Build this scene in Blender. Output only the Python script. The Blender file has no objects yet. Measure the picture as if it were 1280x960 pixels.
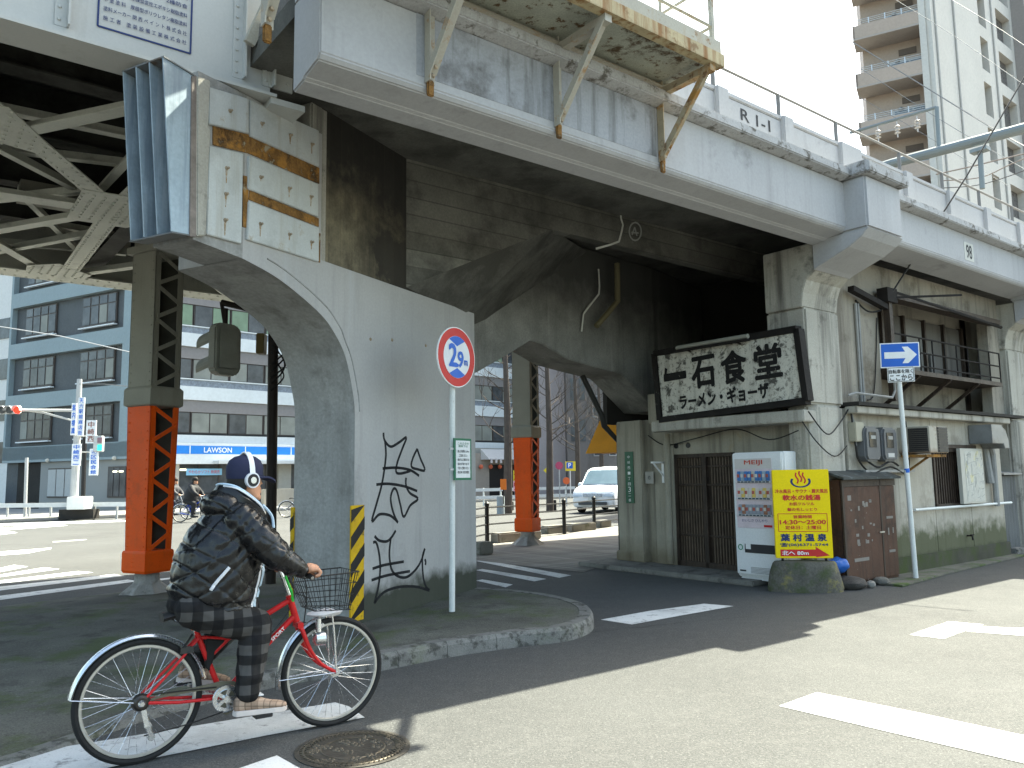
import bpy, bmesh, math, random
from mathutils import Matrix, Vector, noise as mnoise
R = math.radians
rnd = random.Random(7)
scene = bpy.context.scene
col = scene.collection

# ------------------------------------------------------------------ camera, sky, sun, exposure
CAM_H, PITCH, ROLL = 1.54, math.atan(.1156), R(.83)
fwd = Vector((0, math.cos(PITCH), math.sin(PITCH)))
r0 = Vector((1, 0, 0)); u0 = Vector((0, -math.sin(PITCH), math.cos(PITCH)))
rgt = r0*math.cos(ROLL) - u0*math.sin(ROLL)
upv = u0*math.cos(ROLL) + r0*math.sin(ROLL)
EYE = Vector((0, 0, CAM_H))
cd = bpy.data.cameras.new('camera'); cam = bpy.data.objects.new('camera', cd); col.objects.link(cam)
m = Matrix.Identity(4)
for i in range(3):
    m[i][0] = rgt[i]; m[i][1] = upv[i]; m[i][2] = -fwd[i]; m[i][3] = EYE[i]
cam.matrix_world = m
cd.sensor_width = 36; cd.lens = 36*1000/1280; cd.clip_start = .05; cd.clip_end = 3000
scene.camera = cam

SUN_BEAR, SUN_EL = 52 - 7.5, 55.5           # compass-like bearing from +y towards +x
w = bpy.data.worlds.new('World'); scene.world = w; w.use_nodes = True
nt = w.node_tree; nt.nodes.clear()
sky = nt.nodes.new('ShaderNodeTexSky'); sky.sky_type = 'NISHITA'; sky.sun_disc = False
sky.sun_elevation = R(SUN_EL); sky.sun_rotation = R(SUN_BEAR)
sky.dust_density = 3.0; sky.air_density = 1.0; sky.ozone_density = 1.0
bg = nt.nodes.new('ShaderNodeBackground'); bg.inputs['Strength'].default_value = .15
wo = nt.nodes.new('ShaderNodeOutputWorld')
nt.links.new(sky.outputs[0], bg.inputs['Color']); nt.links.new(bg.outputs[0], wo.inputs['Surface'])
sl = bpy.data.lights.new('sun', 'SUN'); sl.energy = 5.0; sl.angle = R(.55); sl.color = (1, .975, .94)
so = bpy.data.objects.new('sun', sl); col.objects.link(so)
sdir = Vector((math.sin(R(SUN_BEAR))*math.cos(R(SUN_EL)), math.cos(R(SUN_BEAR))*math.cos(R(SUN_EL)), math.sin(R(SUN_EL))))
so.rotation_euler = sdir.to_track_quat('Z', 'Y').to_euler(); so.location = (0, 0, 60)
scene.view_settings.view_transform = 'Standard'; scene.view_settings.look = 'None'
scene.view_settings.gamma = 1; scene.view_settings.use_curve_mapping = False
scene.view_settings.exposure = 2.12
scene.view_settings.use_white_balance = True; scene.view_settings.white_balance_temperature = 7300; scene.view_settings.white_balance_tint = 0
scene.cycles.use_denoising = True
scene.cycles.max_bounces = 8; scene.cycles.diffuse_bounces = 5

# ------------------------------------------------------------------ frames and surveying helpers
def frame(x, y, deg, z=0): return Matrix.Translation((x, y, z)) @ Matrix.Rotation(R(deg), 4, 'Z')
W = Matrix.Identity(4)
VF = frame(3.95, 10.73, 38)       # viaduct: x along the track (away), y deeper under it
PF = frame(-.49, 10.46, 63)       # skewed pier: x along its face, y into the concrete
BF = frame(-2.092, 4.604, 34.335) # bicycle: x forward, y to its left
LR = frame(-19.46, 40.79, 44)     # corner office, shop front
LL = frame(-19.46, 40.79, -29)    # corner office, side front (x negative)
def ray(px, py): return fwd + rgt*((px-640)/1000) + upv*((480-py)/1000)
def on_z(px, py, z=0):
    d = ray(px, py); return EYE + d*((z-CAM_H)/d.z)
def on_y(F, px, py, y=0):         # hits the plane y=const of a frame; returns frame coords
    Fi = F.inverted(); o = Fi @ EYE; d = Fi.to_3x3() @ ray(px, py)
    return o + d*((y-o.y)/d.y)
def on_x(F, px, py, x=0):
    Fi = F.inverted(); o = Fi @ EYE; d = Fi.to_3x3() @ ray(px, py)
    return o + d*((x-o.x)/d.x)
def at_depth(px, py, y):
    d = ray(px, py); return EYE + d*(y/d.y)
VFi = VF.inverted()

# ------------------------------------------------------------------ materials
def mat(name, c, rough=.8, metal=0., var=.12, scale=1.5, fine=.06, fscale=60, bump=.15, streaks=(), stains=(), bands=(), boards=(), spec=.22, coat=0):
    """streaks: (colour, amount, xscale, lo, hi); stains: (colour, amount, scale, lo, hi); bands: (colour, amount, z0, z1, wobble);
    boards: (direction, period, width, amount)"""
    M = bpy.data.materials.new(name); M.use_nodes = True
    t = M.node_tree; N = t.nodes; L = t.links; b = N['Principled BSDF']
    b.inputs['Roughness'].default_value = rough; b.inputs['Metallic'].default_value = metal
    b.inputs['Specular IOR Level'].default_value = spec; b.inputs['Coat Weight'].default_value = coat
    geo = N.new('ShaderNodeNewGeometry'); pos = geo.outputs['Position']
    def noi(s, vec=None, det=6, rgh=.6):
        n = N.new('ShaderNodeTexNoise'); n.inputs['Scale'].default_value = s; n.inputs['Detail'].default_value = det
        n.inputs['Roughness'].default_value = rgh
        L.new(vec or pos, n.inputs['Vector']); return n.outputs['Fac']
    def rng(x, a, b_, c_, d_):
        r_ = N.new('ShaderNodeMapRange'); L.new(x, r_.inputs[0])
        for i, v in enumerate((a, b_, c_, d_)): r_.inputs[i+1].default_value = v
        return r_.outputs[0]
    def mth(op, a, b_=None, c_=None):
        n = N.new('ShaderNodeMath'); n.operation = op
        for i, v in enumerate((a, b_, c_)):
            if v is None: continue
            if isinstance(v, (int, float)): n.inputs[i].default_value = v
            else: L.new(v, n.inputs[i])
        return n.outputs[0]
    def mix(fac, a, b_, bt='MIX'):
        n = N.new('ShaderNodeMix'); n.data_type = 'RGBA'; n.blend_type = bt
        if isinstance(fac, (int, float)): n.inputs[0].default_value = fac
        else: L.new(fac, n.inputs[0])
        for k, v in ((6, a), (7, b_)):
            if isinstance(v, tuple): n.inputs[k].default_value = (*v[:3], 1)
            else: L.new(v, n.inputs[k])
        return n.outputs[2]
    def scl(v, s):
        n = N.new('ShaderNodeVectorMath'); n.operation = 'MULTIPLY'; L.new(v, n.inputs[0]); n.inputs[1].default_value = s
        return n.outputs[0]
    def gray(x):
        n = N.new('ShaderNodeCombineColor')
        for i in range(3): L.new(x, n.inputs[i])
        return n.outputs[0]
    g = mth('MULTIPLY', rng(noi(scale), .3, .7, 1-var, 1+var), rng(noi(fscale, det=3), .3, .7, 1-fine, 1+fine))
    cur = mix(1., (c[0], c[1], c[2]), gray(g), 'MULTIPLY')
    for (sc, am, xs, lo, hi) in streaks:
        f = noi(1, scl(pos, (xs, xs, xs*.07)), 5, .65)
        cur = mix(mth('MULTIPLY', rng(f, lo, hi, 0, 1), am), cur, sc)
    for (sc, am, s, lo, hi) in stains:
        f = noi(s, None, 8, .7)
        cur = mix(mth('MULTIPLY', rng(f, lo, hi, 0, 1), am), cur, sc)
    for (sc, am, z0, z1, wob) in bands:
        sx = N.new('ShaderNodeSeparateXYZ'); L.new(pos, sx.inputs[0])
        z = mth('ADD', sx.outputs[2], mth('MULTIPLY', mth('SUBTRACT', noi(4), .5), wob))
        cur = mix(mth('MULTIPLY', rng(z, z0, z1, 1, 0), am), cur, sc)
    hgt = None
    for (dr, per, wid, am) in boards:
        n = N.new('ShaderNodeVectorMath'); n.operation = 'DOT_PRODUCT'; L.new(pos, n.inputs[0]); n.inputs[1].default_value = dr
        f = mth('FRACT', mth('DIVIDE', n.outputs['Value'], per))
        ln = mth('LESS_THAN', f, wid/per)
        cell = mth('FLOOR', mth('DIVIDE', n.outputs['Value'], per))
        wn = N.new('ShaderNodeTexWhiteNoise'); wn.noise_dimensions = '1D'; L.new(cell, wn.inputs['W'])
        cur = mix(1., cur, gray(rng(wn.outputs['Value'], 0, 1, 1-am*.5, 1+am*.35)), 'MULTIPLY')
        cur = mix(mth('MULTIPLY', ln, am), cur, (c[0]*.25, c[1]*.25, c[2]*.25))
    L.new(cur, b.inputs['Base Color'])
    rr = rng(noi(scale*4), .3, .7, max(0, rough-.08), min(1, rough+.08)); L.new(rr, b.inputs['Roughness'])
    if bump:
        bp = N.new('ShaderNodeBump'); bp.inputs['Strength'].default_value = bump; bp.inputs['Distance'].default_value = .01
        L.new(noi(fscale*.7, det=5), bp.inputs['Height']); L.new(bp.outputs[0], b.inputs['Normal'])
    return M
def plain(name, c, rough=.5, metal=0., emit=0, bump=0, spec=.3):
    M = mat(name, c, rough, metal, var=.06, scale=6, fine=.03, bump=bump, spec=spec)
    if emit:
        b = M.node_tree.nodes['Principled BSDF']
        b.inputs['Emission Color'].default_value = (*c, 1); b.inputs['Emission Strength'].default_value = emit
    return M

# ------------------------------------------------------------------ mesh building
ROOT = {}
class MB:
    def __init__(s): s.v = []; s.f = []; s.m = Matrix.Identity(4)
    def add(s, vs, fs):
        k = len(s.v); s.v += [tuple(s.m @ Vector(p)) for p in vs]; s.f += [tuple(i+k for i in f) for f in fs]; return s
    def box(s, x0, x1, y0, y1, z0, z1):
        if x0 > x1: x0, x1 = x1, x0
        if y0 > y1: y0, y1 = y1, y0
        if z0 > z1: z0, z1 = z1, z0
        return s.add([(x0,y0,z0),(x1,y0,z0),(x1,y1,z0),(x0,y1,z0),(x0,y0,z1),(x1,y0,z1),(x1,y1,z1),(x0,y1,z1)],
                     [(3,2,1,0),(4,5,6,7),(0,1,5,4),(1,2,6,5),(2,3,7,6),(3,0,4,7)])
    def loft(s, rings, closed=True, caps=True):
        n = len(rings[0]); vs = [p for r in rings for p in r]; fs = []
        for i in range(len(rings)-1):
            for j in range(n if closed else n-1):
                k = (j+1) % n
                fs.append((i*n+j, i*n+k, (i+1)*n+k, (i+1)*n+j))
        if caps: fs += [tuple(range(n))[::-1], tuple(range((len(rings)-1)*n, len(rings)*n))]
        return s.add(vs, fs)
    def prism(s, poly, ax, a, b):     # poly in the two other axes, in order (x,y,z without ax)
        def P(p, t): return {'x': (t, p[0], p[1]), 'y': (p[0], t, p[1]), 'z': (p[0], p[1], t)}[ax]
        return s.loft([[P(p, a) for p in poly], [P(p, b) for p in poly]])
    def tube(s, pts, r, n=8, caps=True):
        pts = [Vector(p) for p in pts]; rs = r if isinstance(r, (list, tuple)) else [r]*len(pts)
        rings = []; prev = None
        for i, p in enumerate(pts):
            a = pts[max(i-1, 0)]; b = pts[min(i+1, len(pts)-1)]; t = (b-a)
            if t.length < 1e-9: t = Vector((0, 0, 1))
            t.normalize()
            if prev is None:
                up = Vector((0, 0, 1)) if abs(t.z) < .95 else Vector((1, 0, 0))
                x = t.cross(up).normalized()
            else:
                x = prev - t*prev.dot(t)
                x = x.normalized() if x.length > 1e-6 else t.orthogonal().normalized()
            prev = x; y = t.cross(x)
            rings.append([tuple(p + (x*math.cos(2*math.pi*j/n) + y*math.sin(2*math.pi*j/n))*rs[i]) for j in range(n)])
        return s.loft(rings, True, caps)
    def bar(s, a, b, w, h, up=(0, 0, 1)):     # rectangular bar from a to b, w across, h along up
        a = Vector(a); b = Vector(b); t = (b-a).normalized(); u = Vector(up)
        x = t.cross(u)
        if x.length < 1e-4: x = t.orthogonal()
        x.normalize(); y = x.cross(t).normalized()
        rg = []
        for p in (a, b): rg.append([tuple(p + x*sx*w/2 + y*sy*h/2) for sx, sy in ((-1,-1),(1,-1),(1,1),(-1,1))])
        return s.loft(rg)
    def lathe(s, prof, n=24, cx=0, cy=0, caps=True):
        return s.loft([[(cx+r*math.cos(2*math.pi*j/n), cy+r*math.sin(2*math.pi*j/n), z) for j in range(n)] for r, z in prof], True, caps)
    def torus(s, c, ra, rb, ax='y', n=48, k=8, a0=0, a1=2*math.pi, sq=1.):
        full = abs(a1-a0-2*math.pi) < 1e-6; pts = []
        m_ = n if full else n+1
        rings = []
        for i in range(m_):
            a = a0+(a1-a0)*i/n; ring = []
            for j in range(k):
                q = 2*math.pi*j/k; rr = ra + rb*math.cos(q); h = rb*math.sin(q)*sq
                p = {'y': (rr*math.cos(a), h, rr*math.sin(a)), 'z': (rr*math.cos(a), rr*math.sin(a), h), 'x': (h, rr*math.cos(a), rr*math.sin(a))}[ax]
                ring.append((c[0]+p[0], c[1]+p[1], c[2]+p[2]))
            rings.append(ring)
        if full: rings.append(rings[0])
        return s.loft(rings, True, not full)
    def ball(s, c, r, n=10, k=6, sx=1, sy=1, sz=1):
        rings = []
        for i in range(k+1):
            a = -math.pi/2 + math.pi*i/k; q = max(math.cos(a), .02)
            rings.append([(c[0]+r*sx*q*math.cos(2*math.pi*j/n), c[1]+r*sy*q*math.sin(2*math.pi*j/n), c[2]+r*sz*math.sin(a)) for j in range(n)])
        return s.loft(rings)
    def rivets(s, pts, nrm, r=.016, n=6):
        nv = Vector(nrm).normalized(); x = nv.orthogonal().normalized(); y = nv.cross(x)
        for p in pts:
            p = Vector(p)
            ra = [tuple(p + (x*math.cos(2*math.pi*j/n)+y*math.sin(2*math.pi*j/n))*r) for j in range(n)]
            rb = [tuple(p + nv*r*.6 + (x*math.cos(2*math.pi*j/n)+y*math.sin(2*math.pi*j/n))*r*.6) for j in range(n)]
            s.loft([ra, rb])
        return s
    def build(s, name, material, parent=None, F=W, bevel=0, smooth=False, label=None, seg=2, angle=35):
        me = bpy.data.meshes.new(name)
        inv = ROOT[parent.name].inverted() if parent is not None else None
        T = (inv @ F) if inv is not None else F
        me.from_pydata([T @ Vector(p) for p in s.v], [], s.f); me.validate()
        bm = bmesh.new(); bm.from_mesh(me)
        bmesh.ops.recalc_face_normals(bm, faces=bm.faces)
        if bevel:
            es = [e for e in bm.edges if len(e.link_faces) == 2 and e.calc_face_angle(0) > R(angle)]
            bmesh.ops.bevel(bm, geom=es, offset=bevel, segments=seg, affect='EDGES', clamp_overlap=True)
        if smooth:
            for f in bm.faces: f.smooth = True
            for e in bm.edges:
                if len(e.link_faces) == 2 and e.calc_face_angle(0) > R(40): e.smooth = False
        bm.to_mesh(me); bm.free()
        me.materials.append(material)
        o = bpy.data.objects.new(name, me); col.objects.link(o)
        if parent is not None:
            o.parent = parent; ROOT[o.name] = ROOT[parent.name].copy()
        else:
            ROOT[o.name] = Matrix.Identity(4)
        if label: o['label'] = label
        return o
def tag(o, label=None, cat=None, group=None, kind=None):
    if label: o['label'] = label
    if cat: o['category'] = cat
    if group: o['group'] = group
    if kind: o['kind'] = kind
    return o
def thing(name, label, cat, F=W, loc=(0, 0, 0), group=None):
    o = bpy.data.objects.new(name, None); col.objects.link(o); o.empty_display_size = .2
    Mx = F @ Matrix.Translation(loc); o.matrix_world = Mx; ROOT[o.name] = Mx.copy()
    return tag(o, label, cat, group)
def dup(root, Mx, label=None):
    def cp(o, par):
        c = o.copy(); col.objects.link(c)
        if par is not None: c.parent = par
        for ch in o.children: cp(ch, c)
        return c
    r = cp(root, None); r.matrix_world = Mx; ROOT[r.name] = Mx.copy()
    if label: r['label'] = label
    return r
def text(body, F, material, parent, w=None, h=None, size=1., depth=.002, bold=0, name='lettering', center=True, spacing=1., line=1.):
    """F: matrix whose local X runs along the writing, Y up, Z out of the surface; fitted to w x h, centred on F's origin"""
    c = bpy.data.curves.new('t', 'FONT'); c.body = body; c.size = 1; c.extrude = 0
    c.space_character = spacing; c.space_line = line; c.align_x = 'CENTER' if center else 'LEFT'; c.resolution_u = 3
    o = bpy.data.objects.new('t', c); TMP.objects.link(o)
    dg = bpy.context.evaluated_depsgraph_get()
    me = bpy.data.meshes.new_from_object(o.evaluated_get(dg))
    TMP.objects.unlink(o); bpy.data.objects.remove(o); bpy.data.curves.remove(c)
    xs = [v.co.x for v in me.vertices]; ys = [v.co.y for v in me.vertices]
    if not xs: return None
    x0, x1, y0, y1 = min(xs), max(xs), min(ys), max(ys)
    sx = w/(x1-x0) if w else None; sy = h/(y1-y0) if h else None
    sx = sx or sy or size; sy = sy or sx
    inv = ROOT[parent.name].inverted() @ F
    if bold:                       # heavier strokes: shifted copies, each a hair further out
        V0 = [v.co.copy() for v in me.vertices]; P0 = [tuple(p.vertices) for p in me.polygons]; VV, PP = [], []
        for k in range(7):
            a = k*math.pi/3; dx, dy = (0, 0) if k == 6 else (bold*math.cos(a), bold*math.sin(a)); o_ = len(VV)
            VV += [(v.x+dx, v.y+dy, k*.0001/max(sx, 1e-6)) for v in V0]; PP += [tuple(i+o_ for i in p) for p in P0]
        me = bpy.data.meshes.new(name); me.from_pydata(VV, [], PP)
    for v in me.vertices:
        v.co = inv @ Vector(((v.co.x-(x0+x1)/2)*sx, (v.co.y-(y0+y1)/2)*sy, depth + v.co.z*sx))
    me.materials.clear(); me.materials.append(material); me.name = name
    ob = bpy.data.objects.new(name, me); col.objects.link(ob); ob.parent = parent; ROOT[ob.name] = ROOT[parent.name].copy()
    return ob
TMP = col
def face(F, o, x, up=(0, 0, 1)):
    """matrix for text(): origin o, x direction along the writing, up; all in frame F"""
    o = Vector(o); x = Vector(x).normalized(); u = Vector(up).normalized(); z = x.cross(u).normalized(); u = z.cross(x)
    Mx = Matrix.Identity(4)
    for i in range(3): Mx[i][0] = x[i]; Mx[i][1] = u[i]; Mx[i][2] = z[i]; Mx[i][3] = o[i]
    return F @ Mx
def spline(pts, n=8):
    out = []; P = [Vector(p) for p in pts]
    for i in range(len(P)-1):
        a = P[max(i-1, 0)]; b = P[i]; c = P[i+1]; d = P[min(i+2, len(P)-1)]
        for k in range(n):
            t = k/n
            out.append(.5*((2*b)+(c-a)*t+(2*a-5*b+4*c-d)*t*t+(-a+3*b-3*c+d)*t**3))
    out.append(P[-1]); return out
# ------------------------------------------------------------------ palette
ud = (math.cos(R(38)), math.sin(R(38)), 0); vd = (-math.sin(R(38)), math.cos(R(38)), 0)
asphalt = mat('asphalt', (.066, .068, .0665), .85, var=.14, scale=.5, fine=.45, fscale=120, bump=.6,
              stains=(((.045, .045, .045), .5, .35, .55, .68), ((.1, .1, .098), .3, 1.6, .56, .7), ((.15, .15, .146), .6, 55, .54, .6), ((.028, .028, .028), .6, 45, .55, .62), ((.1, .1, .097), .35, 9, .5, .62)))
paint = mat('road_paint', (.62, .63, .62), .7, var=.08, scale=3, fine=.08, fscale=120, bump=.3, stains=(((.14, .14, .14), .85, 7, .56, .66), ((.2, .2, .2), .45, 1.2, .5, .68), ((.1, .1, .1), .8, 40, .6, .68)))
paint_worn = mat('worn_road_paint', (.5, .5, .48), .75, var=.1, scale=3, fine=.1, fscale=90, bump=.3, stains=(((.12, .12, .12), .9, 9, .46, .58),))
kerb_m = mat('kerb_stone', (.16, .16, .15), .85, var=.18, scale=4, fine=.16, fscale=90, bump=.5, stains=(((.05, .05, .045), .9, 9, .5, .6), ((.07, .085, .03), .5, 2, .52, .7)))
pave_m = mat('worn_pavement', (.1, .1, .086), .9, var=.3, scale=1.8, fine=.35, fscale=90, bump=.7, stains=(((.19, .19, .17), .7, 30, .58, .66), ((.03, .03, .028), .8, 24, .6, .68), ((.06, .085, .025), .75, 1.1, .5, .62), ((.04, .04, .035), .7, 2.5, .52, .66)))
brick_pave = mat('block_paving', (.2, .19, .17), .8, var=.1, scale=1, fine=.14, fscale=60, bump=.4,
                 boards=((ud, .2, .012, .45), (vd, .1, .01, .45)), stains=(((.34, .33, .32), .5, 1.1, .5, .7),))
conc_paint = mat('grey_painted_concrete', (.37, .37, .375), .75, var=.07, scale=1.2, fine=.05, fscale=30, bump=.2,
                 streaks=(((.14, .14, .135), .3, 5, .56, .8), ((.43, .44, .45), .35, 7, .56, .74)),
                 stains=(((.1, .1, .095), .5, 1.0, .62, .74),))
conc_cap = mat('mossy_concrete_cornice', (.38, .38, .38), .85, var=.12, scale=2.5, fine=.12, fscale=50, bump=.4,
               stains=(((.07, .06, .045), .85, 5, .53, .63),), streaks=(((.14, .12, .1), .5, 9, .55, .72),))
fascia_dirty = mat('stained_fascia_concrete', (.31, .32, .34), .8, var=.1, scale=1.4, fine=.08, fscale=40, bump=.25,
                   streaks=(((.07, .07, .065), .75, 6, .5, .7),), stains=(((.09, .085, .08), .8, 1.5, .5, .66),))
pier_m = mat('blue_grey_pier_paint', (.38, .375, .365), .7, var=.07, scale=.9, fine=.05, fscale=40, bump=.2,
             streaks=(((.2, .2, .2), .35, 5, .55, .76), ((.43, .45, .47), .4, 8, .58, .74)),
             bands=(((.028, .034, .02), .92, .33, .5, .35),), stains=(((.1, .1, .1), .35, .8, .58, .7),))
soffit_m = mat('rough_arch_concrete', (.3, .3, .29), .9, var=.12, scale=2.4, fine=.12, fscale=30, bump=.5,
               stains=(((.13, .125, .115), .6, 2.5, .52, .68),), streaks=(((.16, .155, .14), .5, 4, .54, .7),))
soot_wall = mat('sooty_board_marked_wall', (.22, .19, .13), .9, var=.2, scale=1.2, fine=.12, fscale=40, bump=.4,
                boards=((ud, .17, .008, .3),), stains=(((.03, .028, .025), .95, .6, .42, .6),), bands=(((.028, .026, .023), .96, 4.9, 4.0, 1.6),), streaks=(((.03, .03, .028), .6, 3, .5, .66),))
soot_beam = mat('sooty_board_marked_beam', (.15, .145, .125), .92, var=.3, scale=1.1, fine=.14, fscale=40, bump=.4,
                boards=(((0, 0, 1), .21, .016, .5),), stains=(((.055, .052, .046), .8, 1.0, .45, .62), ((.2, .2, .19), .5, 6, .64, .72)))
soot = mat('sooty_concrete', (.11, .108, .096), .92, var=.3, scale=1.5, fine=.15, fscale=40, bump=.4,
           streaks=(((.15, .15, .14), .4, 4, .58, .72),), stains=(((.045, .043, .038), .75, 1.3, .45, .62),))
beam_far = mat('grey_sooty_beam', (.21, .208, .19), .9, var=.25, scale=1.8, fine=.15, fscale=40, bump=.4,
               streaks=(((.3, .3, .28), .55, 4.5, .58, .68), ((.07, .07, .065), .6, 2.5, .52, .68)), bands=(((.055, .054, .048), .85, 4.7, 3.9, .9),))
old_conc = mat('old_streaked_concrete', (.36, .345, .3), .88, var=.12, scale=1.5, fine=.1, fscale=50, bump=.4,
               streaks=(((.055, .05, .045), .8, 3.2, .52, .7), ((.5, .49, .46), .4, 5, .58, .74)), stains=(((.07, .065, .055), .75, 2.2, .56, .68),))
grime_shade_dark = mat('black_grime_and_shade', (.03, .028, .025), .9, bump=.4)  # near-black grime; also paints in the shade of the loft void and porch
steel_paint = mat('grey_painted_steel', (.43, .435, .415), .5, var=.05, scale=1.5, fine=.03, fscale=50, bump=.08, streaks=(((.24, .23, .2), .35, 5, .58, .75),))
steel_under = mat('beige_grey_painted_steel', (.52, .52, .45), .55, var=.12, scale=1.5, fine=.06, fscale=50, bump=.1, stains=(((.14, .12, .09), .6, 2, .54, .7),))
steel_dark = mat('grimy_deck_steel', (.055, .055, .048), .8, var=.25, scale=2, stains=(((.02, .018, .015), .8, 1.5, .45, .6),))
plate_m = mat('white_painted_plate', (.48, .5, .49), .6, var=.1, scale=2.5, fine=.06, fscale=60, bump=.1, streaks=(((.33, .29, .22), .5, 9, .52, .7),), stains=(((.32, .24, .14), .7, 5, .6, .7), ((.3, .3, .28), .5, 2, .52, .68)))
rust_m = mat('rusty_steel', (.2, .105, .035), .9, var=.4, scale=6, fine=.25, fscale=50, bump=.5, stains=(((.42, .2, .045), .8, 5, .5, .62), ((.035, .02, .012), .9, 4, .52, .62), ((.38, .34, .25), .8, 8, .58, .66)), streaks=(((.06, .03, .015), .5, 30, .55, .68),))
rust_run = mat('rust_run', (.3, .2, .1), .85, var=.3, scale=14, stains=(((.48, .47, .44), .8, 18, .48, .58),))
bolt_m = mat('rusty_bolt', (.3, .24, .17), .7, var=.3, scale=20)
galv = mat('galvanised_steel', (.34, .42, .48), .5, .3, var=.16, scale=3, fine=.08, fscale=30, bump=.08, streaks=(((.24, .3, .36), .7, 14, .48, .62), ((.55, .6, .63), .5, 9, .56, .7)))
orange_m = mat('orange_painted_steel', (.82, .095, .006), .5, var=.1, scale=2, fine=.05, fscale=50, bump=.1, stains=(((.4, .06, .012), .4, 2.5, .56, .68),), streaks=(((.6, .13, .03), .4, 6, .55, .7),))
column_top = mat('khaki_painted_steel', (.27, .26, .215), .6, var=.1, scale=2, fine=.05, bump=.1, streaks=(((.17, .15, .12), .5, 6, .55, .7),))
cast_foot = mat('pale_concrete_foot', (.3, .29, .27), .8, var=.15, scale=5, fine=.1, bump=.3, stains=(((.1, .1, .09), .6, 6, .5, .64),))
black_m = plain('black_paint', (.012, .012, .013), .45)
ink_m = plain('black_ink', (.02, .022, .026), .7)
spray_m = mat('black_spray_paint', (.013, .014, .016), .7, var=.3, scale=12, stains=(((.1, .1, .105), .6, 14, .6, .7),))
yellow_m = mat('yellow_hazard_paint', (.55, .34, .015), .6, var=.15, scale=6, stains=(((.12, .08, .02), .8, 10, .55, .65),))
white_m = plain('white_enamel', (.75, .76, .76), .35)
white_pole = mat('white_pole_paint', (.6, .62, .6), .45, var=.06, scale=4, stains=(((.25, .2, .15), .7, 9, .62, .7),))
red_m = plain('red_sign_film', (.5, .02, .02), .4)
blue_m = plain('blue_sign_film', (.01, .11, .5), .4)
navy_m = plain('navy_lettering', (.012, .03, .12), .6)
chalk_m = plain('chalk_mark', (.55, .55, .5), .9)

# ------------------------------------------------------------------ ground, pavements, paint
g = MB(); g.add([(-600, -200, 0), (600, -200, 0), (600, 900, 0), (-600, 900, 0)], [(0, 1, 2, 3)])
tag(g.build('ground', asphalt), kind='structure')
def gpt(p, z=0): q = on_z(p[0], p[1], 0); return (q.x, q.y, z)
# pavement island in front of the pier, running out flush under the steel bridge
edge = [(-80, 985), (80, 936), (200, 896), (345, 859), (420, 847), (480, 838), (560, 822), (640, 810), (700, 803), (728, 796), (742, 786), (738, 773), (715, 763), (680, 755), (640, 750), (600, 747)]
zs = [.012, .015, .05, .1, .12, .125, .13, .13, .13, .13, .13, .13, .13, .13, .13, .13]
back = [(575, 735), (372, 718), (150, 741), (-100, 771)]
bz = [.13, .05, .012, .012]
pts = [Vector(gpt(e, z)) for e, z in zip(edge, zs)]
sm = spline(pts, 4)
bk = [Vector(gpt(e, z)) for e, z in zip(back, bz)]
cen = Vector((-1.6, 7.6, 0))
inner = []
for i, p in enumerate(sm):
    a = sm[max(i-1, 0)]; b = sm[min(i+1, len(sm)-1)]; t = (b-a); t.z = 0; t.normalize()
    nn = Vector((-t.y, t.x, 0)); inner.append(p + nn*.15)
pm = MB(); n = len(inner)
ring = [tuple(p) for p in inner] + [tuple(p) for p in bk]
pm.add(ring, [tuple(range(len(ring)))])
tag(pm.build('pavement', pave_m), kind='structure')
for k in range(0, n-1):
    pass
km = MB()
for i in range(n-1):                      # kerb stones: top, face and a bevel, one run with joints
    a, b = sm[i], sm[i+1]; ia, ib = inner[i], inner[i+1]
    if i % 3 == 2:
        b = a.lerp(b, .975); ib = ia.lerp(ib, .975)
    def sec(o, inn):
        d = (inn-o); d.z = 0; d.normalize(); h = o.z
        return [(o.x, o.y, 0), (o.x+d.x*.006, o.y+d.y*.006, max(h-.03, .004)), (o.x+d.x*.03, o.y+d.y*.03, h+.004), (inn.x, inn.y, h+.004), (inn.x, inn.y, 0)]
    km.loft([sec(a, ia), sec(b, ib)])
tag(km.build('kerb', kerb_m), kind='structure')
def marking(polys, name='road_marking', m_=None, z=.004):
    b = MB()
    for poly in polys:
        b.add([gpt(p, z) for p in poly], [tuple(range(len(poly)))])
    return tag(b.build(name, m_ or paint), kind='structure')
marking([[(-70, 962), (60, 938), (240, 909), (419, 879), (436, 884), (456, 898), (330, 921), (211, 945), (-50, 1000)]], z=.006)
marking([[(250, 978), (346, 945), (380, 964), (290, 1010)]])
marking([[(751, 775), (812, 764), (880, 755), (917, 758), (850, 770), (790, 781)]])
marking([[(974, 883), (1021, 866), (1150, 892), (1285, 921), (1285, 956), (1130, 920)]])
marking([[(1136, 794), (1186, 777), (1230, 781), (1180, 799)], [(1226, 783), (1290, 786), (1290, 796), (1208, 790)]], m_=paint_worn)
marking([[(595, 701.5), (603, 700), (714, 719.5), (699, 722.5)], [(595, 713), (603, 711.5), (683, 724), (668, 727)], [(595, 726), (603, 724.5), (641, 731), (632, 734.5)]], 'crosswalk_marking')
zb = [[(-200, 338), (100, 270), (205, 282), (-200, 330+30)], [(-200, 375), (320, 288), (435, 300), (-200, 385)], [(-200, 408), (570, 315), (680, 325), (-200, 430)],
      [(-200, 450), (830, 337), (905, 350), (-200, 480)], [(-200, 520), (930, 377), (1010, 388), (-200, 553)], [(1150, 372), (1240, 362), (1260, 371), (1150, 385)]]
marking([[(x/5.82, 660+y/5.82) for x, y in q] for q in zb], 'crosswalk_marking')
marking([[(x/5.82, 660+y/5.82) for x, y in q] for q in ([(-100, 180), (180, 160), (375, 144), (372, 152), (200, 186), (-100, 208)],)])
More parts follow.
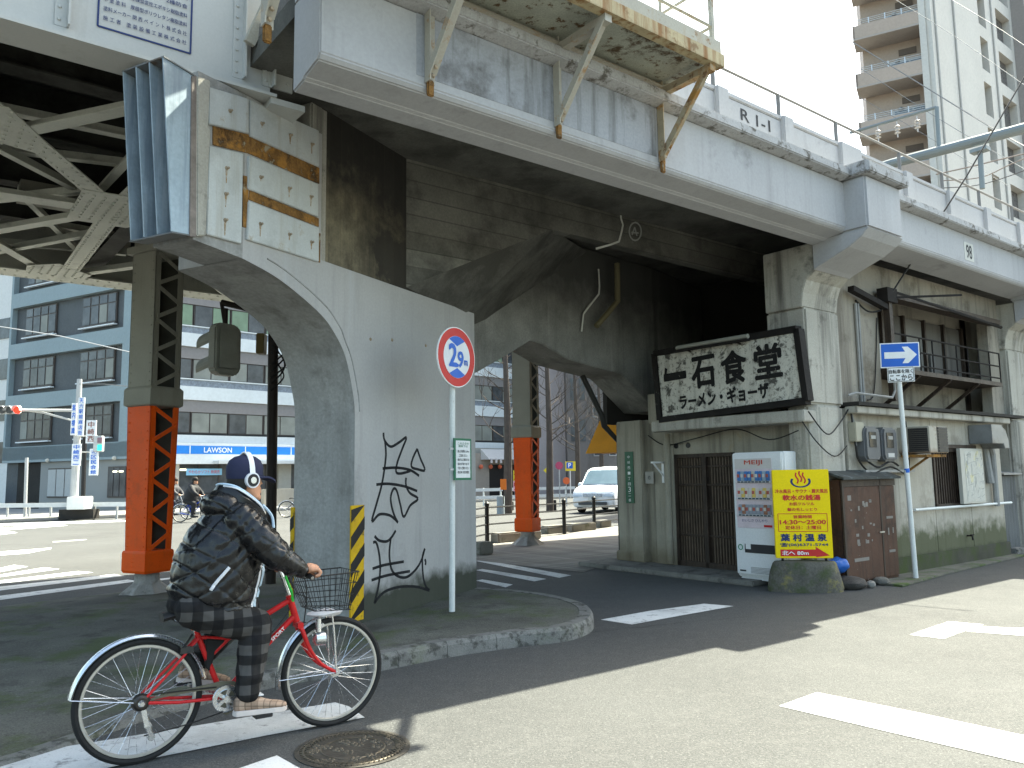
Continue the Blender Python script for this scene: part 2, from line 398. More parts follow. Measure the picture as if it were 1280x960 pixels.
marking([[(-60, 664), (70, 655.5), (85, 657), (-60, 668)], [(-60, 656), (150, 650), (170, 651.5), (-60, 660)], [(-60, 670), (10, 664), (22, 666), (-60, 676)]])
marking([[(66, 677), (108, 674), (108, 675), (66, 678.3)]], m_=paint_worn)
rc = random.Random(21)
cb_ = MB()
for px0, py0, px1, py1 in ((10, 800, 150, 822), (30, 845, 190, 838), (640, 800, 940, 770)):
    pts = []; n_ = 22
    for i in range(n_+1):
        t = i/n_; q = on_z(px0+(px1-px0)*t, py0+(py1-py0)*t, 0); pts.append((q.x+rc.uniform(-.035, .035), q.y+rc.uniform(-.035, .035)))
    for i in range(n_):
        (ax, ay), (bx_, by_) = pts[i], pts[i+1]; L_ = math.hypot(bx_-ax, by_-ay); nx, ny = -(by_-ay)/L_*.003, (bx_-ax)/L_*.003; k_ = .6+rc.random()
        zc = .017 if px0 < 200 else .0025
        cb_.add([(ax-nx*k_, ay-ny*k_, zc), (bx_-nx*k_, by_-ny*k_, zc), (bx_+nx*k_, by_+ny*k_, zc), (ax+nx*k_, ay+ny*k_, zc)], [(0, 1, 2, 3)])
tag(cb_.build('road_cracks', mat('crack_grime', (.03, .03, .028), .95, fine=.2)), kind='structure')
# far pavement in front of the shops (low kerb) and block paving beyond the underpass
fp = MB()
a_, b_ = Vector(gpt((0, 650))), Vector(gpt((365, 645)))
LRi = LR.inverted()
fp.add([(-60, 33.5, 0), (-8, 31.0, 0)] , [])
far = MB(); far.m = LR
far.box(-30, 70, -5.6, 30, 0, .14)
tag(far.build('far_pavement', mat('far_pavement', (.24, .235, .22), .85, var=.12, scale=1, fine=.1, fscale=20), bevel=.03), kind='structure')
bp_ = MB(); bp_.m = VF
bp_.add([(-1.0, 6.35, .008), (-.85, 3.55, .008), (.6, 4.35, .008), (5, 4.35, .008), (18, 9, .008), (18, 14.2, .008), (6.6, 11.2, .008), (1.1, 9.4, .008)], [(0, 1, 2, 3, 4, 5, 6, 7)])
tag(bp_.build('block_pavement', brick_pave), kind='structure')
st = MB(); st.m = VF
st.prism([(-.32, .75), (.62, .75), (.62, 4.4), (-.28, 4.3)], 'z', 0, .075)
tag(st.build('doorstep', mat('worn_step', (.17, .165, .15), .9, var=.2, scale=3, fine=.15, bump=.4, stains=(((.05, .05, .045), .8, 4, .5, .64),)), bevel=.015), kind='structure')
sh = MB(); sh.m = VF                 # narrow mossy verge along the restaurant wall
sh.prism([(1.05, -.62), (2.9, -.42), (6.4, -.2), (6.4, .05), (1.05, .05)], 'z', 0, .03)
tag(sh.build('verge', mat('gravelly_verge', (.12, .118, .1), .95, var=.25, scale=3, fine=.25, fscale=60, bump=.6, stains=(((.05, .09, .015), .85, 2.2, .5, .62),)), bevel=.012), kind='structure')

# ------------------------------------------------------------------ the skewed pier
pier = thing('bridge_pier', 'blue-grey concrete hammerhead pier with graffiti and white bolted plates under the girder', 'bridge pier', PF, (0, 0, 0))
arch = [(-2.5, 2.2), (-2.53, 2.4), (-2.66, 2.78), (-2.86, 3.02), (-3.1, 3.18), (-3.62, 3.38), (-4.08, 3.47)]
arc = [tuple(p)[:2] for p in spline([(x, z, 0) for x, z in arch], 5)]
poly = [(0, 0), (0, 3.7), (-3.06, 3.7), (-3.06, 5.0), (-4.08, 4.97)] + arc[::-1] + [(-2.5, 0)]
b = MB(); b.prism(poly, 'y', 0, .8); b.build('wall', pier_m, pier, PF)
b = MB(); b.prism([(-4.08, 4.97), (-4.62, 4.95), (-4.62, 3.5), (-4.08, 3.47)], 'y', 0, .47); b.build('cantilever_end', soffit_m, pier, PF)
# arch soffit skin: rougher concrete, 4 mm proud
b = MB(); rg = [[(x-.004, .0, z-.004), (x-.004, .8, z-.004)] for x, z in [(-2.5, .0), (-2.5, 1.2)]+arc]
b.loft(rg, closed=False, caps=False); b.build('arch_soffit', soffit_m, pier, PF, smooth=True)
b = MB()
for k in range(len(arc)-1):
    (x0, z0), (x1, z1) = arc[k], arc[k+1]
    b.bar((x0-.01, -.004, z0+.05), (x1-.01, -.004, z1+.05), .012, .1, (0, 0, 1))
b = MB()                                  # thin arris line following the arch on the wall face
rim = [(x+.10*(.75 if z < 2.9 else .45), z+.11*(1 if z > 2.9 else .3)) for x, z in arc if x > -3.9]
b.tube([(x, -.001, z) for x, z in rim], .008, 5); b.build('arch_rim', soffit_m, pier, PF)
def ZP(pts, s=3.2, ox=160, oy=60): return [(ox+x/s, oy+y/s) for x, y in pts]
def on_pier(p, w_=0):
    q = on_y(PF, p[0], p[1], w_); return (q.x, q.z)
for pl in ([(325, 155), (485, 203), (485, 343), (325, 303)], [(490, 207), (765, 330), (765, 475), (490, 352)], [(325, 390), (462, 422), (455, 783), (316, 745)],
           [(487, 430), (762, 545), (762, 675), (482, 563)], [(485, 612), (765, 720), (765, 855), (478, 765)]):
    q = [on_pier(p, -.03) for p in ZP(pl)]
    b = MB(); b.prism(q, 'y', -.03, .012); o = b.build('cover_plate', plate_m, pier, PF, bevel=.006)
    cx = sum(p[0] for p in q)/4; cz = sum(p[1] for p in q)/4
    bb = MB(); wid = abs(q[1][0]-q[0][0]); hh = abs(q[0][1]-q[3][1])
    ps = [(-.35, 0), (.05, 0), (.38, 0)] if wid > .6 else ([(0, -.3), (0, 0), (0, .3)] if hh > .6 else [(0, 0)])
    for dx, dz in ps:
        x = cx+dx*wid; z = cz+dz*hh + (q[1][1]-q[0][1])*dx
        bb.lathe([(.019, 0), (.019, .005), (.012, .006), (.011, .03), (.003, .034)], 8)
        k = len(bb.v)-40
        for i in range(k, len(bb.v)):
            vx, vy, vz = bb.v[i]; bb.v[i] = (x+vx, -.03-vz, z+vy)
    bb.build('bolt', bolt_m, o, PF)
    if wid > .6 or hh > .6:
        rs = MB(); rz = random.Random(int(cx*100))
        for dx, dz in ps:
            x = cx+dx*wid; z = cz+dz*hh + (q[1][1]-q[0][1])*dx; L_ = rz.uniform(.03, .14)
            rs = MB(); rs.add([(x-.014, -.0312, z), (x+.014, -.0312, z), (x+.005, -.0312, z-L_), (x-.004, -.0312, z-L_)], [(0, 1, 2, 3)])
            rs.build('rust_run', rust_run, o, PF)
for pl in ([(340, 312), (487, 348), (765, 480), (765, 543), (480, 420), (340, 388)], [(487, 570), (763, 682), (763, 715), (484, 606)], [(462, 510), (483, 515), (478, 720), (459, 715)], [(742, 735), (770, 742), (768, 858), (750, 850)]):
    q = [on_pier(p, -.008) for p in ZP(pl)]
    b = MB(); b.prism(q, 'y', -.01, .02); b.build('rusty_strip', rust_m, pier, PF)
q = [on_pier(p, -.03) for p in ZP([(276, 112), (330, 130), (322, 310), (330, 330), (312, 752), (274, 752)])]
b = MB(); b.prism(q, 'y', -.035, .02); b.build('mortar_strip', old_conc, pier, PF, bevel=.01)
q = [on_pier(p, -.03) for p in ZP([(258, 112), (276, 112), (274, 755), (250, 752)])]
b = MB(); b.prism(q, 'y', -.025, .02); b.build('edge_angle', mat('rust_stained_steel', (.2, .17, .15), .8, var=.3, scale=9), pier, PF)
# galvanised nose guard on the end of the cantilever
b = MB(); tp, bt = on_pier((202, 88), 0), on_pier((213, 290), 0)
t0, z0 = on_pier((243, 97), 0); t1, z1 = on_pier((235, 293), 0)
fin = [(t0, z0), (tp[0], z0+.02), (bt[0], z1-.02), (t1, z1)]
b.prism(fin, 'y', -.012, .0)
b.build('guard_plate', galv, pier, PF)
for k in (1, 2, 3):
    b = MB(); b.prism(fin, 'y', .47*k/3-.012, .47*k/3); b.build('guard_fin', galv, pier, PF)
b = MB(); b.prism([(t0-.001, z0+.002), (tp[0], z0+.022), (tp[0], z0+.034), (t0, z0+.014)], 'y', -.02, .48)
b.prism([(t1, z1-.002), (bt[0]-.0, z1-.024), (bt[0], z1-.036), (t1, z1-.014)], 'y', -.02, .48)
b.prism([(t0+.02, z0), (t0+.005, z0), (t1+.005, z1), (t1+.02, z1)], 'y', .0, .47)
b.build('guard_frame', mat('dull_galvanised_steel', (.16, .17, .175), .7, .2, var=.2, scale=4, stains=(((.12, .07, .03), .7, 4, .58, .68),)), pier, PF)
# hazard stripes on the corners
def hazard(x0, x1, y0, y1, z0, z1, facing):
    b = MB(); b.box(x0, x1, y0, y1, z0, z1); o = b.build('hazard_guard', yellow_m, pier, PF, bevel=.004)
    s = MB(); k = 0; z = z0
    if facing == 'y':
        wx = x1-x0; z = z0-.1
        while z < z1:
            pl = [(x0, z), (x1, z+wx*.9), (x1, z+wx*.9+.13), (x0, z+.13)]
            pl = [(x, min(max(zz, z0+.001), z1-.001)) for x, zz in pl]
            if pl[2][1]-pl[1][1] > .01 or pl[3][1]-pl[0][1] > .01: s.prism(pl, 'y', y0-.003, y0)
            z += .27
    else:
        wy = y1-y0; z = z0-.1
        xx = x0 if facing == '-x' else x1
        while z < z1:
            pl = [(y0, z), (y1, z-wy*.9), (y1, z-wy*.9+.13), (y0, z+.13)]
            pl = [(y, min(max(zz, z0+.001), z1-.001)) for y, zz in pl]
            if pl[2][1]-pl[1][1] > .01 or pl[3][1]-pl[0][1] > .01: s.prism(pl, 'x', xx-(.003 if facing == '-x' else 0), xx+(0 if facing == '-x' else .003))
            z += .27
    s.build('hazard_stripe', black_m, o, PF)
hx = on_pier((440, 632), -.02); hx1 = on_pier((455, 632), -.02)
hazard(hx[0]-.01, hx1[0]+.01, -.02, 0, .12, hx[1], 'y')
hazard(-2.525, -2.506, .775, .825, .06, 1.25, '-x')
hazard(0, .02, .1, .8, .12, 1.3, 'x')
# graffiti, traced on the wall face
def ZG(pts): return [(450+x/4.174, 530+y/4.174) for x, y in pts]
strokes = [[(122, 45), (128, 85), (160, 118), (205, 95), (242, 70), (220, 130), (195, 200), (188, 250), (215, 258), (262, 245)], [(118, 232), (190, 228), (260, 240), (308, 270)],
           [(298, 130), (315, 180), (338, 240), (300, 236), (268, 222), (275, 180), (298, 130)], [(130, 90), (135, 160), (125, 250), (110, 330), (85, 420), (62, 508), (100, 472), (150, 475), (180, 495), (198, 514)],
           [(85, 316), (150, 312), (230, 325), (298, 350)], [(240, 280), (240, 320), (260, 360), (302, 390), (262, 425), (228, 484), (210, 420), (192, 350), (175, 338), (160, 380), (165, 430), (180, 480), (196, 512)],
           [(186, 556), (165, 590), (140, 612), (100, 608), (76, 585)], [(160, 600), (153, 680), (165, 760), (200, 795), (245, 798), (290, 760), (320, 710), (338, 650)],
           [(338, 650), (325, 700), (330, 800), (345, 850), (360, 868), (300, 850), (220, 848), (150, 865), (110, 890), (75, 935)], [(65, 755), (130, 735), (228, 718)], [(60, 815), (140, 790), (260, 768)], [(68, 618), (85, 620), (100, 680), (105, 760), (95, 850), (75, 935)],
           [(338, 705), (343, 722), (340, 735)]]
for grp in (strokes[:6], strokes[6:12], strokes[12:]):
    b = MB()
    for s_ in grp:
        q = [on_pier(p, 0) for p in ZG(s_)]
        sp = spline([(x, 0, z) for x, z in q], 6)
        for i in range(len(sp)-1): b.bar(sp[i], sp[i+1], .03, .004, (0, 1, 0))
    b.build('graffiti', spray_m, pier, PF)
b = MB()
for p in ((463, 424), (490, 425), (532, 432)):
    x, z = on_pier(p, 0); b.rivets([(x, 0, z)], (0, -1, 0), .02)
b.build('anchor_bolt', bolt_m, pier, PF)
# ------------------------------------------------------------------ the concrete viaduct
via = thing('railway_viaduct', 'long grey painted concrete railway viaduct crossing the photo with parapet and cornice', 'viaduct', VF, (-3.5, -.7, 0))
def vprism(name, poly, s0, s1, m_, bevel=0, parent=None, smooth=False):
    b = MB(); b.prism(poly, 'x', s0, s1); return b.build(name, m_, parent or via, VF, bevel=bevel, smooth=smooth)
# edge beam left of the pilaster (d, z)
fp_ = [(-.7, 5.34), (-.7, 4.72), (-.66, 4.675), (-.42, 4.64), (-.40, 4.62), (-.2, 4.6), (-.2, 5.34)]
vprism('edge_beam', fp_, -7.34, .06, conc_paint, .012)
vprism('stained_panel', [(-.7, 4.80), (-.703, 4.80), (-.703, 5.335), (-.7, 5.335)], -6.5, -3.62, fascia_dirty)
vprism('edge_beam', [(-.62, 5.34), (-.62, 4.84), (-.58, 4.79), (-.3, 4.75), (-.12, 4.73), (-.12, 5.34)], .94, 6.84, conc_paint, .012)
vprism('edge_beam', [(-.62, 5.34), (-.62, 4.84), (-.58, 4.79), (-.3, 4.75), (-.12, 4.73), (-.12, 5.34)], 7.7, 60, conc_paint, .012)
co = [(-.7, 5.342), (-.84, 5.37), (-.84, 5.47), (-.80, 5.5), (-.2, 5.52), (-.2, 5.342)]
vprism('cornice', co, -7.34, .0, conc_cap, .012)
co2 = [(y+.08, z) for y, z in co]
vprism('cornice', co2, 1.0, 6.76, conc_cap, .012); vprism('cornice', co2, 7.76, 60, conc_cap, .012)
for s0, s1 in ((-7.34, 7.9), (7.9, 60)):
    vprism('parapet', [(-.26, 5.51), (-.26, 6.17), (-.1, 6.17), (-.1, 5.51)], s0, s1, conc_paint, .01)
    vprism('parapet_coping', [(-.275, 6.172), (-.275, 6.24), (-.07, 6.24), (-.07, 6.172)], s0, s1, conc_paint, .012)
ps = [-6.3, -4.8, -3.35, -1.92, -.53, 1.05, 2.77, 4.25, 5.72, 7.2, 8.7] + [10.2+1.47*i for i in range(20)]
for s in ps:
    wd = .28 if abs(s-1.05) < .1 else .11
    vprism('parapet_post', [(-.32, 5.512), (-.32, 6.236), (-.24, 6.236), (-.24, 5.512)], s-wd, s+wd, conc_paint, .012)
# pilasters with their brackets
for s0 in (.04, 6.8):
    off = 0 if s0 < 1 else -.02
    vprism('pilaster_head', [(-1.0, 4.66), (-1.0, 5.36), (-.15, 5.36), (-.15, 4.66)], s0, s0+.92, conc_paint, .025)
    vprism('pilaster_cap', [(-1.1, 5.362), (-1.1, 5.5), (-1.06, 5.53), (-.18, 5.54), (-.18, 5.362)], s0-.07, s0+.99, conc_cap, .015)
    curve = [(-1.0, 4.658), (-.9, 4.56), (-.72, 4.46), (-.5, 4.38), (-.28, 4.3), (-.2, 4.26), (-.2, 4.658)]
    vprism('bracket', curve, s0+.002, s0+.918, conc_paint, .01)
    low = [(-.2, 4.258), (-.06, 4.16), (.0, 4.0), (.03, 3.8), (.6, 3.8), (.6, 4.655), (-.195, 4.655)]
    vprism('bracket_foot', low, s0+.03, s0+.93, old_conc, .012)
    # pillar below with chamfered arris, stepped at the ledge
    b = MB(); b.prism([(s0+.06, .0), (s0+.9, .0), (s0+.97, .06), (s0+.97, .62), (s0+.06, .62)], 'z', 2.46, 3.802)
    b.build('pillar', old_conc, via, VF, bevel=.03)
    b = MB(); b.prism([(s0+.12, .1), (s0+.26, -.01), (s0+.84, -.01), (s0+.92, .04), (s0+.92, .4), (s0+.12, .4)], 'z', 0, 2.458)
    b.build('pillar', old_conc, via, VF, bevel=.03)
# deck slab and what hangs under it
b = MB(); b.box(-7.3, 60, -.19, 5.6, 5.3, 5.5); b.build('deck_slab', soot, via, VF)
b = MB(); b.box(-7.3, 60, -.1, 5.6, 5.502, 5.62); b.build('track_bed', mat('ballast', (.16, .15, .14), .95, var=.2, fine=.3, fscale=60, bump=.8), via, VF)
# board-marked inner beam with its haunch at the pier (profile in s,z at d=1.9)
prof = [(-5.4, 3.58), (-2.8, 4.85), (3.2, 4.78), (3.2, 5.3), (-5.4, 5.3)]
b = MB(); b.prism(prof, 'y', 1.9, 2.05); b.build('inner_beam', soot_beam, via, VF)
# haunch underside from the inner beam back to the far beam
h1, h2 = (-5.4, 1.9, 3.58), (-2.8, 1.9, 4.85)
q = on_y(VF, 617, 395, 3.1); h3 = (q.x, 3.1, q.z); q = on_y(VF, 752, 326, 4.2); h4 = (q.x, 4.2, q.z)
h6 = (-4.2, 2.6, 3.3)
b = MB(); b.add([h1, h2, h4, h3, h6], [(0, 1, 2, 3, 4)])
b.add([(h1[0], 1.95, 5.25), h1, h6, (h6[0], h6[1], 5.25)], [(0, 1, 2, 3)])
b.build('haunch', soot, via, VF)
# upper abutment above the pier wall, sooty
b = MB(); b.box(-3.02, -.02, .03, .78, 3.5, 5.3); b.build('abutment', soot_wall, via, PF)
b = MB(); b.box(-3.2, -2.95, .02, .5, 3.6, 5.3)
b.build('abutment_pilaster', old_conc, via, PF, bevel=.02)
# far beam: lower edge traced, runs slightly askew, rests on the restaurant-side pillar
lo = []
for (px, py), d in (((560, 482), 2.9), ((597, 465), 3.0), ((640, 440), 3.1), ((663, 425.5), 3.15), ((676, 429), 3.2), ((710, 449), 3.3), ((745, 459), 3.4), ((776, 467), 3.5), ((781, 471), 3.52), ((820, 513), 3.6)):
    q = on_y(VF, px, py, d); lo.append((q.x, d, q.z))
lo.append((3.2, 4.2, lo[-1][2]))
print('lo', lo)
b = MB(); rings = []
for (s, d, z) in lo: rings.append([(s, d, z), (s, d, 5.28), (s, d+.8, 5.28), (s, d+.8, z)])
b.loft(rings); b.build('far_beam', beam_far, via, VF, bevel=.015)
# wall over the restaurant and its haunch, near-black to paint in the void's shade
b = MB(); b.box(.62, 6.2, 4.4, 4.5, 2.46, 5.3); b.box(3.2, 3.3, .7, 4.4, 2.46, 5.3); b.build('loft_wall', grime_shade_dark, via, VF)
# crack sealing, drawn in pale mortar, and chalk ring
def zz(p, d): q = on_y(VF, p[0], p[1], d); return (q.x, d, q.z)
b = MB()
def sp_line(b, pts, d, wd):
    q = [zz((480+x/3.2, 220+y/3.2), d) for x, y in pts]
    for i in range(len(q)-1): b.bar(q[i], q[i+1], wd, .006, (0, 1, 0))
sp_line(b, [(938, 98), (946, 112), (948, 170), (956, 195), (950, 225), (940, 262), (905, 275), (848, 291)], 1.893, .028)
b.build('crack_seal', chalk_m, via, VF)
b = MB(); ring = [(1005+24*math.cos(a), 222+36*math.sin(a)) for a in [i*math.pi/8 for i in range(17)]]
sp_line(b, ring, 1.893, .022); sp_line(b, [(992, 235), (1003, 205), (1012, 240)], 1.893, .02); sp_line(b, [(990, 226), (1018, 228)], 1.893, .02)
b.build('chalk_ring', mat('faint_chalk', (.3, .3, .28), .9), via, VF)
b = MB(); sp_line(b, [(858, 372), (862, 440), (860, 472), (820, 522), (798, 552), (790, 622)], 3.3, .03)
b.build('crack_seal', chalk_m, via, VF)
pt = [zz((480+x/3.2, 220+y/3.2), 3.2) for x, y in [(932, 350), (934, 500), (890, 555), (850, 600)]]
b = MB(); b.tube(pt, .05, 8); b.build('drain_pipe', mat('dull_ochre_pipe', (.16, .14, .08), .7), via, VF)
# writing on the parapet and edge beam
def vtext(body, s, d, z, w, h, m_=ink_m, par=None, bold=.004):
    return text(body, face(VF, (s, d, z), (1, 0, 0)), m_, par or via, w, h, bold=bold)
vtext('R 1-1', -1.2, -.262, 6.02, .62, .15, bold=.012); vtext('R 1-2', 2.05, -.262, 5.98, .6, .12, mat('faded_ink', (.24, .25, .27), .8), bold=.006)
pq = on_y(VF, 1211, 315, -.62)
b = MB(); b.box(pq.x-.17, pq.x+.17, -.624, -.62, pq.z-.15, pq.z+.15); pn = b.build('number_panel', plain('pale_number_patch', (.5, .5, .46), .8), via, VF)
text('98', face(VF, (pq.x, -.6245, pq.z), (1, 0, 0)), ink_m, via, .2, .22, bold=.015)
pq = on_y(VF, 1120, 284, -.62)
b = MB(); b.box(pq.x-.09, pq.x+.09, -.635, -.62, pq.z-.08, pq.z+.08); b.build('brown_plate', plain('brown_plate', (.13, .08, .07), .7), via, VF)
# hand rail on the parapet
hr = mat('galvanised_rail', (.17, .165, .16), .6, .2)
b = MB(); b.tube([(-3.3, -.17, 6.6), (60, -.17, 6.6)], .019, 8); b.build('handrail', hr, via, VF)
for s in ps:
    if s > -3 and s < 30:
        s2 = s if abs(s-1.05) > .1 else .9
        b = MB(); b.tube([(s2, -.17, 6.24), (s2, -.17, 6.59)], .028, 8); b.box(s2-.05, s2+.05, -.22, -.12, 6.24, 6.252); b.build('rail_post', hr, via, VF)

# ------------------------------------------------------------------ inspection platform bolted to the edge beam
plat = thing('inspection_platform', 'rusty cream steel platform with railing bracketed to the viaduct face', 'platform', VF, (-5, -.75, 4.6))
cream = mat('peeling_cream_paint', (.38, .36, .3), .7, var=.1, scale=3, fine=.08, bump=.2, stains=(((.2, .1, .03), .9, 5, .58, .66),), streaks=(((.3, .17, .05), .5, 6, .55, .68),))
peel = mat('peeling_deck_underside', (.3, .31, .26), .8, var=.15, scale=4, fine=.15, fscale=60, bump=.5, stains=(((.09, .05, .02), .95, 9, .56, .62), ((.06, .035, .015), .95, 1.1, .58, .63)))
b = MB(); b.box(-8.4, -3.42, -1.40, -.73, 5.60, 5.62); b.build('deck_plate', peel, plat, VF)
b = MB(); b.box(-8.4, -3.4, -1.43, -1.4, 5.54, 5.66); b.box(-8.4, -3.4, -1.43, -1.33, 5.535, 5.543); b.build('edge_channel', mat('rust_streaked_cream', (.4, .33, .2), .7, var=.15, scale=4, streaks=(((.22, .1, .03), .9, 10, .48, .62),), stains=(((.16, .08, .03), .8, 6, .55, .66),)), plat, VF)
b = MB(); b.box(-8.4, -3.42, -1.41, -1.395, 5.662, 5.8); b.build('toe_board', cream, plat, VF)
b = MB(); b.box(-8.4, -3.42, -.74, -.705, 5.54, 5.6); b.box(-8.4, -3.42, -.80, -.705, 5.535, 5.543); b.build('wall_angle', cream, plat, VF)
for s in (-7.75, -6.38, -4.98, -3.55):
    b = MB(); b.box(s-.045, s+.045, -.72, -.705, 4.75, 5.6); b.box(s-.045, s-.035, -.79, -.72, 4.75, 5.6)
    b.bar((s, -1.36, 5.52), (s, -.74, 4.82), .085, .012, (0, 1, 1)); b.bar((s-.04, -1.37, 5.51), (s-.04, -.75, 4.81), .012, .07, (0, 1, 1))
    b.bar((s, -.71, 5.5), (s, -1.4, 5.5), .08, .07)
    o = b.build('bracket', mat('cream_steel', (.37, .35, .3), .65, var=.1, scale=3, stains=(((.3, .14, .03), .7, 5, .57, .66),)) if s < -4 else rust_cream, plat, VF) if s < -4 else None
    if o is None:
        rust_cream = mat('rusted_cream_steel', (.36, .31, .22), .7, var=.15, scale=4, stains=(((.32, .15, .03), .9, 4, .48, .6), ((.12, .05, .02), .8, 7, .56, .64)))
        o = b.build('bracket', rust_cream, plat, VF)
    b = MB(); b.box(s-.032, s+.032, -.735, -.702, 4.64, 4.78); b.build('rusted_foot', rust_m, o, VF, bevel=.01)
    b = MB(); b.rivets([(s, -.80, 4.86), (s, -.76, 4.8)], (0, -1, 0), .022); b.build('bolt', bolt_m, o, VF)
b = MB()
for s in (-7.75, -6.9, -5.8, -4.65, -3.5): b = MB(); b.bar((s, -1.37, 5.64), (s, -1.37, 6.85), .04, .04, (0, 1, 0)); b.build('rail_post', cream, plat, VF)
b = MB()
for z in (5.95, 6.25, 6.55, 6.85): b.tube([(-8.4, -1.37, z), (-3.5, -1.37, z)], .016, 6)
for z in (5.95, 6.4, 6.85): b.tube([(-3.5, -1.37, z), (-3.5, -.72, z)], .016, 6)
b.tube([(-3.5, -.72, 5.6), (-3.5, -.72, 6.85)], .02, 6)
for i, s in enumerate((-7.75, -6.9, -5.8, -4.65)):
    s2 = (-6.9, -5.8, -4.65, -3.5)[i]
    b.tube([(s, -1.37, 5.8), (s2, -1.37, 6.6)], .014, 6)
b.build('rail', cream, plat, VF)

# ------------------------------------------------------------------ steel girder bridge to the left
GZ = 4.985
sb = thing('steel_girder_bridge', 'riveted grey steel girder railway bridge with cross bracing over the road', 'girder bridge', VF, (-12, .9, GZ))
b = MB(); b.box(-26, -7.12, .895, .91, GZ+.03, GZ+2.1); b.build('web_plate', steel_paint, sb, VF)
b = MB(); b.box(-26, -7.12, .70, 1.1, GZ, GZ+.028); b.build('bottom_flange', steel_paint, sb, VF)
b = MB(); b.box(-26, -7.12, .89-.11, .89, GZ+.03, GZ+.05); b.box(-26, -7.12, .875, .893, GZ+.05, GZ+.16); b.build('flange_angle', steel_paint, sb, VF)
b = MB(); b.box(-26, -7.12, .65, 1.15, GZ+2.1, GZ+2.13); b.build('top_flange', steel_paint, sb, VF)
def sx(px, py): return on_y(VF, px, py, .89)
for px in (75, 298, 335):
    s = sx(px, 60).x
    b = MB(); b.box(s-.05, s+.05, .878, .893, GZ+.165, GZ+2.08); b.box(s+.035, s+.05, .80, .878, GZ+.165, GZ+2.08)
    b.rivets([(s-.02, .876, GZ+.22+.105*i) for i in range(18)], (0, -1, 0), .017)
    b.build('stiffener', steel_paint, sb, VF)
s = sx(352, 100).x
b = MB(); b.box(s-.13, s+.1, .872, .893, GZ+.165, GZ+2.08); b.rivets([(s+dx, .87, GZ+.24+.11*i) for i in range(17) for dx in (-.09, .05)], (0, -1, 0), .017); b.build('stiffener', steel_paint, sb, VF)
b = MB(); a = sx(305, 62); c = sx(340, -20); b.bar((a.x, .76, a.z), (c.x+.1, .5, c.z+.3), .07, .09, (1, 0, 0)); b.build('brace_arm', cream, sb, VF)
b = MB(); b.box(sx(330, 130).x, sx(372, 138).x, .72, 1.1, GZ-.06, GZ-.002); b.build('bearing_plate', steel_paint, sb, VF)
# far girder and the deck plate between
b = MB(); b.box(-30, -3.4, 9.1, 9.12, GZ+.03, GZ+2.0); b.build('far_web_plate', steel_under, sb, VF)
b = MB(); b.box(-30, -3.4, 8.85, 9.4, GZ, GZ+.028); b.rivets([(-14+.17*i, dd+(.04 if i % 2 else 0), GZ) for i in range(62) for dd in (8.93, 9.28)], (0, 0, -1), .026, 5); b.build('far_bottom_flange', steel_under, sb, VF)
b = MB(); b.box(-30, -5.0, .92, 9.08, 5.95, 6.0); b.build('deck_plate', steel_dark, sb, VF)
b = MB()
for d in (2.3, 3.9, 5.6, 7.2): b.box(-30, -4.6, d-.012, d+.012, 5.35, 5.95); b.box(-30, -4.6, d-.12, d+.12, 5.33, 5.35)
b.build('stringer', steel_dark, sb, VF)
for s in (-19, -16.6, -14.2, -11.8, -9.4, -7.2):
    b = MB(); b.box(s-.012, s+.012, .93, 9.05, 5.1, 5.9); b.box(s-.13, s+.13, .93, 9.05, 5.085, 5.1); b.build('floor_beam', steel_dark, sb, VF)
def brace(p, q, wd, z=4.93, riv=False):
    a = VFi @ on_z(160/160*p[0]/2.667, p[1]/2.667, z); c = VFi @ on_z(q[0]/2.667, q[1]/2.667, z)
    b = MB(); b.bar((a.x, a.y, z), (c.x, c.y, z), wd, .014)
    b.bar((a.x, a.y, z+.05), (c.x, c.y, z+.05), .014, .09)
    if riv:
        t = Vector((c.x-a.x, c.y-a.y, 0)); L_ = t.length; t.normalize(); nn = Vector((-t.y, t.x, 0))
        b.rivets([Vector((a.x, a.y, z-.007)) + t*k*.13 + nn*sd*wd*.32 for k in range(1, int(L_/.13)) for sd in (-1, 1)], (0, 0, -1), .02, 5)
    b.build('lateral_brace', steel_under, sb, VF)
brace((-60, 330), (345, 665), .24, riv=True); brace((-200, 500), (480, 355), .16); brace((-200, 330), (480, 470), .11, 5.2)
brace((-200, 620), (500, 725), .26, 4.93); brace((390, 690), (235, 900), .26, 4.925, True); brace((-200, 805), (260, 725), .15, 4.94)
brace((500, 590), (370, 705), .2, 4.935, True); brace((-160, 730), (140, 900), .16, 4.95); brace((270, 915), (460, 890), .14, 4.95); brace((-200, 480), (480, 560), .1, 5.2); brace((620, 880), (760, 990), .1, 4.95)
brace((-200, 400), (300, 660), .09, 5.1); brace((-200, 690), (300, 640), .1, 5.05); brace((-100, 860), (330, 780), .1, 5.0); brace((60, 640), (300, 880), .08, 5.1); brace((330, 640), (480, 480), .1, 5.1); brace((-200, 795), (420, 850), .1, 5.2); brace((150, 750), (430, 800), .1, 5.2)
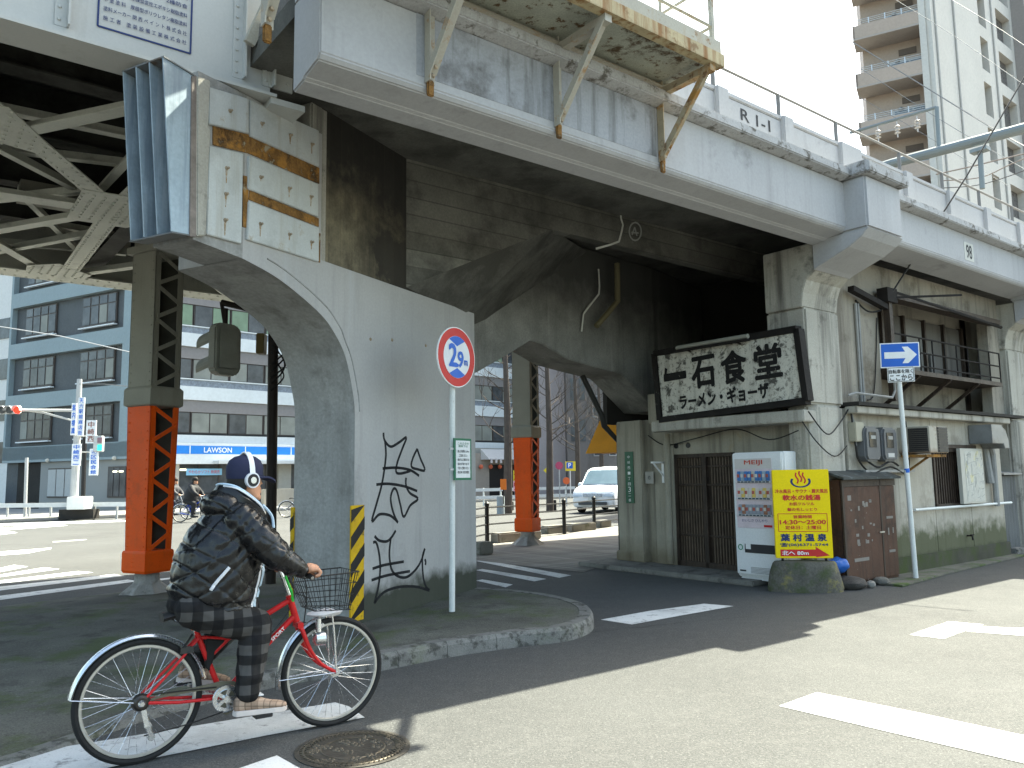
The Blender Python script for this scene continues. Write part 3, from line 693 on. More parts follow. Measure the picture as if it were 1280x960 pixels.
def gusset(pts, z=4.915):
    q = [VFi @ on_z(x/2.667, y/2.667, z) for x, y in pts]
    b = MB(); b.prism([(p.x, p.y) for p in q], 'z', z, z+.012)
    c = sum(((Vector((p.x, p.y, 0)))for p in q), Vector())/len(q); rv = []
    for i in range(-4, 5):
        for j in range(-4, 5):
            P = Vector((c.x+i*.12, c.y+j*.12, 0)); ok = True
            for k in range(len(q)):
                a_, b__ = q[k], q[(k+1) % len(q)]
                cr = (b__.x-a_.x)*(P.y-a_.y)-(b__.y-a_.y)*(P.x-a_.x)
                sg = 1 if cr > 0 else -1
                if k == 0: s0 = sg
                elif sg != s0: ok = False
            if ok: rv.append((P.x, P.y, z))
    b.rivets(rv, (0, 0, -1), .022, 5); b.build('gusset_plate', steel_under, sb, VF)
gusset([(275, 632), (480, 665), (485, 745), (420, 760), (220, 730), (260, 660)]); gusset([(-20, 355), (30, 360), (180, 500), (150, 520), (-20, 470)]); gusset([(90, 885), (200, 880), (305, 920), (280, 930), (85, 905)])
# painted notice stencilled on the web
q0, q1 = sx(122, 33), sx(238, 66); q2 = sx(240, -40)
x0, x1, z0, z1 = q0.x, q1.x, (q0.z+q1.z)/2-.0, q2.z
b = MB()
for a, c in (((x0, z0), (x1, z0)), ((x0, z1), (x1, z1)), ((x0, z0), (x0, z1)), ((x1, z0), (x1, z1))): b.bar((a[0], .8905, a[1]), (c[0], .8905, c[1]), .014, .006, (0, 1, 0))
ntc = b.build('painted_notice', navy_m, sb, VF)
rows = ['塗 装 年 月　平成 十四年 三月', '塗 装 種 別　下塗1・2種防食', '上 塗 塗 料　厚膜型変性エポキシ樹脂塗料', '中 塗 塗 料　厚膜型ポリウレタン樹脂塗料', '塗料メーカー 関 西 ペ イ ン ト 株 式 会 社', '施 工 者　塗 装 設 備 工 業 株 式 会 社']
for i, r_ in enumerate(rows[::-1]):
    text(r_, face(VF, ((x0+x1)/2, .889, z0+.085+.083*i), (1, 0, 0)), navy_m, ntc, (x1-x0)*.9, .042, bold=.006)
text('橋 梁 塗 装 記 録 表', face(VF, ((x0+x1)/2, .889, z1-.08), (1, 0, 0)), navy_m, ntc, (x1-x0)*.6, .06, bold=.004)

# ------------------------------------------------------------------ riveted columns
col_in = mat('shaded_unpainted_inside', (.05, .048, .038), .85, var=.25, scale=4)
def column(base, zs, side, label, topz, capz, grp):
    """base (x,y) world; zs: z of pedestal top; built at the origin then placed"""
    F = frame(base[0], base[1], 63)
    t = thing('steel_column', label, 'column', F, (0, 0, 0), grp)
    zb = zs; h = side/2
    b = MB(); prof = [(.40, 0), (.38, .02), (.2, .16), (.165, .2), (.155, zb+.01)]
    n = 16; rings = []
    for r_, z in prof: rings.append([((r_*(1.0 if j % 2 else .84 if z < .17 else 1))*math.cos(2*math.pi*j/n), (r_*(1.0 if j % 2 else .84 if z < .17 else 1))*math.sin(2*math.pi*j/n), z) for j in range(n)])
    b.loft(rings); b.build('foot', cast_foot, t, F, bevel=.006)
    b = MB(); hb = h*1.02; b.loft([[(sx_*hb*.93, sy*hb*.93, zb) for sx_, sy in ((-1,-1),(1,-1),(1,1),(-1,1))], [(sx_*hb, sy*hb, zb+.035) for sx_, sy in ((-1,-1),(1,-1),(1,1),(-1,1))], [(sx_*hb, sy*hb, zb+.27) for sx_, sy in ((-1,-1),(1,-1),(1,1),(-1,1))], [(sx_*hb*.96, sy*hb*.96, zb+.3) for sx_, sy in ((-1,-1),(1,-1),(1,1),(-1,1))]])
    b.rivets([(-hb, y, zb+z) for y in (-.0, .03) for z in (.09, .15, .2)], (-1, 0, 0), .012); b.rivets([(x, -hb, zb+z) for x in (0, .03) for z in (.09, .15, .2)], (0, -1, 0), .012)
    b.build('base_box', orange_m, t, F, bevel=.008)
    def shaft(za, zc, ha, hc, m_, name):
        b = MB(); th = .014
        for sg in (-1, 1):         # solid plates on the two x faces
            b.loft([[(sg*ha, -ha, za), (sg*(ha-th), -ha, za), (sg*(ha-th), ha, za), (sg*ha, ha, za)], [(sg*hc, -hc, zc), (sg*(hc-th), -hc, zc), (sg*(hc-th), hc, zc), (sg*hc, hc, zc)]])
            for sy in (-1, 1):     # angle flanges on the lattice faces
                b.loft([[(sg*ha, sy*ha*1.0, za), (sg*(ha-.09), sy*ha, za), (sg*(ha-.09), sy*(ha-th), za), (sg*ha, sy*(ha-th), za)], [(sg*hc, sy*hc, zc), (sg*(hc-.09), sy*hc, zc), (sg*(hc-.09), sy*(hc-th), zc), (sg*hc, sy*(hc-th), zc)]])
        rv = []; n_ = int((zc-za)/.13)
        for i in range(n_):
            z = za+.06+i*.13; q = ha+(hc-ha)*(z-za)/(zc-za)
            for sy in (-1, 1): rv.append((-q, sy*(q-.05), z))
        b.rivets(rv, (-1, 0, 0), .014)
        b.rivets([(-p[0], p[1], p[2]) for p in rv], (1, 0, 0), .014, 5)
        o = b.build(name, m_, t, F)
        b = MB()
        for sg in (-1, 1): b.loft([[(sg*(ha-.018), -ha+.02, za), (sg*(ha-.022), -ha+.02, za), (sg*(ha-.022), ha-.02, za), (sg*(ha-.018), ha-.02, za)], [(sg*(hc-.018), -hc+.02, zc), (sg*(hc-.022), -hc+.02, zc), (sg*(hc-.022), hc-.02, zc), (sg*(hc-.018), hc-.02, zc)]])
        b.build('inner_shade_sheet', col_in, o, F)  # added dark sheets: unpainted inside plus painted-in shade, so the lattice reads open
        for sy in (-1, 1):
            l = MB(); k = max(2, round((zc-za)/.24)); dz = (zc-za)/k
            for i in range(k):
                z0_ = za+i*dz; z1_ = z0_+dz; q0_ = ha+(hc-ha)*(z0_-za)/(zc-za); q1_ = ha+(hc-ha)*(z1_-za)/(zc-za)
                a = (-(q0_-.05), sy*(q0_+.006), z0_+.02); c = ((q1_-.05), sy*(q1_+.006), z1_-.02)
                if i % 2: a = (-a[0], a[1], a[2]); c = (-c[0], c[1], c[2])
                l.bar(a, c, .055, .01, (0, 1, 0)); l.rivets([(a[0], sy*(q0_+.011), a[2]), (c[0], sy*(q1_+.011), c[2])], (0, sy, 0), .016)
            l.build('lattice', m_, o, F)
    shaft(zb+.3, capz-.12, h*.9, h*1.02, orange_m, 'orange_shaft')
    b = MB(); hc = h*1.2; b.loft([[(sx_*hc*e, sy*hc*e, z) for sx_, sy in ((-1,-1),(1,-1),(1,1),(-1,1))] for z, e in ((capz-.12, .88), (capz-.1, 1), (capz+.12, 1), (capz+.16, .88))])
    b.build('collar', column_top, t, F, bevel=.006)
    shaft(capz+.16, topz, h*1.04, h*1.04, column_top, 'upper_shaft')
    b = MB(); b.box(-h*1.3, h*1.3, -h*1.3, h*1.3, topz, topz+.1); b.box(-h*1.0, h*1.0, -h*1.0, h*1.0, topz+.1, topz+.35); b.build('cap', column_top, t, F)
    return t
c1 = on_z(179, 745, 0); z_b = at_depth(179, 716, c1.y).z; z_c = at_depth(190, 498, c1.y).z
column((c1.x, c1.y+.1), z_b, .46, 'orange and khaki lattice column under the steel bridge behind the cyclist', 4.75, z_c, 'riveted columns with orange lower shafts')
c2 = on_z(660, 681, 0); z_b2 = at_depth(660, 664, c2.y).z; z_c2 = at_depth(660, 541, c2.y).z
column((c2.x, c2.y), z_b2, .44, 'orange and khaki lattice column standing on the block paving seen through the underpass', 5.2, z_c2, 'riveted columns with orange lower shafts')
b = MB(); b.box(-8.6, -6.0, 5.3, 5.65, 5.1, 5.32); b.build('cross_head', column_top, sb, VF)
# second track's steel span beyond the concrete deck, carried by the far column
fs = thing('far_steel_span', 'dark steel deck span behind the concrete beam over the far orange column', 'girder bridge', VF, (1.6, 7.9, 5.5))
b = MB(); b.box(-6.5, 30, 5.65, 9.2, 5.7, 5.8); b.build('deck_plate', steel_dark, fs, VF)  # plate extended left past its girders to close a gap of sunlight
b = MB(); b.box(-3.3, 30, 7.7, 8.1, 5.56, 5.7); b.build('girder', steel_under, fs, VF)
b = MB(); b.box(-3.3, 30, 9.15, 9.2, 5.6, 6.6); b.build('edge_girder', steel_under, fs, VF)
print('col', z_b, z_c, z_b2, z_c2)
# ------------------------------------------------------------------ restaurant built in under the viaduct
rest = thing('restaurant_building', 'grimy beige restaurant building tucked under the viaduct with slatted door and dark balcony', 'building', VF, (3.5, 1.5, 0))
stucco = mat('grimy_beige_stucco', (.37, .345, .29), .9, var=.12, scale=1.3, fine=.08, fscale=50, bump=.3,
             streaks=(((.12, .105, .085), .6, 4, .54, .72), ((.46, .43, .37), .4, 6, .58, .74)), stains=(((.15, .13, .1), .5, 1.6, .55, .68),), bands=(((.05, .06, .022), .85, .5, .75, .7), ((.025, .03, .018), .8, .18, .3, .2)))
upper_st = mat('brown_grey_stucco', (.28, .255, .21), .9, var=.15, scale=1.2, fine=.08, bump=.3, streaks=(((.07, .06, .05), .75, 3, .5, .68),), stains=(((.09, .075, .055), .6, 1.8, .54, .66),))
door_st = mat('dirty_cream_stucco', (.31, .29, .235), .9, var=.15, scale=1.5, fine=.08, bump=.3, streaks=(((.09, .08, .065), .7, 3.5, .5, .68),), stains=(((.28, .17, .05), .5, 2, .6, .72),), bands=(((.1, .075, .035), .6, .15, .5, .4),))
wood_d = mat('dark_stained_wood', (.045, .032, .024), .6, var=.3, scale=4, fine=.15, fscale=30, bump=.3, streaks=(((.015, .012, .01), .7, 20, .5, .65),))
glass_d = mat('dark_dusty_glass', (.035, .036, .036), .2, var=.3, scale=2, bump=0)
iron = mat('rusty_black_iron', (.016, .014, .013), .85, var=.3, scale=8)
pvc = mat('grey_conduit', (.26, .26, .25), .5, var=.15, scale=5)
cable = plain('black_cable', (.012, .012, .012), .6)
def rb(name, m_, *bx, par=None, bevel=0):
    if name in ('upper_wall', 'door_wall'):
        for q in bx: b = MB(); b.box(*q); o = b.build(name, m_, par or rest, VF, bevel=bevel)
        return o
    b = MB()
    for q in bx: b.box(*q)
    return b.build(name, m_, par or rest, VF, bevel=bevel)
# street wall with its window opening
rb('wall', stucco, (1.02, 3.55, .02, .2, 0, 2.44), (4.85, 6.2, .02, .2, 0, 2.44), (3.55, 4.85, .02, .2, 0, .96), (3.55, 4.85, .02, .2, 1.9, 2.44), (6.0, 6.2, .2, 3.0, 0, 2.44), bevel=.008)
rb('plinth', mat('mossy_plinth', (.06, .06, .045), .95, var=.3, scale=3, bump=.5, stains=(((.05, .07, .02), .8, 2, .48, .62),)), (1.02, 6.24, -.02, .018, 0, .26), bevel=.012)
rb('ledge', mat('cream_ledge', (.36, .34, .29), .8, var=.12, scale=2, streaks=(((.08, .07, .055), .7, 5, .5, .66),)), (1.0, 6.3, -.16, .02, 2.36, 2.46), bevel=.01)
rb('ledge_flashing', grime_shade_dark, (1.0, 6.85, -.2, .1, 2.47, 2.52))
# upper wall and balcony
rb('upper_wall', upper_st, (1.0, 2.3, .12, .3, 2.5, 4.75), (2.3, 6.35, .6, .7, 2.5, 4.75), (2.3, 6.35, .12, .3, 4.28, 4.75), (6.35, 6.85, .12, .3, 2.5, 4.75), (6.85, 30, .5, .7, 2.5, 4.75))
bal = rb('balcony', wood_d, (2.32, 6.35, -.06, .59, 3.05, 3.12), (2.3, 2.4, -.08, .02, 2.6, 4.3), (2.3, 6.4, -.1, .1, 4.2, 4.28))
for s in (3.2, 4.3, 5.4):
    b = MB(); b.bar((s, .58, 2.6), (s, -.04, 3.05), .05, .05, (1, 0, 0)); b.build('strut', wood_d, bal, VF)
b = MB()
for z in (3.2, 3.42, 3.66): b.tube([(2.35, -.04, z), (6.35, -.04, z)], .014, 6)
b.build('rail', iron, bal, VF)
for s in [2.4+.44*i for i in range(10)]:
    b = MB(); b.tube([(s, -.04, 3.12), (s, -.04, 3.67)], .013, 6); b.build('baluster', iron, bal, VF)
pan = mat('grey_brown_board', (.1, .095, .085), .7, var=.2, scale=2, streaks=(((.035, .03, .028), .7, 6, .5, .66),))
for i, s in enumerate((2.5, 3.25, 4.0, 4.75, 5.5)):
    o = rb('shutter', pan if i not in (2,) else mat('pale_board', (.17, .165, .15), .7, var=.2, scale=2), (s, s+.68, .55, .6, 3.13, 4.18), bevel=.006)
    rb('post', wood_d, (s+.69, s+.745, .5, .6, 3.13, 4.2))
    if i in (1, 3): text('古 川', face(VF, (s+.34, .548, 3.55), (1, 0, 0)), plain('pale_lettering', (.3, .3, .28), .8), o, .12, .3) if i == 1 else None
q = on_y(VF, 1167, 458, .5)
rb('plaque', plain('dark_plaque', (.09, .09, .085), .7), (q.x-.09, q.x+.09, .5, .54, q.z-.2, q.z+.2))
# barred window
win = rb('window', wood_d, (3.56, 4.84, .10, .14, .97, 1.9), (3.56, 3.62, .0, .1, .97, 1.88), (3.56, 4.84, .0, .1, 1.84, 1.9), (3.56, 4.84, .0, .1, .965, 1.0))
for i in range(14): rb('bar', wood_d, (3.65+.085*i, 3.675+.085*i, .03, .05, 1.0, 1.84), par=win)
rb('lintel_board', wood_d, (3.5, 5.1, -.03, .018, 1.9, 1.96))
b = MB(); b.tube([(2.7, -.06, .945), (6.3, -.06, .945)], .022, 8)
for s in (2.9, 4.2, 5.6): b.box(s-.015, s+.015, -.06, .02, .935, .955)
b.build('sill_rail', white_pole, rest, VF)
b = MB(); b.tube([(4.6, .02, .45), (4.6, -.06, .45), (4.6, -.07, .38)], .014, 6); b.box(4.55, 4.65, -.075, -.05, .46, .475); b.build('tap', iron, rest, VF)
# door side (plane s=.5)
rb('door_wall', door_st, (.5, .66, .41, 1.56, 0, 2.24), (.5, .66, 2.76, 3.2, 0, 2.24), (.5, .66, 1.56, 2.76, 1.86, 2.24), (.55, .8, 3.2, 4.02, 0, 2.47), (.5, .62, .7, 3.3, 2.4, 2.9), bevel=.01)
rb('corner_pier', door_st, (.44, .6, 3.42, 4.02, .07, 2.47), (.4, .62, 3.38, 4.06, .07, .24), bevel=.02)
b = MB(); b.tube([(.40, 2.82, .1), (.40, 2.82, 2.2)], .055, 10); b.build('standpipe', door_st, rest, VF)
rb('canopy_ledge', old_conc, (-.04, .6, .02, 2.75, 2.22, 2.38), bevel=.012)
dr = rb('door', wood_d, (.56, .6, 1.58, 2.74, .08, 1.84), (.5, .56, 1.56, 1.62, .08, 1.86), (.5, .56, 2.70, 2.76, .08, 1.86), (.5, .56, 1.56, 2.76, 1.8, 1.86), (.5, .56, 2.12, 2.2, .08, 1.8), (.5, .58, 1.56, 2.76, .076, .16))
rb('slat', mat('weathered_slat', (.1, .075, .055), .7, var=.3, scale=6), *[(.535, .56, 1.64+.055*i, 1.662+.055*i, .16, 1.8) for i in range(20) if not (.43 < .055*i+0 < .56)], par=dr)
rb('cross_rail', wood_d, (.525, .562, 1.62, 2.7, .55, .58), (.525, .562, 1.62, 2.7, .95, .98), (.525, .562, 1.62, 2.7, 1.35, 1.38), (.525, .562, 1.62, 2.7, 1.64, 1.67), par=dr)
b = MB()
for d in (2.45, 2.7):
    b.lathe([(.045, 0), (.045, .01), (.002, .011)], 10); k = len(b.v)-30; b.v[k:] = [(.498-vz, d+vx, 2.0+vy) for vx, vy, vz in b.v[k:]]
b.build('vent_hole', black_m, rest, VF)
b = MB(); b.box(.2, .5, 2.95, 3.0, 1.72, 1.75); b.box(.46, .5, 2.95, 3.0, 1.4, 1.72); b.bar((.22, 2.97, 1.73), (.48, 2.97, 1.5), .02, .02); b.build('wall_bracket', white_m, rest, VF)
q = on_x(VF, 812, 597, .438)
rb('number_card', plain('grey_card', (.33, .32, .29), .8), (.432, .44, q.y-.09, q.y+.09, q.z-.1, q.z+.1))
text('め', face(VF, (.43, q.y, q.z), (0, -1, 0)), ink_m, rest, .06, .07)
# green address plate
q0 = on_x(VF, 781, 565, .43); q1 = on_x(VF, 793, 629, .43)
ad = tag(rb('address_plate', plain('green_enamel', (.012, .09, .045), .45), (.425, .437, q1.y, q0.y, q1.z, q0.z)), None)
for i, ch in enumerate('中崎西一丁目3二番'):
    text(ch, face(VF, (.423, (q0.y+q1.y)/2, q0.z-.09-i*(q0.z-q1.z-.14)/8), (0, -1, 0)), white_m, ad, .06, .05 if ch != '3' else .09)
# overhead signboard
sgn = thing('signboard', 'weathered white signboard with black brushed restaurant name above the slatted door', 'signboard', VF, (0, 1.3, 2.45))
old_white = mat('flaking_white_board', (.54, .525, .46), .85, var=.12, scale=3, fine=.1, bump=.3, stains=(((.05, .048, .042), .92, 6, .53, .6), ((.1, .09, .075), .7, 16, .54, .62)), streaks=(((.2, .19, .16), .5, 6, .5, .66),))
tl, tr, br_, bl = [on_x(VF, *p, -.03) for p in ((818, 442), (996, 411), (1008, 501), (825, 525))]
b = MB(); b.prism([(tl.y-.06, tl.z-.05), (tr.y+.06, tr.z-.05), (br_.y+.06, br_.z+.05), (bl.y-.06, bl.z+.05)], 'x', -.03, .09); b.build('panel', old_white, sgn, VF)
cr = [(p.y, p.z) for p in (tl, tr, br_, bl)]
b = MB()
for i in range(4):
    a, c = cr[i], cr[(i+1) % 4]; b.bar((.01, a[0], a[1]), (.01, c[0], c[1]), .09, .14, (1, 0, 0))
b.build('frame', mat('black_sign_frame', (.012, .0105, .0095), .75, var=.3, scale=5, stains=(((.12, .11, .1), .7, 8, .62, .7),)), sgn, VF)
brush = mat('black_brush_paint', (.012, .012, .012), .8, var=.2, scale=6, stains=(((.28, .27, .24), .9, 20, .64, .68),))
cy_, cz_ = (tl.y+tr.y)/2, (tl.z+br_.z)/2
wS = tl.y-tr.y; hS = tl.z-bl.z
for i, ch in enumerate('一石食堂'):
    u_ = (.16, .375, .59, .815)[i]
    text(ch, face(VF, (-.035, tl.y-wS*u_, cz_+hS*(.09+.045*(u_-.5))), (0, -1, .03)), brush, sgn, wS*(.165 if i else .17), hS*(.43 if i else .08), bold=.034 if i else .02)
text('ラーメン・ギョーザ', face(VF, (-.035, cy_-.0, cz_-hS*.29), (0, -1, .03)), brush, sgn, wS*.62, hS*.2, bold=.045)
b = MB(); y_ = tl.y-wS*.095; z_ = cz_+hS*.075; b.prism([(y_, z_-.02), (y_+.05, z_+.02), (y_+.03, z_+.16), (y_-.02, z_+.13), (y_-.0, z_+.06)], 'x', -.036, -.034); b.build('lettering', brush, sgn, VF)
lt = thing('tube_lamp', 'unlit dusty fluorescent tube lamp along the top of the signboard', 'lamp', VF, (-.1, 1.4, 3.6))
p0 = on_x(VF, 846, 435, -.12); p1 = on_x(VF, 935, 420, -.12)
b = MB(); b.tube([p0, p1], .035, 10); b.build('tube', plain('dusty_tube', (.28, .28, .24), .5), lt, VF)
b = MB(); b.bar((p0.x, p0.y, p0.z-.05), (p1.x, p1.y, p1.z-.05), .09, .03); b.bar((p0.x, p0.y-.2, p0.z-.06), (.05, p0.y-.2, p0.z-.1), .02, .02); b.bar((p1.x, p1.y+.2, p1.z-.06), (.05, p1.y+.2, p1.z-.1), .02, .02)
b.build('batten', iron, lt, VF)
# ------------------------------------------------------------------ vending machine
V0 = on_z(921, 722, .08); vv = VFi @ V0
F_v = VF @ Matrix.Translation((vv.x, vv.y, .0)) @ Matrix.Rotation(R(-90), 4, 'Z')   # local x along -d (towards camera side), y into wall
pr0 = on_x(VF, 921, 640, vv.x); pr1 = on_x(VF, 985, 640, vv.x)
wv = abs(pr0.y-pr1.y); print('vend', vv, wv)
vend = thing('vending_machine', 'white drink vending machine beside the slatted door, partly behind the yellow sign', 'vending machine', F_v, (wv/2, .3, .08))
vw = mat('white_vending_enamel', (.68, .7, .71), .35, var=.05, scale=3, stains=(((.4, .38, .34), .5, 5, .62, .72),))
b = MB(); b.box(0, wv, .05, .62, .1, 1.83); b.box(.02, wv-.02, .07, .6, .06, .1); b.build('cabinet', vw, vend, F_v, bevel=.012)
b = MB(); b.box(.01, wv-.01, -.0, .048, .14, 1.82); b.build('door', vw, vend, F_v, bevel=.012)
pinkp = mat('pink_printed_panel', (.62, .53, .57), .4, var=.1, scale=4, stains=(((.6, .55, .56), .6, 3, .5, .7),))
disp = MB(); disp.box(.06, wv*.80, -.006, -.0, .78, 1.74); disp = disp.build('display_window', pinkp, vend, F_v)
b = MB(); b.box(.06, wv*.80, -.010, -.0065, 1.60, 1.74); b.build('header_panel', plain('pale_header', (.55, .52, .5), .4), disp, F_v)
text('MEIJI', face(F_v, (wv*.45, -.012, 1.68), (1, 0, 0)), plain('orange_red_lettering', (.5, .06, .03), .5), vend, wv*.36, .075, bold=.015)
cans = [((.05, .2, .5), (.55, .55, .5), (.3, .42, .55)), ((.5, .08, .06), (.6, .45, .12), (.55, .5, .45)), ((.35, .16, .1), (.3, .33, .38), (.5, .42, .3))]
for r_, z in enumerate((1.45, 1.22, .99)):
    b = MB(); b.box(.09, wv*.78, -.03, -.008, z-.045, z-.02); b.build('shelf', vw, vend, F_v)
    for i in range(9):
        x = .13+i*(wv*.78-.17)/8
        c_ = cans[r_][(i*i+r_*2+i) % 3 if i != 4 else 1]
        c_ = tuple(min(.8, v*(.8+.1*((i*5+r_*3) % 5))) for v in c_)
        nm = 'can_print_%d' % (hash((r_, i)) % 999) if False else 'printed_can'
        b = MB(); b.lathe([(.025, z-.018), (.03, z-.01), (.03, z+.1), (.024, z+.115)], 10, x, -.0); b.v = [(p[0], p[1]*.6-.02, p[2]) for p in b.v]
        sc_ = b.build('sample_can', plain(nm, c_, .35), vend, F_v); b = MB(); b.box(x-.02, x+.02, -.0405, -.039, z+.03, z+.075); b.build('can_label', plain('pale_can_label', (.55, .53, .5) if i % 2 else (.4, .1, .08), .5), sc_, F_v)
    b = MB()
    for i in range(9):
        x = .13+i*(wv*.78-.17)/8; b.box(x-.022, x+.022, -.036, -.031, z-.042, z-.024)
    b.build('selection_button', plain('dark_buttons', (.03, .06, .09), .4), vend, F_v)
text('おいしさ ひんやり', face(F_v, (wv*.42, -.008, .885), (1, 0, 0)), navy_m, disp, wv*.5, .04)
b = MB(); b.box(wv*.6, wv*.76, -.008, -.0065, .80, .83); b.build('red_tag', red_m, disp, F_v)
b = MB(); b.box(wv*.2, wv*.80, -.008, .0, .44, .56); o = b.build('delivery_slot', plain('dark_slot', (.03, .03, .032), .5), vend, F_v)
b = MB(); b.box(wv*.22, wv*.32, -.011, -.008, .49, .57); b.build('slot_label', vw, o, F_v)
b = MB(); b.torus((wv*.11, -.004, .51), .035, .006, 'y', 20, 5); b.build('recycling_mark', plain('green_mark', (.03, .25, .12), .5), vend, F_v)
b = MB(); b.box(wv*.08, wv*.2, -.006, .0, .18, .2); b.build('vent', black_m, vend, F_v)
b = MB()
for i in range(5): b.box(wv*.3, wv*.9, -.005, .0, .165+.018*i, .175+.018*i)
b.build('grille', plain('grey_grille', (.3, .3, .3), .5), vend, F_v)
b = MB(); b.box(wv*.83, wv*.97, -.008, .0, .9, 1.55); o = b.build('coin_panel', plain('coin_panel', (.45, .46, .47), .4), vend, F_v)
b = MB(); b.box(wv*.85, wv*.95, -.012, -.008, 1.3, 1.42); b.build('coin_display', black_m, o, F_v)
# ------------------------------------------------------------------ yellow bath-house sign on its stone
sgw = on_z(1008, 739, 0); dS = sgw.y
def facing(px, py, deg): p = on_z(px, py, 0); return frame(p.x, p.y, deg)
ys = [at_depth(*p, dS) for p in ((966, 588), (1035, 586), (1039, 698), (970, 697))]
F_y = frame(sgw.x, sgw.y, -8)
F_yi = F_y.inverted(); yl = [F_yi @ on_y(W, *p, dS) for p in ((966, 588), (1035, 586), (1039, 698), (970, 697))]
ww = (abs(yl[1].x-yl[0].x)+abs(yl[2].x-yl[3].x))/2; zb_, zt_ = (yl[2].z+yl[3].z)/2, (yl[0].z+yl[1].z)/2; xc = (yl[0].x+yl[2].x)/2
print('ysign', ww, zb_, zt_, xc, dS)
ysn = thing('bath_house_sign', 'bright yellow hot spring bath sign with red arrow standing on a mossy concrete lump', 'sign', F_y, (xc, 0, zb_))
b = MB(); b.box(xc-ww/2, xc+ww/2, -.03, .03, zb_, zt_); b.build('panel', mat('yellow_sign_film', (.78, .58, .004), .45, var=.05, scale=3, stains=(((.45, .36, .02), .5, 6, .62, .72),)), ysn, F_y, bevel=.006)
b = MB(); b.box(xc-ww*.4, xc-ww*.36, -.01, .02, .2, zb_+.02); b.box(xc+ww*.36, xc+ww*.4, -.01, .02, .2, zb_+.02); b.build('leg', iron, ysn, F_y)
H_ = zt_-zb_
def yt(body, u_, v_, w_, h_, m_, bold=.022): return text(body, face(F_y, (xc-ww/2+ww*u_, -.033, zt_-H_*v_), (1, 0, 0)), m_, ysn, ww*w_, H_*h_, bold=bold)
yt('冷水風呂・サウナ・露天風呂', .5, .245, .92, .045, red_m); yt('軟水の銭湯', .5, .318, .66, .062, red_m, .035); yt('お肌ツルツル', .5, .39, .44, .036, red_m); yt('髪の毛しっとり', .5, .452, .52, .036, red_m)
yt('営業時間', .5, .535, .32, .036, red_m); yt('14:30～25:00', .5, .595, .8, .048, red_m, .025); yt('定休日：土曜日', .5, .655, .62, .042, red_m)
yt('葉 村 温 泉', .5, .768, .8, .08, navy_m, .04); yt('☎(06)6371-5744', .5, .85, .84, .045, navy_m)
b = MB(); x0, x1 = xc-ww*.42, xc+ww*.44; z0 = zt_-H_*.978; z1 = zt_-H_*.902
b.prism([(x0, z0), (xc+ww*.2, z0), (xc+ww*.2, z0-.012), (x1, z0+.01), (xc+ww*.2, z1+.035), (xc+ww*.2, z1), (x0, z1)], 'y', -.0325, -.031); o = b.build('red_arrow', red_m, ysn, F_y)
text('北へ 80m', face(F_y, (xc-ww*.16, -.035, (z0+z1)/2), (1, 0, 0)), white_m, ysn, ww*.46, H_*.048, bold=.02)
b = MB()
for a, c in (((.07, .50), (.93, .50)), ((.07, .70), (.93, .70)), ((.07, .50), (.07, .70)), ((.93, .50), (.93, .70))):
    b.bar((xc-ww/2+ww*a[0], -.032, zt_-H_*a[1]), (xc-ww/2+ww*c[0], -.032, zt_-H_*c[1]), .007, .003, (0, 1, 0))
b.build('hours_box', red_m, ysn, F_y)
b = MB(); cx_, cz2 = xc-.0, zt_-H_*.135
b.torus((cx_, -.031, cz2), .115, .016, 'y', 30, 5, R(150), R(390), sq=.15); b.v = [(p[0], p[1], cz2+(p[2]-cz2)*.62) for p in b.v]; b.build('bath_mark', navy_m, ysn, F_y)
for k in (-1, 0, 1):
    b = MB(); pts = [(cx_+k*.045+.016*math.sin(t*1.9*math.pi), -.031, cz2-.005+.14*t-.02*abs(k)) for t in [i/10 for i in range(11)]]
    for i in range(10): b.bar(pts[i], pts[i+1], .02, .003, (0, 1, 0))
    b.build('steam_mark', red_m, ysn, F_y)
stn = MB(); rings = []
for r_, z in ((.47, .0), (.475, .05), (.44, .25), (.405, .36), (.38, .385), (.2, .39)):
    rings.append([(r_*(1+.05*mnoise.noise(Vector((math.cos(a)*2, math.sin(a)*2, z*5))))*math.cos(a), .42*r_*(1+.06*mnoise.noise(Vector((math.cos(a)*2+5, math.sin(a)*2, z*4))))*math.sin(a), z) for a in [2*math.pi*i/40 for i in range(40)]])
stn.loft(rings); so_ = stn.build('concrete_base', mat('mossy_concrete_lump', (.1, .095, .08), .95, var=.25, scale=4, fine=.2, fscale=40, bump=.8, stains=(((.26, .22, .07), .8, 3.2, .56, .68), ((.05, .07, .02), .8, 2.2, .5, .62))), None, F_y @ Matrix.Translation((xc, .0, 0)), smooth=True)
tag(so_, 'rounded mossy concrete lump carrying the yellow sign on the asphalt', 'concrete block')
# stones and blue bag beside it
def stone(px, py, r_, lab, sx_=1, sz_=.7, m_=None):
    p = on_z(px, py, 0); b = MB(); b.ball((0, 0, 0), 1, 14, 9)
    b.v = [(v[0]*r_*sx_*(1+.3*mnoise.noise(Vector(v)*1.7+Vector((px, 0, 0)))), v[1]*r_*(1+.3*mnoise.noise(Vector(v)*1.7+Vector((0, px, 0)))), r_*sz_*.8+v[2]*r_*sz_*(1+.25*mnoise.noise(Vector(v)*1.9+Vector((0, 0, px))))) for v in b.v]
    o = b.build('rock', m_ or mat('dark_rock', (.06, .055, .05), .9, var=.3, scale=6, bump=.8, fine=.2), None, frame(p.x, p.y, 20), smooth=True); return tag(o, lab, 'rock', 'rocks beside the cabinet')
stone(1063, 736, .185, 'large dark flat rock between the yellow sign and the brown cabinet', 1.25, .5); stone(1102, 731, .11, 'small grey rock at the foot of the brown cabinet', 1, .55, mat('grey_rock', (.13, .125, .11), .9, var=.25, scale=8, bump=.8))
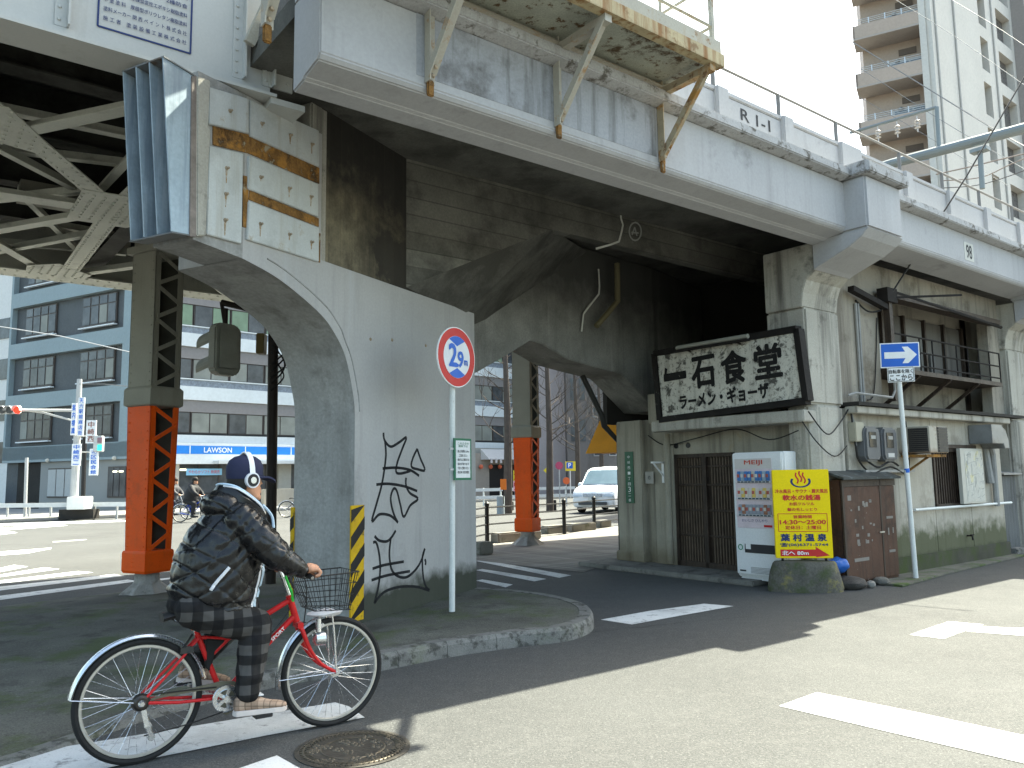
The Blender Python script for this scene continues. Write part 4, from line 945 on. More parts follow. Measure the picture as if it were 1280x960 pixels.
stone(1089, 735, .06, 'tiny pale rock lying between two bigger rocks by the cabinet', 1, .9, mat('pale_rock', (.22, .21, .19), .9, var=.2, scale=8, bump=.8))
p = on_z(1048, 736, 0); b = MB(); b.ball((0, 0, .3), .12, 20, 14, 1.35, .8, .85)
b.v = [(v[0]*(1+.3*mnoise.noise(Vector(v)*9)), v[1]*(1+.2*mnoise.noise(Vector(v)*8)), max(.0, v[2]*(1+.12*mnoise.noise(Vector(v)*11)))) for v in b.v]
tag(b.build('plastic_bag', plain("blue_plastic", (.015, .1, .38), .35, bump=.5), None, frame(p.x, p.y, 0), smooth=True), 'bright blue plastic bag tucked behind the concrete lump', 'bag')
# ------------------------------------------------------------------ brown cabinet
cab = thing('storage_cabinet', 'dark brown wooden cabinet covered in torn sticker marks against the street wall', 'cabinet', VF, (1.75, -.2, 0))
cw = mat('brown_scuffed_ply', (.07, .034, .022), .65, var=.2, scale=3, fine=.1, fscale=30, bump=.2, stains=(((.3, .28, .25), .75, 14, .66, .69), ((.02, .014, .012), .7, 2, .52, .64)), streaks=(((.03, .018, .013), .6, 9, .5, .66),))
x0 = on_y(VF, 1055, 660, -.2).x; x1 = on_y(VF, 1122, 660, -.2).x; y0, y1, zt = -.2, .018, on_y(VF, 1120, 598, -.2).z; print('cab', x0, x1, zt)
def cb(name, m_, *bx, par=None, bevel=.004):
    b = MB()
    for q in bx: b.box(*q)
    return b.build(name, m_, par or cab, VF, bevel=bevel)
cb('carcass', cw, (x0, x1, y0+.03, y1, .03, zt))
cb('base', grime_shade_dark, (x0+.02, x1-.02, y0+.04, y1, .0, .03))
xm = x0+(x1-x0)*.7
d1 = cb('door', cw, (x0+.05, xm-.025, y0, y0+.028, .07, zt-.1)); d2 = cb('door', cw, (xm+.025, x1-.03, y0, y0+.028, .07, zt-.1))
cb('frame', wood_d, (x0+.002, x0+.048, y0-.004, y0+.02, .03, zt-.002), (xm-.02, xm+.02, y0-.004, y0+.02, .03, zt-.002), (x0+.05, x1-.002, y0-.004, y0+.02, zt-.095, zt-.002), bevel=0)
cb('handle', plain('steel_latch', (.4, .4, .38), .4, .8), (xm-.1, xm+.03, y0-.02, y0-.006, .68, .7), par=d1)
def stick(name, l, m_=None):
    for (a, c, z, w_, h_) in l: a *= (x1-x0)/1.34; z *= zt/1.52; cb(name, m_ or plain('torn_paper', (.19, .175, .155), .9), (x0+a, x0+a+w_, y0-.003, y0+.001, z, z+h_), par=d1 if x0+a < xm else d2, bevel=0)
stick('sticker', [(.2, .0, .35, .38, .045), (1.08, 0, .42, .17, .035), (1.06, 0, .92, .18, .035), (1.08, 0, .68, .03, .1), (1.2, 0, .7, .03, .08), (.12, 0, 1.22, .09, .07)])
rr = random.Random(3)
stick('sticker_scrap', [(.12+rr.random()*.6, 0, .55+rr.random()*.65, .02+.05*rr.random(), .015+.05*rr.random()) for _ in range(18)])
b = MB(); b.loft([[(x0-.06, y0-.07, zt-.0), (x1+.06, y0-.07, zt), (x1+.06, .02, zt+.1), (x0-.06, .02, zt+.1)], [(x0-.06, y0-.07, zt+.03), (x1+.06, y0-.07, zt+.03), (x1+.06, .02, zt+.13), (x0-.06, .02, zt+.13)]])
b.build('lid', mat('torn_roofing_felt', (.045, .05, .048), .8, var=.3, scale=5, bump=.5, stains=(((.14, .17, .17), .6, 4, .56, .66),)), cab, VF)
# ------------------------------------------------------------------ meters, air conditioner, hood, map, shed
for i, (px, lab) in enumerate(((1086.5, 'left grey electricity meter with dark round window on the street wall'), (1108, 'right grey electricity meter with white sticker next to the cable pole'))):
    q = on_y(VF, px, 535, -.1); s = q.x
    t = thing('electricity_meter', lab, 'meter', VF, (s, 0, 1.7), 'electricity meters on the wall')
    mm = mat('grey_meter_plastic', (.11, .115, .12), .4, var=.08, scale=5)
    b = MB(); b.prism([(s+.21*cx, 1.93+.25*cz) for cx, cz in ((-.75, -1), (.75, -1), (1, -.7), (1, .65), (.8, 1), (-.8, 1), (-1, .65), (-1, -.7))], 'y', -.15, .018); b.build('case', mm, t, VF, bevel=.03)
    b = MB(); b.box(s-.12, s+.08, -.158, -.15, 1.88, 2.1); o = b.build('glass', glass_d, t, VF, bevel=.003)
    b = MB(); b.box(s-.08, s+.05, -.162, -.158, 2.0, 2.05); b.build('dial', plain('dial_card', (.3, .3, .28), .6), o, VF)
    if i: b = MB(); b.box(s-.1, s+.08, -.156, -.15, 1.74, 1.8); b.build('label', plain('white_label', (.5, .5, .48), .6), t, VF)
q = on_y(VF, 1067, 540, 0)
b = MB(); b.box(q.x-.12, q.x+.12, -.1, .018, q.z-.14, q.z+.14); b.build('junction_box', plain('beige_box', (.33, .31, .24), .6), rest, VF, bevel=.01)
b = MB(); b.box(1.3, 2.75, -.08, .018, 1.52, 1.56); b.build('meter_shelf', pvc, rest, VF)
ac = thing('air_conditioner', 'rusty window air conditioner sticking out of the wall above the barred window', 'air conditioner', VF, (3.6, 0, 1.75))
s0 = on_y(VF, 1161, 540, -.45).x; s1 = on_y(VF, 1184, 540, -.45).x
acm = mat('stained_beige_casing', (.34, .32, .27), .6, var=.12, scale=4, stains=(((.16, .1, .05), .8, 4, .55, .66),), bands=(((.14, .06, .02), .8, 1.78, 1.88, .2),))
b = MB(); b.box(s0, s1, -.45, .1, 1.80, 2.20); b.build('casing', acm, ac, VF, bevel=.01)
b = MB()
for i in range(9): b.box(s0+.28, s1-.02, -.462, -.45, 1.82+.042*i, 1.848+.042*i)
b.build('grille', plain('black_fin', (.03, .03, .03), .6), ac, VF)
b = MB(); b.box(s0+.25, s1-.01, -.454, -.449, 1.81, 2.19); b.box(s0-.004, s0+.001, -.43, -.14, 1.82, 2.17); b.build('opening_shade', black_m, ac, VF)  # flat black sheets paint in the shade behind fins and louvres
b = MB()
for i in range(12): b.box(s0-.012, s0, -.42, -.15, 1.83+.03*i, 1.845+.03*i)
b.build('side_louvre', plain('dark_louvre', (.06, .055, .05), .6), ac, VF)
b = MB(); b.box(s0-.02, s1+.02, -.4, -.02, 1.74, 1.78); b.bar((s0+.1, -.38, 1.75), (s0+.1, .0, 1.5), .03, .03); b.build('bracket', rust_m, ac, VF)
hd = thing('vent_hood', 'galvanised curved vent hood on the right end of the street wall', 'vent', VF, (6.0, 0, 2.0))
q0 = on_y(VF, 1229, 548, -.2); hs = q0.x
rings = []
for k in range(7):
    a = R(90*k/6); rings.append([(hs+.02+.44*0+x_, y_, 1.88+z_) for x_, y_, z_ in ((0, -.34, 0), (0, .01, 0), (0, .01, .4), (0, -.34, .4))] if k == 0 else None)
b = MB(); prof = [(hs-.05, 1.98), (hs-.05, 2.3), (hs+.35, 2.3), (hs+.52, 2.22), (hs+.62, 2.06), (hs+.64, 1.9), (hs+.45, 1.9), (hs+.4, 1.98)]
b.prism(prof, 'y', -.36, .01); b.build('hood', mat('dull_zinc', (.2, .21, .215), .5, .5, var=.2, scale=4, stains=(((.1, .09, .08), .6, 3, .52, .64),)), hd, VF, bevel=.008)
b = MB(); b.tube([(hs+.62, -.05, 2.05), (hs+.72, -.05, 1.8), (hs+.72, -.05, .9)], .05, 8); b.tube([(hs+.55, .0, 1.9), (hs+.55, -.05, 1.3)], .06, 8); b.build('duct', pvc, hd, VF)
q0, q1 = on_y(VF, 1203, 562, -.10), on_y(VF, 1232, 628, -.10)
mp = thing('map_board', 'pale framed street map board leaning on the sill rail by the barred window', 'map board', VF, ((q0.x+q1.x)/2, -.1, q1.z))
b = MB(); b.box(q0.x-.12, q1.x, -.11, -.05, q1.z, q0.z+.02); b.build('board', plain('cream_board_edge', (.42, .41, .36), .6), mp, VF, bevel=.004)
b = MB(); b.box(q0.x+.03, q1.x-.03, -.114, -.11, q1.z+.03, q0.z-.02); b.build('map_print', mat('street_map_print', (.4, .41, .38), .4, var=.08, scale=4, fine=.12, fscale=25, stains=(((.5, .46, .25), .8, 4, .58, .62), ((.18, .22, .22), .8, 16, .6, .64), ((.25, .38, .28), .6, 3, .6, .66))), mp, VF)
b = MB(); rr = random.Random(5); cx_, cz_ = (q0.x+q1.x)/2, (q0.z+q1.z)/2; hw, hh = (q1.x-q0.x)/2-.04, (q0.z-q1.z)/2-.06
for i in range(34):
    x = cx_+hw*rr.uniform(-.95, .95); z = cz_+hh*rr.uniform(-.95, .95); l = rr.uniform(.05, .3)
    if i % 2: b.bar((x, -.1155, z), (min(x+l, cx_+hw), -.1155, z+l*.12), .006, .002, (0, 1, 0))
    else: b.bar((x, -.1155, z), (x+l*.1, -.1155, min(z+l, cz_+hh)), .006, .002, (0, 1, 0))
b.build('map_lines', plain('map_grey', (.2, .21, .21), .6), mp, VF)
shd = thing('corrugated_shed', 'grey corrugated metal shed beyond the right end of the restaurant wall', 'shed', VF, (7.2, .4, 0))
b = MB(); n = 64; x0, x1 = 6.34, 9.1
for i in range(n):
    a = x0+(x1-x0)*i/n; c = x0+(x1-x0)*(i+1)/n; h0 = .018*math.sin(i*math.pi/1.5); h1_ = .018*math.sin((i+1)*math.pi/1.5)
    b.loft([[(a, .1+h0, .1), (a, .13+h0, .1), (a, .13+h0, 1.42), (a, .1+h0, 1.42)], [(c, .1+h1_, .1), (c, .13+h1_, .1), (c, .13+h1_, 1.42), (c, .1+h1_, 1.42)]], caps=(i in (0, n-1)))
b.build('wall', mat('grey_corrugated_zinc', (.16, .16, .155), .6, .1, var=.15, scale=2, streaks=(((.07, .06, .05), .6, 8, .52, .66),)), shd, VF)
b = MB(); b.loft([[(6.25, .0, 1.44), (9.2, .0, 1.44), (9.2, 1.2, 1.6), (6.25, 1.2, 1.6)], [(6.25, .0, 1.47), (9.2, .0, 1.47), (9.2, 1.2, 1.63), (6.25, 1.2, 1.63)]]); b.build('roof', mat('pale_shed_roof', (.28, .27, .25), .7, var=.15, scale=3), shd, VF)
b = MB(); b.box(6.4, 6.9, -.05, .35, 0, .12); tag(b.build('kerb_block', kerb_m, None, VF, bevel=.02), 'grey concrete kerb block lying in front of the corrugated shed', 'block')
rb('recess_wall', mat('brown_cladding', (.11, .095, .075), .85, var=.2, scale=2, streaks=(((.25, .23, .19), .6, 4, .54, .66), ((.03, .025, .02), .7, 5, .52, .66))), (6.2, 30, 1.2, 1.3, 0, 4.75))
rb('concrete_beam', old_conc, (6.25, 30, .2, .5, 2.2, 2.48), bevel=.02)
# pipes and wires on the wall
b = MB()
for s in (1.62, 1.69): b.tube([(s, .09, 2.52), (s, .09, 4.05)], .022, 6)
b.tube([(1.05, -.02, 2.62), (1.2, -.05, 2.66), (2.2, -.08, 2.64), (2.3, -.08, 2.75), (2.3, -.08, 3.1)], .02, 6)
b.tube([(1.12, -.02, 2.4), (1.12, -.05, 1.9)], .018, 6)
b.build('conduit', pvc, rest, VF)
b = MB()
b.tube(spline([(1.05, -.04, 2.5), (1.1, -.06, 1.9), (1.2, -.06, 1.66), (1.5, -.07, 1.52), (2.0, -.08, 1.6), (2.5, -.06, 1.5), (2.7, -.02, 1.7), (2.72, 0, 2.3)], 6), .014, 5)
b.tube(spline([(1.3, -.04, 1.75), (1.6, -.09, 1.60), (2.0, -.08, 1.68), (2.3, -.05, 1.62)], 6), .016, 5)
b.tube(spline([(.0, -.03, 2.35), (.3, -.1, 2.05), (.7, -.06, 2.2), (1.05, -.03, 2.45)], 6), .01, 5)
b.tube(spline([(-.03, .1, 2.3), (.1, -.06, 1.95), (.5, -.08, 1.75), (.9, -.04, 1.9)], 6), .009, 5)
b.tube(spline([(.49, 3.3, 2.2), (.47, 2.9, 2.02), (.4, 2.2, 2.1), (.35, 1.4, 2.2), (.0, .6, 2.0), (-.05, .1, 2.1)], 6), .009, 5)
b.tube(spline([(1.65, .1, 4.1), (1.9, .05, 3.95), (2.2, .0, 4.0), (2.35, -.02, 4.15)], 6), .014, 5)
b.tube(spline([(2.25, .1, 3.9), (2.15, .1, 3.3), (2.0, .1, 2.7), (1.8, .1, 2.6)], 6), .009, 5)
b.build('cable', cable, rest, VF)
b = MB(); b.bar((1.35, -.0, 4.22), (2.3, -.02, 4.05), .1, .08); b.bar((2.35, -.05, 4.2), (3.6, -.6, 4.3), .03, .03); b.tube([(2.4, -.08, 4.3), (6.4, -.1, 4.15)], .03, 8); b.box(2.2, 2.5, -.12, .05, 4.12, 4.34); b.build('bracket_arm', iron, rest, VF)
# ------------------------------------------------------------------ road signs
sg = thing('height_limit_sign', 'round red-rimmed 2.9 m height limit sign on a white pole before the graffiti pier', 'road sign', W, tuple(on_z(565, 762, .13)))
pb = on_z(565, 764, .13); F_h = frame(pb.x, pb.y, 30)      # x along the face, facing right of the camera
pt = F_h.inverted() @ at_depth(566, 478, pb.y); ptop = F_h.inverted() @ at_depth(568.5, 425, pb.y)
b = MB(); b.tube([(0, 0, .12), (pt.x*.8, pt.y*.8, pt.z), (ptop.x*.5, ptop.y*.5, ptop.z)], .032, 12); b.build('pole', white_pole, sg, F_h)
cdisc = at_depth(570.5, 446.5, pb.y-.05)
Fd = frame(cdisc.x, cdisc.y, 29.5, cdisc.z)
# normal of the face is local -y rotated so it looks towards bearing 122
Fd = Matrix.Translation(cdisc) @ Matrix.Rotation(R(56), 4, 'Z')
def discs(name, r_, y0, y1, m_, par=None, n=40):
    b = MB(); b.loft([[(r_*math.cos(2*math.pi*i/n), y, r_*math.sin(2*math.pi*i/n)) for i in range(n)] for y in (y0, y1)]); return b.build(name, m_, par or sg, Fd)
sign_grey = plain('sign_back', (.4, .41, .42), .5, .3)
discs('plate', .332, -.004, .012, white_m); discs('red_ring', .322, -.006, -.0045, red_m); discs('white_field', .232, -.009, -.0065, plain('sign_white', (.66, .68, .7), .45))
text('2', face(Fd, (-.075, -.0115, .015), (1, 0, 0)), blue_m, sg, .13, .24, bold=.03); text('.', face(Fd, (.005, -.0115, -.09), (1, 0, 0)), blue_m, sg, .03, .03, bold=.02)
text('9', face(Fd, (.06, -.0115, -.02), (1, 0, 0)), blue_m, sg, .095, .17, bold=.03); text('m', face(Fd, (.155, -.0115, -.05), (1, 0, 0)), blue_m, sg, .06, .055, bold=.03)
for sg_ in (1, -1):
    n = 12; arcp = [(.23*math.sin(a), .23*math.cos(a)*sg_) for a in [R(-36+72*i/n) for i in range(n+1)]]
    b = MB(); b.prism(arcp+[(0, .12*sg_)], 'y', -.0112, -.0095); b.build('blue_triangle', blue_m, sg, Fd)
b = MB(); b.box(-.1, .1, .012, .03, -.14, -.11); b.box(-.1, .1, .012, .03, .11, .14); b.build('clamp', sign_grey, sg, Fd)
nb = thing('notice_board', 'small green-framed white notice strapped to the height limit sign pole', 'notice', W, tuple(at_depth(578, 574, pb.y)))
cn = at_depth(578, 574, pb.y); Fn = Matrix.Translation(cn) @ Matrix.Rotation(R(54), 4, 'Z')
b = MB(); b.box(-.145, .145, -.008, .008, -.225, .225); b.build('frame', plain('green_frame', (.02, .13, .07), .5), nb, Fn)
b = MB(); b.box(-.12, .12, -.011, -.0085, -.2, .2); b.build('notice_paper', plain('white_notice', (.6, .62, .62), .6), nb, Fn)
text('このさきの\n高架下は', face(Fn, (0, -.013, .155), (1, 0, 0)), plain('green_letter', (.02, .15, .08), .6), nb, .19, .055)
for i, t_ in enumerate(('高さ制限 2.9m', 'ご注意ください', '橋げたに衝突する', '恐れがあります', '下記へご連絡ください', '西日本 大阪 電話')):
    text(t_, face(Fn, (0, -.013, .085-.045*i), (1, 0, 0)), ink_m, nb, .19 if i != 1 else .14, .028, bold=.01)
b = MB(); b.box(-.2, -.12, .0, .02, .1, .12); b.box(-.2, -.12, .0, .02, -.12, -.1); b.build('strap', sign_grey, nb, Fn)

ow = thing('one_way_sign', 'blue one-way arrow sign with white plate on a leaning white pole by the brown cabinet', 'road sign', W, tuple(on_z(1145, 725, 0)))
pw = on_z(1145, 725, 0); F_o = frame(pw.x, pw.y, -18); Foi = F_o.inverted()
tp_ = Foi @ at_depth(1122, 455, pw.y); mid = Foi @ at_depth(1133.5, 590, pw.y)
b = MB(); b.tube([(0, 0, 0), mid, tp_], .035, 12); b.build('pole', white_pole, ow, F_o)
b = MB(); b.tube([(mid.x+.004, mid.y, mid.z-.01), (mid.x, mid.y, mid.z+.05)], .0365, 12); b.build('blue_band', blue_m, ow, F_o)
c_ = Foi @ at_depth(1124, 444.5, pw.y); sl_ = Foi @ at_depth(1101.5, 444, pw.y); sr_ = Foi @ at_depth(1147, 445, pw.y)
hw = (sr_.x-sl_.x)/2*1.04; hh = hw*.37/.53*1.0; cx, cz = c_.x, c_.z
Fo2 = F_o @ Matrix.Translation((cx, c_.y-.045, cz)) @ Matrix.Rotation(R(1.2), 4, 'Y')
b = MB(); b.box(-hw, hw, -.006, .006, -hh, hh); b.build('plate', white_m, ow, Fo2, bevel=.004)
b = MB(); b.box(-hw+.016, hw-.016, -.0085, -.0062, -hh+.016, hh-.016); b.build('blue_panel', blue_m, ow, Fo2)
b = MB(); b.prism([(-hw*.78, -hh*.26), (hw*.28, -hh*.26), (hw*.12, -hh*.66), (hw*.42, -hh*.66), (hw*.86, 0), (hw*.42, hh*.66), (hw*.12, hh*.66), (hw*.28, hh*.26), (-hw*.78, hh*.26)], 'y', -.011, -.0088); b.build('arrow', white_m, ow, Fo2)
c2_ = Foi @ at_depth(1125.5, 468.5, pw.y)
Fo3 = F_o @ Matrix.Translation((c2_.x, c2_.y-.045, c2_.z))
hw2 = hw*.68; hh2 = .112
b = MB(); b.box(-hw2, hw2, -.006, .006, -hh2, hh2); pl = b.build('white_plate', white_m, ow, Fo3, bevel=.004)
text('自転車を除く', face(Fo3, (0, -.0085, .045), (1, 0, 0)), ink_m, pl, hw2*1.75, .06, bold=.02); text('ここから', face(Fo3, (0, -.0085, -.045), (1, 0, 0)), ink_m, pl, hw2*1.65, .085, bold=.025)
b = MB()
for a, c in (((-1, -1), (1, -1)), ((1, -1), (1, 1)), ((1, 1), (-1, 1)), ((-1, 1), (-1, -1))): b.bar((a[0]*(hw2-.012), -.0075, a[1]*(hh2-.012)), (c[0]*(hw2-.012), -.0075, c[1]*(hh2-.012)), .007, .003, (0, 1, 0))
b.build('plate_border', ink_m, pl, Fo3)
# ------------------------------------------------------------------ manhole
mh = on_z(441, 936, 0); F_m = frame(mh.x, mh.y, 10)
mhole = thing('manhole_cover', 'round cast iron manhole cover with flower relief set in the asphalt', 'manhole cover', F_m, (0, 0, 0))
cast = mat('worn_cast_iron', (.06, .055, .047), .6, .3, var=.25, scale=9, fine=.2, fscale=60, bump=.5)
b = MB(); n = 48
e0 = on_z(370, 936, 0); e1 = on_z(511, 936, 0); rad = (e1-e0).length/2
b.lathe([(rad, .0), (rad, .006), (rad-.025, .007), (rad-.027, .004), (.001, .004)], n); b.build('frame_ring', cast, mhole, F_m)
b = MB(); b.torus((0, 0, .005), rad-.05, .008, 'z', 48, 5, sq=.6); b.torus((0, 0, .005), rad*.55, .007, 'z', 40, 5, sq=.6)
rr = random.Random(11)
for k in range(26):
    a = rr.uniform(0, 6.28); q = rad*math.sqrt(rr.uniform(.02, .72)); cx, cy = q*math.cos(a), q*math.sin(a)
    for j in range(5): t = j*1.257+a; b.ball((cx+.022*math.cos(t), cy+.022*math.sin(t), .004), .013, 6, 4, 1, 1, .55)
for k in range(60):
    a = 2*math.pi*k/60; b.bar((math.cos(a)*(rad*.9), math.sin(a)*rad*.9, .006), (math.cos(a+.12)*(rad*.74), math.sin(a+.12)*rad*.74, .006), .008, .007)
b.build('relief', mat('polished_cast_iron', (.11, .095, .072), .45, .5, var=.3, scale=12, bump=.3), mhole, F_m)

# ------------------------------------------------------------------ signal hung under the steel bridge
dp = on_z(338, 735, 0); dp.z = 0; pole_d = mat('dark_brown_pole', (.022, .017, .014), .6, var=.2, scale=4)
sp = thing('signal_pole', 'dark brown pole with arm and boxes standing behind the pier arch', 'pole', W, (dp.x, dp.y, 0))
top = at_depth(342, 396, dp.y)
b = MB(); b.tube([(dp.x, dp.y, 0), (top.x, top.y, top.z)], .075, 14); b.build('post', pole_d, sp)
arm1 = at_depth(277, 378, dp.y); arm0 = at_depth(336, 392, dp.y)
b = MB(); b.tube([(top.x, top.y, arm0.z), arm0, arm1], .045, 8); b.tube([arm1, at_depth(281, 405, dp.y)], .03, 8); b.build('arm', pole_d, sp)
bx = at_depth(326, 430, dp.y)
b = MB(); b.box(bx.x-.05, bx.x+.07, bx.y-.08, bx.y+.08, bx.z-.15, bx.z+.15); b.build('side_box', mat('dull_bronze_box', (.12, .085, .03), .6), sp, bevel=.01)
b = MB()
for i in range(5):
    q = at_depth(350+rr.uniform(-2, 6), 425+8*i, dp.y); q2 = at_depth(355+rr.uniform(-4, 6), 440+8*i, dp.y); b.tube(spline([(top.x, top.y-.08, q.z+.2), q, q2, (top.x, top.y-.08, q2.z-.2)], 5), .012, 5)
b.build('cable', cable, sp)
scn = at_depth(281, 437, dp.y); F_s = Matrix.Translation(scn) @ Matrix.Rotation(R(56), 4, 'Z')
ts = thing('traffic_signal', 'back of a grey traffic signal with two hoods hanging in the pier arch', 'traffic signal', F_s, (0, 0, 0))
sgm = mat('grey_signal_housing', (.27, .275, .24), .6, var=.1, scale=5)
b = MB(); b.prism([(-.23, -.32), (-.14, -.39), (.14, -.39), (.23, -.3), (.23, .3), (.14, .38), (-.14, .38), (-.23, .32)], 'y', -.09, .09); b.build('housing', sgm, ts, F_s, bevel=.025)
b = MB(); b.box(-.17, .17, -.115, -.088, -.3, .3); b.build('back_door', sgm, ts, F_s, bevel=.02)
for z in (.17, -.2):
    b = MB(); n = 14; ro = [(.18*math.cos(a), .18*math.sin(a)) for a in [R(-20+220*i/n) for i in range(n+1)]]; ri = [(x*.94, y*.94) for x, y in ro[::-1]]
    b.loft([[(x, .09, z+y) for x, y in ro+ri], [(x, .44, z+y-.07) for x, y in ro+ri]]); b.build('hood', sgm, ts, F_s)
b = MB(); b.tube([(0, 0, .38), (0, 0, .62)], .035, 10); b.build('hanger', pole_d, ts, F_s)

# ------------------------------------------------------------------ corner office building with the shop (LR: shop front, LL: side)
off = thing('corner_office_building', 'grey-blue tiled corner office building with blue and white shop fascia beyond the crossing', 'building', LR, (0, 0, 0))
tile_d = mat('slate_blue_tile', (.068, .076, .082), .6, var=.06, scale=.4, fine=.12, fscale=9, bump=0)
band_b = mat('pale_blue_tile', (.2, .255, .275), .5, var=.06, scale=.4, fine=.06, fscale=8, bump=0)
band_w = mat('white_panel_band', (.56, .6, .62), .5, var=.05, scale=.5, fine=.05, fscale=6, bump=0)
stone_g = mat('grey_ground_floor_stone', (.24, .245, .235), .7, var=.06, scale=.6, bump=0)
frame_d = plain('dark_window_frame', (.06, .05, .045), .5)
glass_b = mat('office_window_glass', (.07, .075, .08), .12, var=.4, scale=.9, fine=.2, fscale=2.2, bump=0)
blind = mat('window_blind', (.2, .21, .19), .6, var=.2, scale=1.2, bump=0)
blind_g = mat('green_blind', (.17, .24, .17), .6, var=.15, scale=1.5, bump=0)
HT = 27.5; Wd = 28; Wl = 11.5; FL = 3.02
def ob(F, name, m_, *bx, par=None, bevel=0):
    if name in ('tile_wall', 'shop_wall', 'shop_window', 'shop_mullion', 'lit_lamp'):
        for q in bx: b = MB(); b.box(*q); o = b.build(name, m_, par or off, F, bevel=bevel)
        return o
    b = MB()
    for q in bx: b.box(*q)
    return b.build(name, m_, par or off, F, bevel=bevel)
pl_ = [(0, .25), (Wd, .25)]
# core volume in world terms: quadrilateral plan set in 0.3 behind both fronts
cA = LR @ Vector((.25, .3, 0)); cB = LR @ Vector((Wd, .3, 0)); cC = LR @ Vector((Wd, 14, 0)); cD = LL @ Vector((-Wl, 14, 0)); cE = LL @ Vector((-Wl, .3, 0))
b = MB(); b.loft([[(p.x, p.y, z) for p in (cA, cB, cC, cD, cE)] for z in (0, HT)]); b.build('core', tile_d, off)
# side face (x from -Wl to 0): bands + recesses + windows
for i in range(9):
    zt = 9.62+FL*(i-2); z0_ = zt-.86
    if z0_ > 2.5 and z0_ < HT: ob(LL, 'spandrel', band_b, (-Wl, -.05, .0, .32, z0_, zt))
    zr0, zr1 = zt, zt+FL-.86
    if zt > 3 and zr1 < HT+.5:
        ob(LL, 'tile_wall', band_b, (-1.0, -.05, 0, .32, zr0, zr1), (-Wl, -11.3, 0, .32, zr0, zr1))
        for xa, xb in ((-10.25, -7.3), (-4.87, -1.92)):
            z0w, z1w = zr0+.42, zr0+2.05
            w_ = ob(LL, 'window', frame_d, (xa, xb, .22, .3, z0w, z1w), (xa-.05, xb+.05, .1, .26, z0w-.1, z0w))
            k = 4
            for j in range(k):
                a_ = xa+(xb-xa)*j/k+.06; c_ = xa+(xb-xa)*(j+1)/k-.06
                ob(LL, 'pane', glass_b if (j+i) % 4 else blind, (a_, c_, .19, .22, z0w+.06, z0w+1.05), par=w_); ob(LL, 'pane', glass_b, (a_, c_, .19, .22, z0w+1.12, z1w-.06), par=w_)
            ob(LL, 'sill', band_w, (xa-.08, xb+.08, .02, .24, z0w-.16, z0w-.1), par=w_)
ob(LL, 'ground_wall', stone_g, (-8.0, -.05, .2, .34, 0, 2.9)); ob(LL, 'soffit_band', band_b, (-Wl, -.05, 0, .32, 2.85, 3.62))
ob(LL, 'porch', grime_shade_dark, (-10.3, -8.0, .25, .34, 0, 2.85))  # flat near-black panel paints in the shade inside the porch
for xa, xb, m_ in ((-7.2, -4.8, stone_g), (-1.95, -.4, glass_b)):
    w_ = ob(LL, 'window', frame_d, (xa, xb, .14, .21, .75, 2.35)); ob(LL, 'pane', plain('white_shutter', (.36, .37, .36), .6) if m_ is stone_g else m_, *[(xa+.06+(xb-xa-.06)*j/3, xa-.02+(xb-xa-.06)*(j+1)/3, .11, .14, .82, 2.28) for j in range(3)], par=w_)
b = MB()
for x in (-7.0, -4.4, -1.2): b.ball((x, -.05, 2.78), .12, 8, 5)
b.build('downlight', plain('pale_lamp', (.5, .48, .42), .5), off, LL)
for x in (-1.5, -1.0): ob(LL, 'lit_lamp', plain('lit_tube', (1, .95, .75), .5, emit=.7), (x, x+.35, .1, .11, 2.05, 2.13))
# shop front (x 0..Wd)
lev = [(4.1, 5.25), (7.05, 8.15), (9.95, 11.15)] + [(9.95+FL*i, 11.15+FL*i) for i in range(1, 6)]
ob(LR, 'white_band', band_w, (0, Wd, .0, .32, 3.6, 4.0)); ob(LR, 'corner_pier', band_b, (0, .9, .0, .31, 3.4, HT))
for i, (z0_, z1_) in enumerate(lev):
    nz = lev[i+1][0] if i+1 < len(lev) else HT
    ob(LR, 'white_band', band_w, (.9, Wd, .0, .32, z1_+.65, nz-.42)); ob(LR, 'tile_band', mat('speckled_blue_tile', (.19, .22, .26), .6, var=.06, scale=.5, fine=.25, fscale=8, bump=0), (.9, Wd, .03, .32, nz-.42, nz-.06))
    ob(LR, 'sill_line', band_w, (.9, Wd, -.04, .32, nz-.06, nz)); ob(LR, 'lintel_band', plain('mauve_grey_lintel', (.2, .19, .19), .7), (.9, Wd, .12, .32, z1_, z1_+.65))
    x = 1.0; k = 0
    while x < Wd-2.2:
        w_ = ob(LR, 'window', frame_d, (x, x+2.05, .18, .3, z0_, z1_))
        for j in range(2):
            m_ = (blind_g if i == 2 else blind) if (k*3+j*5+i) % 7 < 5 else glass_b
            ob(LR, 'pane', m_, (x+.06+1.0*j, x+.99+1.0*j, .15, .18, z0_+.05, z1_-.05), par=w_)
        x += 2.1; k += 1
        if k % 5 == 0: ob(LR, 'mullion_wall', plain('mauve_grey_pier', (.2, .19, .19), .7), (x, x+.5, .1, .3, z0_, z1_)); x += .55
ob(LR, 'shop_fascia', plain('white_fascia', (.62, .65, .66), .4), (0, 22, -.25, .3, 2.45, 3.58))
bl_ = plain('bright_blue_fascia', (.02, .2, .62), .35)
o = ob(LR, 'shop_sign', bl_, (0, 22, -.27, -.25, 2.98, 3.42))
text('LAWSON', face(LR, (4.45, -.29, 3.2), (1, 0, 0)), white_m, o, 1.55, .27, bold=.02)
for x in (2.9, 6.0, 7.4, 8.8, 11, 13): ob(LR, 'sign_joint', white_m, (x, x+.05, -.275, -.268, 2.98, 3.42), par=o)
ob(LR, 'canopy', plain('white_canopy', (.55, .57, .57), .4), (4.2, 10.5, -1.0, -.2, 2.45, 2.62))
